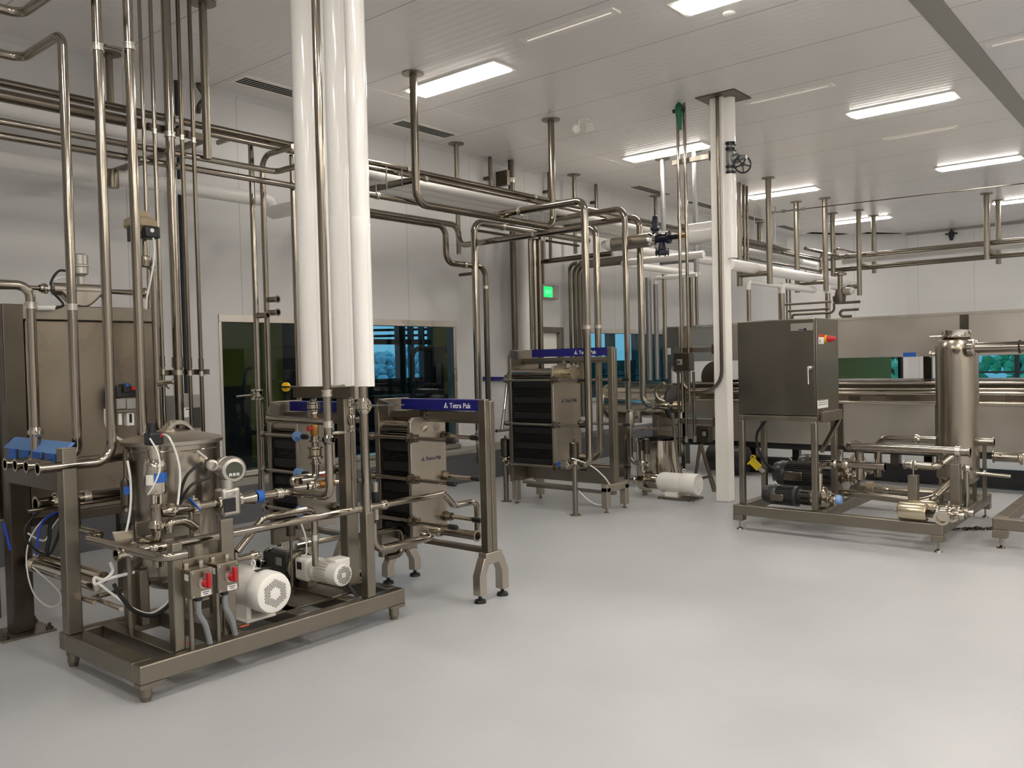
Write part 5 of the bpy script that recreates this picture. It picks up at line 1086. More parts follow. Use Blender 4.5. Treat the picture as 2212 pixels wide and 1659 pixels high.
    # legs
    def leg(x, y, z1, sp=0):
        if bent:
            MB().prism([(x+sp*.0-.032, y-.032, .05), (x+.032, y-.032, .05), (x+.032, y-.032, z1*.62), (x+.032-sp*.05, y-.032, z1), (x-.032-sp*.05, y-.032, z1), (x-.032, y-.032, z1*.62)], (0, .064, 0)).build('leg', 'steel_brushed', t, .003)
            MB().cyl((x, y, .02), (x, y, .06), .012).lathe([(.04, 0), (.036, .018), (.015, .026)], (x, y, 0), (0, 0, 1), 14).build('rubber_foot', 'black_rubber', t)
        else:
            MB().box(x-.035, x+.035, y-.035, y+.035, .045, z1).build('leg', 'steel_brushed', t, .004); MB().cyl((x, y, .01), (x, y, .05), .012).lathe([(.025, 0), (.025, .008), (.012, .014)], (x, y, 0), (0, 0, 1), 12).build('levelling_foot', 'steel_pipe', t)
    leg(xm-wide_feet, yn, z_leg-.03, -1); leg(xm+wide_feet, yn, z_leg-.03, 1)
    MB().box(xm-wide_feet-.0+(.03 if bent else -.035), xm+wide_feet-(.03 if bent else -.035), yn-.035, yn+.035, z_leg-.075, z_leg).build('leg_bridge', 'steel_brushed', t, .004)
    leg(xm-hw+.04, yf-.01, zs+.02, -1 if bent else 0); leg(xm+hw-.04, yf-.01, zs+.02, 1 if bent else 0)
    return t
e1 = exchanger('first plate heat exchanger, nearest, with long black-capped tie bolts right of the white columns', 4.125, 3.67, 4.22, 4.54, .315, 1.31, .34, 1.185, .19, .17, 5, (3.79, 3.87, (1.05, .77, .485)), .30)
e0 = exchanger('plate heat exchanger half hidden behind the valve trains and white columns', 3.93, 4.86, 5.22, 5.56, .315, 1.29, .34, 1.17, .19, .17, 5, (5.08, 4.95, (1.04, .77, .485)), .30, logo=False, blue_nuts=True)
e2 = exchanger('largest, far plate heat exchanger with dark ribbed plate pack and straight legs', 7.32, 4.775, 5.36, 5.93, .285, 1.68, .40, 1.5, .24, .25, 6, (4.95, 4.72, (1.35, .88, .44)), .16, bent=False, hole=False, wide_feet=.17, plate_w=.245, banner_z=.085)
MB().box(7.30, 7.36, 4.8, 5.93, .26, .44).build('bottom_beam', 'steel_frame', e2, .004)
for dx in (-.06, .08): MB().cyl((7.32+dx, 5.36, 1.42), (7.32+dx, 5.22, 1.42), .055).lathe([(.055, 0), (.075, .004), (.075, .022), (.0, .023)], (7.32+dx, 5.24, 1.42), (0, -1, 0), 22).build('port_cap', 'gold_steel', e2)
# first exchanger's lower port pipe with open end
pipe('short wide pipe with an open end at the foot of the first plate exchanger', [Vector((4.13, 4.22, .40)), Vector((4.13, 3.83, .40))], r=.03, open_end=True, clamps=[(951, 1140)])
# ratchet wrenches
def wrench(label, ring_px, tip_px, y, ax, r):
    c = at(*ring_px, y=y); e = at(*tip_px, y=y-.02)
    t = thing('ratchet_wrench', label, 'wrench', e)
    MB().lathe([(r*.62, -.015), (r, -.015), (r, .015), (r*.62, .015)], c, ax, 24, False).lathe([(r*.62, -.012), (r*.62, .012)], c, ax, 24, False).build('ratchet_head', 'chrome', t)
    d = (e-c).normalized(); MB().tube([c+d*r*.9, c+d*r*1.9, c+d*(e-c).length*.45, e], [r*.6, r*.42, .014, .015], 12).build('handle', 'chrome', t); MB().tube([c+d*(e-c).length*.62, c+d*(e-c).length*.64, e], [.015, .018, .02], 12).build('grip', 'galvanised', t)
    return t
wrench('large chrome ratchet wrench hanging on a bolt of the first plate exchanger', (1040, 943), (1053, 1145), 3.95, (0, 1, 0), .055)
wrench('ratchet wrench hanging from the far plate exchanger in front of the wall', (1098, 812), (1084, 928), 6.05, (0, 1, 0), .05)
a, b = at(1046, 818, y=7.57), at(1092, 818, y=7.57); tag(MB().bar(a, b, .06, .05).build('blue_bar', 'blue_sign'), 'dark blue bar on the left wall behind the far plate exchanger', 'bar')
# pneumatic actuators on floor stands near the exchangers
def stand_valve(label, px, py0, py1, py2, y, wpx):
    c = at(px, py0, y=y); k = depth(c)/FPX; zz = lambda py: S(tuple(c)).Z(py).p[-1].z
    t = thing('stand_valve', label, 'valve', (c.x, c.y, 0))
    MB().lathe([(wpx*k*.5, zz(py1)), (wpx*k*.5, zz(py0)-.01), (wpx*k*.4, zz(py0)), (.01, zz(py0)+.004), (.01, zz(py0)+.03)], (c.x, c.y, 0), (0, 0, 1), 20).build('actuator', 'steel_dark', t)
    MB().cyl((c.x, c.y, zz(py2)), (c.x, c.y, zz(py1)), wpx*k*.22).lathe([(wpx*k*.3, zz(py2)), (wpx*k*.55, zz(py2)+.02), (wpx*k*.55, zz(py2)+.05), (wpx*k*.3, zz(py2)+.07)], (c.x, c.y, 0), (0, 0, 1), 18).build('valve_body', SM, t)
    MB().cyl((c.x, c.y, 0), (c.x, c.y, zz(py2)), wpx*k*.28).build('stand_pipe', 'steel_frame', t); MB().lathe([(wpx*k*.6, 0), (wpx*k*.6, .01)], (c.x, c.y, 0), (0, 0, 1), 18).build('stand_plate', 'steel_frame', t)
    return t
stand_valve('dark valve actuator on a floor stand left of the far plate exchanger', 1091, 947, 985, 997, 6.1, 20)
stand_valve('grey valve actuator on a floor stand in front of the far plate exchanger', 1240, 955, 992, 1006, 4.95, 20)
c = at(1209, 1003, y=5.2); tag(MB().lathe([(.028, 0), (.034, .01), (.034, .04), (.028, .045)], c, (1, .2, 0), 18).build('pipe_wrap', 'blue_tape'), 'pipe end wrapped with blue tape at the foot of the far plate exchanger', 'tape')
cable('white cable hanging from the far exchanger to the floor at its front leg', [at(1235, 990, y=4.9), at(1275, 1005, y=4.85), at(1305, 1030, y=4.8), at(1322, 1055, y=4.76)], .007, 'cable_white')
cable('white cable on the floor behind the far exchanger front leg', [at(1250, 1060, y=4.95), at(1268, 1078, y=4.9), at(1290, 1090, y=4.88), at(1312, 1090, y=4.86)], .007, 'cable_white')
pipe('thin horizontal rail low behind the far plate exchanger legs', S(1130, 1040, y=5.7).to(1240, 1053, y=5.1), r=.018, m='steel_frame')
pipe('pipe bracket along the wall left of the far plate exchanger', S(1072, 931, y=6.3).X(1108).Z(905), r=.018, m='steel_old', bend=.08)

# pipes standing in front of the window
for (px, pt, py_b, w, lb, stubs, yv_) in ((541, 300, 1075, 12, 'left of two pipes dropping in front of the window to a clamped valve', ((557, 677),), 6.3), (566, 350, 900, 12, 'right of two pipes dropping in front of the window, with two open stubs', ((578, 651), (578, 677)), 6.3)):
    s = S(px, pt, y=yv_); q = S(tuple(s.p[0])).Z(py_b).p[-1]
    if px == 541: path = [s.p[0]+Vector((-.0, .5, .06)), s.p[0]+Vector((0, 0, .06)), q]
    else: path = [s.p[0]+Vector((.0, -.45, .05)), s.p[0]+Vector((0, 0, .05)), q]
    o = pipe('%s' % lb, path, r=w/2*depth(s.p[0])/FPX, bend=.12, clamps=[(558, 845), (558, 858)] if px == 541 else ())
    for (sx, sy) in stubs:
        c, d = nearest_on(path[1:], sx-6, sy); MB().cyl(c, c+Vector((.02, -.09, 0)), .024).build('stub', SPp, o); ferrule_mb(c+Vector((.02, -.09, 0)), Vector((.2, -1, 0)), .024, .04).build('open_end', SPp, o)
pipe('pipe half hidden by the left edge of the white columns', S(631, 335, y=6.0).Z(900), w=13)
c = at(556, 852, y=6.3); t = thing('drain_valve', 'clamped valve with a thin side lever on the left window pipe', 'valve', c)
MB().lathe([(.03, -.05), (.05, -.045), (.05, -.03), (.035, -.02), (.035, .02), (.05, .03), (.05, .045), (.03, .05)], c, (0, 0, 1), 20).build('body', SM, t); MB().cyl(c, at(512, 856, y=6.2), .008).build('lever', SPp, t)
o = MB().tube([at(566, 870, y=6.3), at(571, 1105, y=6.3)], .012, 10).build('conduit', 'steel_pipe'); tag(o, 'thin conduit running down beside the left window pipe to the floor', 'conduit')

# ================================================================ things in the neighbouring hall behind the glass
def hand_truck(x, y):
    t = thing('hand_truck', 'dark hand truck standing in the neighbouring hall behind the left window', 'hand truck', (x, y, 0))
    MB().box(x-.25, x+.25, y-.02, y+.02, .1, 1.35).build('back_frame', 'black_plastic', t); MB().box(x-.28, x+.28, y-.35, y+.05, .04, .1).build('toe_plate', 'black_plastic', t)
    for s_ in (-1, 1): MB().tube(smooth_curve([(x+s_*.18, y, 1.3), (x+s_*.2, y-.02, 1.5), (x+s_*.2, y-.12, 1.55)], 6), .02, 10).lathe([(.1, -.04), (.13, -.03), (.13, .03), (.1, .04)], (x+s_*.3, y+.08, .13), (1, 0, 0), 20).build('handle_and_wheel', 'black_rubber', t)
p = at(498, 900, y=8.5); hand_truck(p.x, 8.5)
p = at(545, 900, y=9.4); t = thing('utility_cart', 'dark cart with a curved handle in the neighbouring hall behind the left window', 'cart', (p.x, 9.4, 0))
MB().box(p.x-.35, p.x+.35, 9.2, 9.7, .25, .32).box(p.x-.35, p.x+.35, 9.2, 9.7, .72, .78).build('shelf', 'black_plastic', t)
for sx in (-.32, .32):
    for sy in (9.23, 9.67): MB().box(p.x+sx-.02, p.x+sx+.02, sy-.02, sy+.02, .05, .78).build('leg', 'black_plastic', t)
MB().tube(smooth_curve([(p.x-.3, 9.25, .78), (p.x-.36, 9.2, .95), (p.x-.25, 9.2, 1.15), (p.x-.2, 9.2, 1.3)], 6), .018, 8).build('handle', 'black_plastic', t)
rr = random.Random(3)
for k, (px, n_) in enumerate(((830, 6), (860, 5), (892, 7))):
    p = at(px, 880, y=10.5)
    for j in range(n_):
        o = MB(); z = j*.15
        for q in range(6): o.box(p.x-.5, p.x+.5, 10.0+q*.19, 10.12+q*.19, z+.11, z+.132)
        for q in (-.46, 0, .42): o.box(p.x+q-.04, p.x+q+.06, 10.0, 11.07, z, z+.11)
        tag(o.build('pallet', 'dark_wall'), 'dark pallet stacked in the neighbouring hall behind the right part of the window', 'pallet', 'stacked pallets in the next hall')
p = at(930, 880, y=9.2); t = thing('pallet_stacker', 'dark lift truck with a tall looped mast behind the right end of the window', 'lift truck', (p.x, 9.2, 0))
MB().box(p.x-.35, p.x+.35, 9.0, 9.7, .1, .95).build('chassis', 'mullion', t, .04); MB().tube(fillet([Vector((p.x-.45, 9.1, .3)), Vector((p.x-.45, 9.1, 1.78)), Vector((p.x+.35, 9.1, 1.78)), Vector((p.x+.35, 9.1, .3))], .15), .035, 10).build('mast_loop', 'mullion', t)
MB().box(p.x-.12, p.x+.12, 9.02, 9.2, .9, 1.75).build('control_mast', 'mullion', t); MB().box(p.x-.04, p.x+.05, 9.0, 9.02, 1.25, 1.55).build('label_sheet', 'label_grey', t)

# ================================================================ building column, its conduits and valves
COLX, COLY = 8.345, 4.165
struct('trim_6', MB().box(COLX, COLX+.15, COLY-.15, COLY, 0, ZC), 'paint_white', .01)
struct('trim_7', MB().box(COLX-.12, COLX+.3, COLY-.34, COLY+.1, ZC-.012, ZC), 'steel_dark')
pvx, pvy = 8.47, at(1578, 400, x=8.47).y
zg0, zg1 = at(1578, 376, x=8.47).z, at(1578, 309, x=8.47).z
for (za, zb_, lb) in ((zg1, ZC, 'short white pipe above the black handwheel valve beside the building column'), (at(1578, 558, x=8.47).z, zg0, 'white insulated pipe below the black handwheel valve beside the building column')):
    o = MB().tube([(pvx, pvy, za), (pvx, pvy, zb_)], .062, 28).build('insulated_pipe', 'pvc_white'); tag(o, lb, 'insulated pipe')
t = thing('gate_valve', 'black and silver gate valve with a handwheel on the white pipe beside the building column', 'valve', (pvx, pvy, zg0))
zm = (zg0+zg1)/2
for z_ in (zg0+.01, zg0+.07, zg1-.07, zg1-.01): MB().cyl((pvx, pvy, z_-.014), (pvx, pvy, z_+.014), .068, seg=24).build('flange', 'black_iron', t)
MB().lathe([(.045, zg0), (.045, zg0+.08), (.06, zm-.04), (.06, zm+.04), (.045, zg1-.08), (.045, zg1)], (pvx, pvy, 0), (0, 0, 1), 24).build('valve_body', 'galvanised', t)
wy_ = Vector((-.15, -1, -.05)).normalized(); MB().lathe([(.05, .03), (.055, .09), (.03, .12), (.022, .2)], (pvx, pvy, zm-.01), wy_, 18).build('bonnet', 'galvanised', t)
wc = at(1604, 355, x=8.45); hw_ = MB().ring(wc, Vector((-.72, -.7, 0)), .088, .009, 32, 8)
u_, v_, d_ = frame_of(Vector((-.72, -.7, 0)))
for k in range(5):
    a_ = k*2*math.pi/5+.4; hw_.cyl(wc, wc+(u_*math.cos(a_)+v_*math.sin(a_))*.085, .007, seg=8)
hw_.cyl(wc-d_*.01, wc+d_*.015, .02).build('handwheel', 'black_iron', t)
pipe('thin conduit on the building column, curving in a U to the switch box', S(1549, 205, x=8.322).Z(846).Y(px=1477).Z(799), r=.019, bend=.24, m='steel_old')
ob_ = bpy.data.objects[-1] if False else None
for (py0, py1, px0, lb, mm) in ((352, 331, 1452, 'upper bracket arm from the building column to the two thin pipes', 'steel_brushed'), (757, 757, 1457, 'lower bracket arm from the building column above the switch box', 'steel_frame'), (909, 912, 1470, 'lowest bracket arm behind the switch box stand, ending at the building column', 'steel_frame')):
    a = at(px0, py0, x=8.35); a.x = 8.37; o = MB().box(8.345, 8.395, COLY, a.y, a.z-.028, a.z+.028).build('bracket_arm', mm, None, .003); tag(o, lb, 'bracket')
    MB().box(8.33, 8.41, COLY, COLY+.012, a.z-.05, a.z+.05).build('bracket_plate', 'steel_dark', o)
for i, (px, pb) in enumerate(((1475, 890), (1490, 870))):
    q = S(px-12, 222 if i == 0 else 232, x=8.31); pp_ = S(tuple(q.p[0])).Z(pb).p[-1]
    o = MB().tube([(q.p[0].x, q.p[0].y, ZC), pp_], .017, 12).build('thin_pipe', 'steel_pipe'); tag(o, '%s of two thin pipes hanging from the ceiling beside the building column' % ('left' if i == 0 else 'right'), 'pipe')
    for zz in (2.9, 3.05): MB().cyl((q.p[0].x, q.p[0].y, zz), (q.p[0].x, q.p[0].y, zz+.05), .022, seg=12).build('coupling', 'steel_pipe', o)
q = at(1467, 250, x=8.27); t = thing('shutoff_valve', 'green lever valve at the top of the thin pipes under the ceiling', 'valve', q)
MB().lathe([(.016, -.12), (.03, -.1), (.034, -.02), (.042, .03), (.042, .1), (.03, .12), (.018, .13), (.018, .22)], q, (0, 0, 1), 16).build('valve_body', 'valve_green', t); MB().cyl(q+Vector((0, .07, .06)), q+Vector((0, -.07, .06)), .022).build('knob', 'black_plastic', t); MB().prism([q+Vector((-.03, .02, -.02)), q+Vector((-.03, -.05, -.04)), q+Vector((-.03, -.04, -.16)), q+Vector((-.03, -.0, -.16))], (.02, 0, 0)).build('lever', 'valve_green', t)
# switch box of the column
a, b = at(1457, 802, x=8.3), at(1490, 762, x=8.3)
t = thing('disconnect_switch', 'grey disconnect switch box on the lower bracket arm left of the building column', 'switch box', ((8.34), (a.y+b.y)/2, a.z))
MB().box(8.28, 8.4, b.y, a.y, a.z, b.z).build('enclosure', 'steel_dark', t, .004); cc = at(1468, 782, x=8.275); MB().cbox(cc, .006, .06, .06).build('dial_plate', 'label_grey', t); MB().cbox(cc-Vector((.015, 0, 0)), .03, .018, .03).build('rotary_handle', 'motor_grey', t)
for px in (1465, 1480, 1498):
    q = at(px, 803, x=8.33); e = S(tuple(q)).Z(1000 if px == 1465 else 955).p[-1]; o = MB().tube([q, e], .016, 12).build('conduit', 'steel_old'); tag(o, {1465: 'left', 1480: 'middle', 1498: 'right'}[px]+' of three conduits under the grey disconnect switch box', 'conduit')
    MB().cyl(e, e+Vector((0, 0, .07)), .021, seg=12).build('fitting', 'galvanised', o)
# small switch box on a splayed stand
a, b = at(1505, 955, x=8.75), at(1530, 920, x=8.75)
t = thing('motor_switch', 'small dark switch box with pale handle on a slanted stand beside the building column', 'switch box', (8.8, (a.y+b.y)/2, 0))
MB().box(8.74, 8.86, b.y, a.y, a.z, b.z).build('enclosure', 'steel_dark', t, .004); cc = at(1522, 937, x=8.735); MB().cbox(cc, .004, .09, .1).build('dark_plate', 'black_plastic', t); MB().cbox(cc-Vector((.015, 0, 0)), .03, .03, .05).build('handle', 'label_grey', t)
e = at(1544, 1062, z=.0); m_ = at(1513, 958, x=8.8); MB().tube([m_, m_+(e-m_)*.72], .022).tube([m_+(e-m_)*.7, e], .028).build('leg', 'steel_old', t); MB().cyl(m_+(e-m_)*.68, at(1487, 1040, x=9.1), .016).build('brace', 'steel_old', t); e2_ = Vector((9.2, m_.y+.3, 0)); MB().tube([m_, e2_], .022).build('leg', 'steel_old', t)
o = MB().tube([at(1453, 893, y=4.72), at(1459, 955, y=4.72), at(1469, 1026, y=4.68)], [.022, .018, .02], 12).build('slanted_pipe', 'steel_pipe'); tag(o, 'slanted steel bar leaning onto the white motor left of the building column', 'bar')

# filter, regulator valve and white stub: one line along y
fx = 8.95
pA, pB = at(1325, 528, x=fx), at(1405, 519, x=fx)
t = thing('steam_filter', 'horizontal filter with a white domed end and grey jacket under the overhead rack', 'filter', (fx, (pA.y+pB.y)/2, pA.z))
zf = pA.z
MB().tube([(fx, pA.y, zf), (fx, pB.y, zf)], .085, 26).build('jacket', 'steel_brushed', t); MB().lathe([(.085, 0), (.086, .03), (.07, .08), (.04, .105), (0, .11)], (fx, pA.y, zf), (0, 1, 0), 24).build('domed_end', 'pvc_matt', t)
MB().lathe([(.085, 0), (.06, .03), (.05, .06)], (fx, pB.y, zf), (0, -1, 0), 20).lathe([(.075, .06), (.075, .09), (.05, .1)], (fx, pB.y, zf), (0, -1, 0), 20).build('neck', 'chrome', t)
c = at(1430, 512, x=fx); c.z = zf; t = thing('pressure_regulator', 'dark navy pressure regulator between the grey filter and a white pipe stub', 'valve', c)
MB().lathe([(.05, -.11), (.075, -.1), (.075, -.075), (.05, -.06), (.06, 0), (.05, .06), (.07, .075), (.07, .1), (.05, .11)], c, (0, 1, 0), 20).build('valve_body', 'valve_navy', t)
MB().lathe([(.05, -.2), (.085, -.19), (.085, -.15), (.05, -.13), (.035, -.05)], c, (0, 0, 1), 20).build('lower_flange', 'valve_navy', t)
cq = c+Vector((0, .09, 0)); MB().lathe([(.04, .0), (.035, .09), (.06, .11), (.06, .135), (.04, .15), (.034, .26), (.02, .28), (.008, .285), (.008, .36)], cq, (0, 0, 1), 18).build('bonnet', 'valve_navy', t)
for k in range(6):
    a_ = k*math.pi/3; MB().cyl(c+Vector((.07*math.cos(a_), .07*math.sin(a_), -.21)), c+Vector((.07*math.cos(a_), .07*math.sin(a_), -.12)), .009, seg=6).build('flange_bolt', 'valve_navy', t)
e = at(1492, 503, x=fx); MB().cyl(c+Vector((0, -.11, 0)), Vector((fx, e.y+.14, zf)), .032).build('black_nipple', 'black_iron', t); MB().cyl(Vector((fx, e.y+.14, zf)), Vector((fx, e.y, zf)), .026).build('brass_union', 'brass', t)
o = MB().tube([(fx, e.y, zf), (fx, e.y-.33, zf)], .125, 30).build('insulated_pipe', 'pvc_white'); tag(o, 'thick short white insulated pipe stub beside the building column', 'insulated pipe')

# ================================================================ polished drum, stock tank and pump left of the building column
dz = at(1385, 868, x=9.55).z; dr = .205; dyA, dyB = at(1318, 868, x=9.55).y, at(1452, 868, x=9.55).y
t = thing('drum_washer', 'horizontal polished drum with three risers on top, left of the building column', 'drum', (9.55, 5.65, 0)); DL = dyA-dyB; dv = Vector((0, -1, 0)); do = Vector((9.55, dyA, dz))
MB().lathe([(dr, 0), (dr, DL)], do, dv, 48).build('shell', 'steel_mirror', t)
MB().lathe([(0, -.09), (dr*.6, -.075), (dr*1.0, -.02), (dr*1.13, -.02), (dr*1.13, .02), (dr, .02)], do, dv, 40).build('end_flange', 'steel_brushed', t)
MB().lathe([(dr, DL), (dr*1.08, DL+.005), (dr*1.08, DL+.03), (dr*.85, DL+.06), (dr*.4, DL+.1), (0, DL+.11)], do, dv, 40).build('domed_end', 'black_plastic', t)
MB().box(9.52, 9.58, dyB, dyA, dz+dr-.01, dz+dr+.03).build('top_rail', 'steel_frame', t, .003); MB().cyl((9.52, dyB+.02, dz+dr+.05), (9.52, dyA, dz+dr+.05), .008).build('tie_bar', 'steel_pipe', t)
for y in (dyA-.15, dyB+.15): MB().box(9.37, 9.73, y-.04, y+.04, 0, dz-dr*.75).build('support', 'steel_frame', t, .004)
stx, sty = 8.86, 5.02; c = at(1437, 1028, z=.08); stx, sty = c.x-.1, c.y; kk = depth(Vector((stx, sty, .5)))/FPX
ztk = at(1437, 948, x=stx).z
t = thing('stock_tank', 'round polished open-topped tank on the floor behind the white motor', 'tank', (stx, sty, 0))
MB().lathe([(.2, .03), (52*kk, .05), (52*kk, ztk-.02), (54*kk, ztk-.015), (54*kk, ztk), (50*kk, ztk), (50*kk, ztk-.25), (0, ztk-.26)], (stx, sty, 0), (0, 0, 1), 48).build('shell', 'steel_mirror', t)
MB().lathe([(.05, 0), (22*kk, .0), (22*kk, .03), (8*kk, .04)], (stx, sty, ztk), (0, 0, 1), 24).build('lid', 'black_plastic', t)
for k in range(3):
    a_ = k*2.09+.3; MB().cyl((stx+40*kk*math.cos(a_), sty+40*kk*math.sin(a_), 0), (stx+40*kk*math.cos(a_), sty+40*kk*math.sin(a_), .06), .02).build('foot', 'steel_frame', t)
# white motor with pump head on stands
wz = at(1507, 1047, y=4.36).z; wc_ = at(1507, 1047, y=4.36); wr = .118
t = thing('electric_motor', 'white electric motor on little stands left of the foot of the building column', 'motor', (wc_.x, 4.6, 0))
MB().lathe([(wr*.93, 0), (wr, .012), (wr, .17), (wr*.96, .18)], wc_, A_, 40).build('fan_cover', 'motor_white', t)
MB().lathe([(wr*.92, .002), (wr*.92, .0005)], wc_, A_, 36).build('fan_grille', 'fan_mesh', t)
gm = MB().ring(wc_+Vector((0, -.001, 0)), (0, 1, 0), wr*.9, .01, 36, 6).cyl(wc_+Vector((0, -.008, 0)), wc_+Vector((0, .002, 0)), .035)
for k in range(5):
    a_ = k*2*math.pi/5+.5; gm.obox(wc_+Vector((math.cos(a_)*.06, -.003, math.sin(a_)*.06)), Vector((math.cos(a_), 0, math.sin(a_)))*.045, Vector((0, .004, 0)), Vector((-math.sin(a_), 0, math.cos(a_)))*.012)
gm.build('guard_spokes', 'motor_white', t)
MB().lathe([(wr*.94, .17), (wr*.94, .42), (wr*.8, .46), (wr*.4, .47)], wc_, A_, 36).build('body', 'motor_white', t); MB().box(wc_.x-.09, wc_.x+.06, 4.36+.2, 4.36+.36, wz-wr*1.25, wz-wr*.8).build('mounting_foot', 'motor_white', t, .004)
MB().ring((wc_.x, 4.36+.16, wz+wr+.025), (1, 0, 0), .016, .005, 18, 6).build('lifting_eye', 'motor_white', t)
MB().box(wc_.x-.13, wc_.x+.13, 4.36+.0, 4.36+.42, wz-wr*1.38, wz-wr*1.25).build('base_plate', 'steel_frame', t)
for dx in (-.11, .11):
    for dy in (.02, .4): MB().cyl((wc_.x+dx, 4.36+dy, 0), (wc_.x+dx, 4.36+dy, wz-wr*1.3), .011).lathe([(.035, 0), (.033, .008), (.012, .012)], (wc_.x+dx, 4.36+dy, 0), (0, 0, 1), 14).build('stand_leg', 'steel_frame', t)
t = thing('pump', 'steel centrifugal pump head with clamps coupled to the white motor by the column', 'pump', (wc_.x, 4.95, 0))
MB().lathe([(.08, .47), (.085, .48), (.085, .6), (.075, .61)], wc_, A_, 30).build('lantern', 'steel_pipe', t); MB().lathe([(.09, .61), (.125, .615), (.125, .64), (.11, .645), (.11, .70), (.05, .72), (.03, .73), (.03, .85)], wc_, A_, 30).build('volute', 'steel_mirror', t)
MB().cyl((wc_.x-.04, wc_.y+.67, wz+.05), (wc_.x-.04, wc_.y+.67, wz+.34), .025).build('outlet', 'steel_mirror', t); clamp_mb(Vector((wc_.x, wc_.y+.8, wz)), Vector((0, 1, 0)), .03).build('pipe_clamp', 'steel_mirror', t); clamp_mb(Vector((wc_.x-.04, wc_.y+.67, wz+.2)), Vector((0, 0, 1)), .025).build('pipe_clamp', 'steel_mirror', t)
MB().cyl((wc_.x, wc_.y+.66, 0), (wc_.x, wc_.y+.66, wz-.1), .025).build('stand', 'steel_frame', t)
stand_valve('grey valve actuator on a stand in front of the round stock tank', 1395, 947, 980, 1010, 5.15, 19)
c = at(1361, 905, y=5.6); t = thing('strainer_filter', 'grey canister filter with a clamp at the bottom of the arched pipe', 'filter', c); k = depth(c)/FPX; zz = lambda py: S(tuple(c)).Z(py).p[-1].z
MB().lathe([(6*k, zz(925)), (9*k, zz(918)), (9*k, zz(897)), (7*k, zz(890)), (4.5*k, zz(885))], (c.x, c.y, 0), (0, 0, 1), 24).build('canister', 'steel_brushed', t); MB().lathe([(6*k, 0), (9*k, .006), (9*k, .03), (6*k, .036)], (c.x, c.y, zz(891)), (0, 0, 1), 20).build('pipe_clamp', SM, t)
c2_ = at(1378, 900, y=5.75); MB().lathe([(8*k, -.08), (9*k, -.07), (9*k, .06), (10*k, .065), (10*k, .08), (0, .085)], c2_, (0, 0, 1), 22).build('side_canister', 'skin_grey', t); MB().cyl(c2_, c, .02).build('connector', 'steel_pipe', t)
pipe('pipe from the canister filter down and round to the pump', S(1361, 918, y=5.6).Z(999).Y(px=1388), r=.03, bend=.12)
pipe('bent pipe behind the far exchanger column running down to the floor', S(1366, 935, y=5.9).X(1350).Z(1070), r=.022, m='steel_old', bend=.12)
c = at(1436, 877, x=9.18); t = thing('actuated_valve', 'horizontal valve with a bright cylinder actuator in front of the polished drum', 'valve', c)
d_ = Vector((.15, -1, 0)).normalized(); MB().lathe([(.03, -.06), (.045, -.05), (.05, 0), (.045, .05), (.025, .06), (.025, .12)], c, d_, 20).build('valve_body', SM, t); MB().lathe([(.03, .12), (.062, .125), (.062, .26), (.055, .265), (0, .266)], c, d_, 24).build('actuator', 'gold_steel', t); MB().tube(smooth_curve([c+Vector((0, 0, .05)), c+Vector((0, .1, .1)), c+Vector((0, .12, .2)), c+Vector((0, -.0, .28))], 6), .022, 12).build('curved_inlet', SPp, t)
pipe('bright rail pipe above the stock tank', S(1368, 924, y=5.4).Y(px=1470), r=.013, m='steel_mirror')
pipe('bent rail pipe behind the bright rail above the stock tank', S(1385, 930, y=5.9).to(1408, 918, y=5.8).to(1466, 918, y=5.2), r=.012, m='steel_mirror', bend=.05)
pipe('bright short pipe right of the disconnect box conduits', S(1476, 859, x=9.6).Y(px=1512), r=.018, m='steel_mirror')

# ================================================================ right-hand skid with control cabinet
rx0, rx1, ry0, ry1, rz0, rz1 = 7.06, 8.86, 1.635, 3.36, .135, .225
t = thing('skid_frame', 'low skid frame on levelling feet at the right, carrying the big square cabinet', 'skid', (7.95, 2.5, 0)); rs = t
for nm, bx in (('front_rail', (rx0, rx0+.08, ry0, ry1)), ('back_rail', (rx1-.08, rx1, ry0, ry1)), ('side_rail', (rx0+.08, rx1-.08, ry0, ry0+.08)), ('side_rail', (rx0+.08, rx1-.08, ry1-.08, ry1)), ('cross_beam', (rx0+.08, rx1-.08, 2.58, 2.66))):
    MB().box(*bx, rz0, rz1).build(nm, 'steel_frame', t, .008)
for x in (rx0+.045, rx1-.045):
    for y in (ry0+.045, ry1-.045):
        MB().box(x-.045, x+.045, y-.045, y+.045, .085, rz0).build('leg_block', 'steel_frame', t, .004); MB().cyl((x, y, .01), (x, y, .09), .009, seg=10).lathe([(.03, 0), (.028, .008), (.014, .02), (.009, .024)], (x, y, 0), (0, 0, 1), 16).build('levelling_foot', 'steel_pipe', t)
t = thing('cabinet_stand', 'four-legged square tube stand under the big square cabinet', 'stand', (7.4, 2.97, rz1))
czb = 1.03
for (x, y) in ((7.145, 3.30), (7.145, 2.645), (7.62, 3.30), (7.62, 2.645)): post(t, x, y, rz1, czb-.05, .05, 'steel_frame', 'leg')
MB().box(7.12, 7.645, 2.62, 2.67, czb-.05, czb-.004).box(7.12, 7.645, 3.275, 3.325, czb-.05, czb-.004).box(7.12, 7.17, 2.67, 3.275, czb-.05, czb-.004).box(7.6, 7.645, 2.67, 3.275, czb-.05, czb-.004).build('top_frame', 'steel_frame', t, .003)
MB().prism([(7.2, 2.617, czb+.03), (7.67, 2.617, czb+.03), (7.67, 2.617, czb-.06), (7.2, 2.617, czb-.06)], (0, -.03, 0)).build('side_shelf', 'steel_frame', t, .003); MB().bar((7.62, 2.6, czb-.06), (7.18, 2.6, czb-.3), .03, .03).build('brace', 'steel_frame', t)
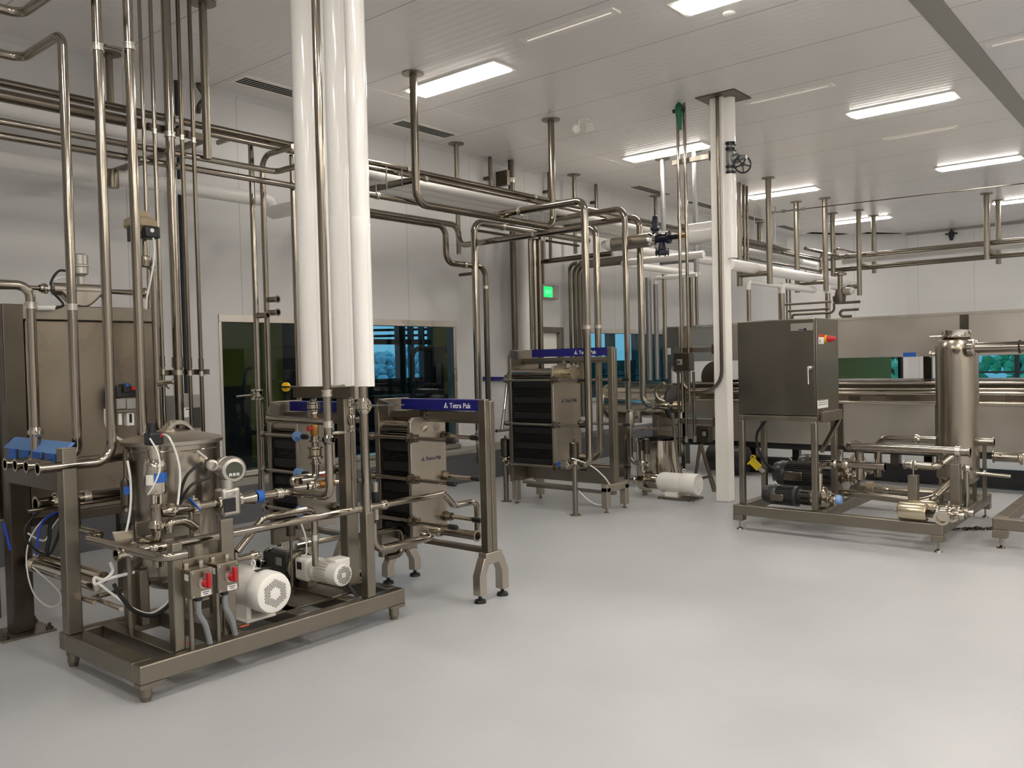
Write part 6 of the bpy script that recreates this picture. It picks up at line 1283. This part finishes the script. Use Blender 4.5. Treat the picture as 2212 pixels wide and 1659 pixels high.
t = thing('control_cabinet', 'big square stainless control cabinet with a lever handle on a four-legged stand', 'cabinet', (7.4, 2.97, czb)); kx0, kx1, ky0, ky1, kz1 = 7.12, 7.67, 2.615, 3.32, 1.862
MB().box(kx0+.02, kx1, ky0, ky1, czb, kz1).build('body', 'steel_cabinet', t, .005)
d = MB().box(kx0, kx0+.02, ky0+.01, ky1-.004, czb+.006, kz1-.006).build('door', 'steel_cabinet', t, .004)
hc = at(1748, 795, x=kx0-.02); MB().lathe([(.022, 0), (.022, .02), (.018, .03), (0, .031)], (kx0, hc.y, hc.z), (-1, 0, 0), 18).build('lock_rose', 'chrome', d); he = at(1745, 830, x=kx0-.025)
MB().tube(smooth_curve([(kx0-.03, hc.y-.012, hc.z+.008), (kx0-.034, hc.y+.004, hc.z), (kx0-.032, hc.y+.008, hc.z-.03), (kx0-.032, hc.y+.006, he.z)], 5), .0095, 10).build('lever_handle', 'chrome', d)
a, b = at(1708, 715, x=kx0), at(1756, 697, x=kx0); MB().box(kx0-.002, kx0, b.y, a.y, a.z, b.z).build('name_sheet', 'steel_sheet', d); e, f = at(1725, 712, x=kx0-.004), at(1739, 710, x=kx0-.004); MB().box(kx0-.003, kx0-.002, f.y, e.y, e.z-.004, e.z+.004).lathe([(.012, 0), (.012, .001)], (kx0-.002, f.y, e.z), (-1, 0, 0), 14).build('key_mark', 'dark_print', d)
a, b = at(1768, 743, y=ky0), at(1779, 722, y=ky0); MB().box(a.x, b.x, ky0-.003, ky0, a.z, b.z).build('switch_label', 'label_white', t); MB().box(a.x, b.x, ky0-.0035, ky0-.001, b.z-.025, b.z).build('red_header', 'red_paint', t); MB().box(a.x+.02, a.x+.035, ky0-.0035, ky0-.001, a.z+.01, a.z+.04).build('print_mark', 'dark_print', t)
c = at(1783, 732, y=ky0); MB().lathe([(.034, 0), (.034, .014), (.03, .016)], c, (0, -1, 0), 22).build('yellow_collar', 'yellow_plastic', t); MB().lathe([(.03, .014), (.027, .04), (.016, .085), (.01, .09), (0, .09)], c, (0, -1, 0), 22).build('red_knob', 'red_plastic', t, label='red emergency knob')
a, b = at(1766, 883, y=ky0), at(1788, 862, y=ky0); MB().box(a.x, b.x, ky0-.003, ky0, a.z, b.z).build('warning_label', 'label_white', t)
for k in range(3): MB().box(a.x+.01, b.x-.01, ky0-.0035, ky0-.003, a.z+.026+.018*k, a.z+.034+.018*k).build('print_line', 'label_grey', t)
cable('black power cable hanging from the control cabinet to the grey motors', [(7.5, 3.16, czb), at(1636, 935, x=7.5), at(1640, 975, x=7.5), at(1656, 1003, x=7.55), at(1672, 1015, x=7.6)], .013, 'cable_black')
t = thing('hazard_tag', 'yellow lockout plug hanging on the left back leg of the cabinet stand', 'tag', at(1632, 1003, x=7.58)); c = at(1632, 1003, x=7.57); u = Vector((0, -.75, -.66)).normalized(); v = Vector((0, -.66, .75)).normalized()
MB().obox(c, u*.055, v*.032, Vector((.02, 0, 0))).obox(c-u*.052, u*.006, v*.05, Vector((.024, 0, 0))).build('tag_body', 'yellow_tag', t, .004); MB().cyl(c+u*.05, c+u*.11, .022).build('grey_plug', 'label_grey', t); MB().ring(c-u*.055+v*.03, (1, 0, 0), .025, .005, 18, 6).build('loop', 'yellow_tag', t)

def grey_motor(label, plabel, px, py, x, r, L, vol_r, pump_clamps=True, blue=False):
    c = at(px, py, x=x); D = Vector((0, -1, 0))
    t = thing('electric_motor', label, 'motor', (x, c.y-L*.5, rz1))
    MB().lathe([(0, -.0), (r*.5, .003), (r*.85, .02), (r*1.0, .07), (r*1.0, .13), (r*.95, .14)], c, D, 32).build('fan_cover', 'motor_grey', t)
    mb = MB().lathe([(r*.86, .13), (r*.86, L)], c, D, 30)
    for k in range(30):
        a_ = k*2*math.pi/30; e = Vector((math.cos(a_), 0, math.sin(a_))); mb.obox(c+D*(.145+L)/2+e*r*.92, e*r*.08, D*(L-.15)/2, e.cross(D)*.003)
    mb.build('finned_body', 'motor_grey', t)
    MB().cbox((x-r*.95, c.y-L*.55, c.z-.01), r*.25, L*.42, r*.75).build('terminal_box', 'steel_old', t, .008); MB().lathe([(r*.9, L-.005), (r*1.02, L), (r*1.02, L+.03), (r*.7, L+.035)], c, D, 30).build('flange', 'motor_grey', t)
    MB().box(x-r*.7, x+r*.7, c.y-L*.9, c.y-L*.3, rz1, max(rz1+.02, c.z-r*.8)).build('mounting_foot', 'motor_grey', t, .004); MB().ring((x, c.y-L*.4, c.z+r+.02), (0, 1, 0), .018, .005, 18, 6).build('lifting_eye', 'chrome', t)
    q = c+D*(L+.03); p = thing('pump', plabel, 'pump', (x, q.y-.12, rz1))
    lm = MB().lathe([(r*.7, 0), (r*.75, .01), (r*.75, .13), (r*.8, .14)], q, D, 24).build('lantern', 'pump_grey', p)
    for k in range(8):
        a_ = k*math.pi/4; e = Vector((math.cos(a_), 0, math.sin(a_))); MB().obox(q+D*.07+e*r*.75, e*.004, D*.035, e.cross(D)*.008).build('lantern_slot', 'void_black', lm)
    MB().lathe([(vol_r*.9, .14), (vol_r*1.1, .145), (vol_r*1.1, .17), (vol_r, .175), (vol_r, .235), (vol_r*.6, .26), (.035, .265), (.035, .33)], q, D, 34).build('volute', SM, p)
    clamp_mb(q+D*.31, D, .036).build('pipe_clamp', SM, p); MB().cyl(q+D*.205+Vector((-vol_r*.5, 0, 0)), q+D*.205+Vector((-vol_r*.5, 0, vol_r+.12)), .026).build('outlet', SM, p)
    MB().box(x-.03, x+.03, q.y-.2, q.y-.16, rz1, c.z-vol_r*.9).build('pump_foot', 'steel_frame', p)
    if blue: MB().lathe([(.034, .33), (.045, .335), (.043, .36), (.03, .375), (0, .38)], q, D, 14).build('blue_cover', 'blue_film', p, label='blue plastic cover')
    return q
qa_ = grey_motor('small dark grey motor on the front rail under the square cabinet', 'small polished pump with a blue covered inlet behind the cabinet leg', 1648, 1066, 7.32, .088, .3, .105, blue=True)
qb_ = grey_motor('larger dark grey ribbed motor behind the cabinet leg', 'large polished pump with a clamp ring right of the grey motors', 1672, 1020, 7.85, .118, .42, .135)
qc_ = grey_motor('rear dark grey motor partly hidden behind the larger ribbed one', 'rear polished pump behind the long bright pipes', 1725, 1003, 8.35, .11, .36, .12)
# pipes of the right skid
pipe('long bright pipe with a clamp and open right end crossing the tank front', S(1845, 965, x=7.45).d(dx=.0).Y(px=2083), r=.036, rings=[(2068, 979)], open_end=True)
pipe('elbow pipe at the left end of the long bright pipe, turning to the back', S(1850, 966, x=7.45).Y(px=1832).d(dx=.3).d(dz=-.32), r=.036, bend=.09, clamps=[(1880, 1001)])
pipe('higher pipe behind the long bright one, bending down left and passing the tall tank', S(1897, 1030, x=8.25).Z(946).Y(px=2135), r=.034, clamps=[(1980, 947)], open_end=True, bend=.1)
pipe('short bright pipe with open end above the pump clamp', S(1768, 1040, x=7.35).Z(1000).Y(px=1900), r=.028, clamps=[(1800, 998), (1825, 999)], open_end=True, bend=.08)
pipe('thick low pipe from the pump bending up to the back left of the tall tank', [Vector((7.6, qb_.y-.3, at(1900, 1070, x=7.6).z)), at(1985, 1084, x=7.6), at(2012, 1079, x=7.6)+Vector((.05, 0, 0)), at(2060, 1034, x=8.05)], r=.033, bend=.1)
pipe('thinner pipe with a tan fitting above the thick low pipe', S(1885, 1056, x=7.8).Y(px=2016), r=.022, clamps=[(1912, 1057)])
c = at(1880, 1051, x=7.78); tag(MB().lathe([(.03, -.03), (.045, -.025), (.045, .025), (.03, .03)], c, (0, 1, 0), 20).build('pipe_union', 'valve_tan'), 'tan round pipe union at the left end of the thinner pipe', 'pipe fitting')
pipe('short pipe on a post bending back towards the tall tank', [at(1966, 1004, x=7.35), at(2028, 1008, x=7.35), at(2062, 984, x=7.75)], r=.03, rings=[(1975, 1005)], open_start=True, bend=.06)
for (px, pt, x, lb) in ((1973, 1026, 7.3, 'shorter square pipe post in front of the tall tank'), (2064, 1002, 7.45, 'taller square pipe post in front of the tall tank')):
    q = at(px, pt, x=x); o = MB().box(x-.04, x+.04, q.y-.035, q.y+.035, rz1 if px > 2000 else rz1-.0, q.z).build('pipe_post', 'steel_frame', None, .004); tag(o, lb, 'post')
    MB().cyl(q, q+Vector((0, 0, .11)), .009, seg=8).build('clamp_rod', 'steel_pipe', o)
    if px < 2000: MB().box(x-.03, x+1.0, q.y-.03, q.y+.03, rz1-.06, rz1).build('foot_bar', 'steel_frame', o)
# tall tank
tk = Vector((8.25, 1.785, 0)); tr_ = .172
t = thing('tall_tank', 'tall polished cylindrical tank with a capped top on the right-hand skid', 'tank', (tk.x, tk.y, rz1))
MB().lathe([(tr_*.7, rz1+.16), (tr_, rz1+.22), (tr_, 1.565), (tr_*.97, 1.605), (tr_*.86, 1.645), (tr_*.62, 1.665), (tr_*.6, 1.668)], tk, (0, 0, 1), 56).build('shell', 'steel_tank', t)
MB().lathe([(tr_*.62, 1.668), (tr_*.74, 1.672), (tr_*.74, 1.682), (tr_*.62, 1.684)], tk, (0, 0, 1), 40).build('neck_flange', 'steel_mirror', t); MB().lathe([(tr_*.66, 1.684), (tr_*.68, 1.69), (tr_*.68, 1.735), (tr_*.3, 1.745), (0, 1.745)], tk, (0, 0, 1), 40).build('cap', 'chrome', t)
MB().cyl(tk+Vector((-.05, .1, 1.686)), tk+Vector((-.08, .2, 1.686)), .008).build('cap_lever', 'chrome', t)
for k in range(4):
    a_ = k*math.pi/2+.6; MB().box(tk.x+tr_*.92*math.cos(a_)-.02, tk.x+tr_*.92*math.cos(a_)+.02, tk.y+tr_*.8*math.sin(a_)-.015, tk.y+tr_*.8*math.sin(a_)+.015, rz1, rz1+.35).build('leg', 'steel_frame', t)
q = at(2078, 752, x=8.12); zt_ = q.z; MB().lathe([(.06, 0), (.075, .01), (.07, .05), (.05, .06)], (8.12, tk.y-.13, zt_), (-.3, -1, 0), 22).build('outlet_nozzle', 'steel_mirror', t); MB().lathe([(.02, 0), (.03, .004), (.03, .02), (.012, .024)], at(2066, 757, x=8.08), (-1, -.1, 0), 14).build('gauge_port', 'steel_old', t)
for (px, py, d) in ((2021, 765, 1), (2113, 1022, -1)):
    q = at(px, py, x=8.25); MB().cyl(Vector((8.25, tk.y+d*tr_*.9, q.z)), Vector((8.25, tk.y+d*(tr_+.05), q.z)), .012).lathe([(.012, 0), (.028, .003), (.028, .016), (.012, .018)], Vector((8.25, tk.y+d*(tr_+.03), q.z)), (0, d, 0), 14).build('side_port', SM, t)
q = at(2125, 1023, x=8.2); MB().cyl(Vector((8.2, tk.y-tr_*.9, q.z)), Vector((8.2, tk.y-.42, q.z-.01)), .016).build('drain_valve', SM, t)
MB().box(tk.x+.12, tk.x+.2, tk.y-.19, tk.y-.17, rz1, rz1+.5).build('gusset_plate', 'steel_frame', t)
o = pipe('thick pipe with a black gasket joint leaving the top of the tall tank rightwards', [Vector((8.12, tk.y-.15, zt_)), Vector((8.12, .2, zt_))], r=.047)
q = at(2203, 748, x=8.12); MB().lathe([(.048, -.006), (.056, -.006), (.056, .006), (.048, .006)], (8.12, q.y, zt_), (0, 1, 0), 24, False).build('gasket', 'black_rubber', o)
o = pipe('capped drain pipe standing at the foot of the tall tank', S(2088, 1095, x=7.75).Z(1008), r=.022, clamps=[(2083, 1012)])
# two valves lying loose on the rail
for k, (px, py, x, lb) in enumerate(((1941, 1103, 7.10, 'front one of two actuated valves lying on the corner of the right-hand skid'), (1962, 1088, 7.26, 'rear one of two actuated valves lying on the corner of the right-hand skid'))):
    c = at(px, py, x=x); c.z = rz1+.075; D = Vector((0, -1, 0)); t = thing('actuated_valve', lb, 'valve', (x, c.y-.2, rz1), 'loose valves on the skid')
    MB().lathe([(.0, 0), (.055, .0), (.068, .008), (.07, .02), (.07, .2), (.066, .212), (.05, .22)], c, D, 32).build('actuator', 'gold_steel', t); MB().lathe([(.0, -.03), (.012, -.028), (.014, 0)], c, D, 12).build('end_knob', 'bright_ring', t)
    for s_ in (-1, 1): MB().cbox((x, c.y-.25, c.z+s_*.038), .05, .08, .014).build('yoke', 'steel_mirror', t)
    MB().cyl(c+D*.2, c+D*.3, .012).build('stem', 'black_plastic', t); q = c+D*.335; MB().lathe([(.06, -.05), (.06, -.04), (.05, -.035), (.055, 0), (.05, .035), (.06, .04), (.06, .05)], q, D, 26).build('valve_body', 'steel_mirror', t)
    MB().cyl(q, q+Vector((-.07, 0, -.012)), .042, seg=28).build('port', 'steel_mirror', t); ferrule_mb(q+Vector((-.068, 0, -.012)), Vector((-1, 0, -.1)), .044, .03).build('open_end', 'steel_mirror', t)
    MB().lathe([(.03, .05), (.034, .06), (.034, .1), (.02, .105), (.02, .12), (.026, .122), (.026, .14)], q, D, 20).build('lower_spool', SM, t)
# chain heap on the floor
c = at(2045, 1150, z=0); rr = random.Random(11); ch = MB()
for k in range(22):
    p = Vector((c.x+.1+k*.012+rr.random()*.03, c.y-.02-k*.016+rr.random()*.04, .008)); ch.ring(p, (rr.random()-.5, rr.random()-.5, .6), .02, .006, 12, 6)
tag(ch.build('chain', 'steel_dark'), 'small heap of dark chain lying on the floor by the right-hand skid foot', 'chain')

# ---------------------------------------------------------------- second skid at the right edge
t = thing('skid_frame', 'corner of another low skid frame cut off by the right picture edge', 'skid', (8.3, .7, 0))
sx0, sy1 = 7.46, 1.375
MB().box(sx0, sx0+.09, -.6, sy1, .15, .24).build('front_rail', 'steel_frame', t, .008); MB().box(sx0+.09, 9.2, sy1-.09, sy1, .15, .24).build('side_rail', 'steel_frame', t, .008); MB().box(9.11, 9.2, -.6, sy1-.09, .15, .24).build('back_rail', 'steel_frame', t, .008); MB().box(sx0+.09, 9.11, -.6, -.51, .15, .24).build('side_rail', 'steel_frame', t, .008)
for (x, y) in ((sx0+.05, sy1-.05), (sx0+.05, -.55), (9.15, sy1-.05), (9.15, -.55)):
    MB().box(x-.05, x+.05, y-.05, y+.05, .085, .15).build('leg_block', 'steel_frame', t, .004); MB().cyl((x, y, .01), (x, y, .09), .01, seg=10).lathe([(.032, 0), (.03, .008), (.014, .02), (.01, .024)], (x, y, 0), (0, 0, 1), 16).build('levelling_foot', 'steel_pipe', t)
pipe('short thick pipe with an open left end at the right picture edge', [at(2158, 987, x=8.4), at(2158, 987, x=8.4)+Vector((0, -1.0, 0))], r=.042, open_start=True, clamps=[(2205, 989)])
MB().box(8.35, 8.45, .3, .4, .24, .95).build('pipe_post', 'steel_frame', t)

# ================================================================ tunnel machine in front of the back wall
t = thing('tunnel_machine', 'long stainless tunnel machine with a see-through slot stretching behind the right-hand skid', 'machine', (11.4, 1.5, 0))
mx0, mx1, my0, my1 = 10.4, 12.3, -5.0, 5.89
MB().box(mx0, mx1, my0, my1, 1.50, 1.98).build('hood', 'steel_sheet', t, .006)
MB().box(mx0-.012, mx0, my0, my1, 1.955, 1.985).build('hood_edge', 'bright_ring', t)
for py_ in (2083,): 
    q = at(py_, 695, x=mx0); MB().box(mx0-.008, mx0, q.y-.045, q.y+.045, 1.50, 1.96).build('seam_strip', 'steel_dark', t)
q = at(1965, 768, x=mx0); MB().box(mx0-.004, mx0, q.y-.07, q.y+.07, 1.5, 1.55).build('tape', 'blue_tape', t, label='strip of blue tape')
MB().box(mx0+.02, mx1, my0, my1, 1.08, 1.2).build('deck', 'steel_dark', t)
for zz, r in ((1.2, .018), (1.13, .018), (1.085, .026), (.975, .024)): MB().tube([(mx0-.02, my0, zz), (mx0-.02, my1-.3, zz)], r, 12).build('front_rail', 'steel_mirror', t)
MB().box(mx0-.02, mx0+.02, my0, my1-.3, .98, 1.07).build('front_strip', 'steel_panel', t); MB().box(mx0, mx0+.03, my0, my1-.3, .44, .98).build('lower_panel', 'steel_sheet', t, .004)
for px in (1806+7, 2030): 
    q = at(px, 910, x=mx0); MB().box(mx0-.02, mx0, q.y-.045, q.y+.045, .44, .97).build('pilaster', 'steel_dark', t)
for px, py in ((1903, 849), (1845, 861)): q = at(px, py, x=mx0-.03); MB().box(mx0-.04, mx0-.02, q.y-.06, q.y+.06, q.z-.03, q.z+.03).build('rail_clip', 'steel_dark', t)
MB().box(mx0+.05, mx1, my0, my1-.3, .36, .46).build('sump', 'black_plastic', t); MB().box(mx0+.28, mx0+.5, my0, my1-.6, .02, .2).build('base_beam', 'black_plastic', t)
for y in (-4.2, -2.4, -.6, 1.2, 3.0, 4.8): MB().box(mx0+.3, mx0+.4, y-.05, y+.05, 0, .44).box(mx1-.1, mx1, y-.05, y+.05, 0, 1.1).box(mx1-.08, mx1-.02, y-.05, y+.05, 1.18, 1.52).build('support_leg', 'steel_dark', t)
MB().box(mx0, mx0+.05, my1-.3, my1-.22, .1, 1.5).box(mx0, mx1, my1-.28, my1-.22, .44, 1.15).build('end_frame', 'steel_frame', t); MB().box(mx0+.1, mx1, my1-.9, my1-.35, .5, 1.2).build('infeed_box', 'steel_dark', t)
MB().lathe([(.2, 0), (.22, .01), (.22, .03), (.2, .04)], (mx0-.02, 5.15, 1.28), (1, 0, 0), 32).build('round_hatch', 'steel_dark', t); MB().cyl((mx0-.1, 5.2, .22), (mx0-.1, 4.7, .22), .17, seg=28).build('drive_drum', 'black_plastic', t)
q = at(1455, 745, x=mx0-.1); p_ = at(1440, 785, x=mx0-.1); e_ = at(1475, 706, x=mx0-.1)
t = thing('terminal_cabinet', 'narrow steel box with a pale label at the left end of the tunnel machine', 'box', q); MB().box(mx0-.2, mx0, e_.y, p_.y, p_.z, e_.z).build('body', 'steel_panel', t, .006); a, b = at(1440, 766, x=mx0-.21), at(1448, 752, x=mx0-.21); MB().box(mx0-.205, mx0-.2, b.y, a.y, a.z, b.z).build('label_sheet', 'label_white', t)
for k in range(3): MB().tube(smooth_curve([(mx0-.1, q.y+.02-.05*k, p_.z), (mx0-.1, q.y+.02-.05*k, p_.z-.08), (mx0-.05, q.y-.05-.05*k, p_.z-.14)], 6), .018, 10).build('conduit_elbow', 'conduit_grey', t)
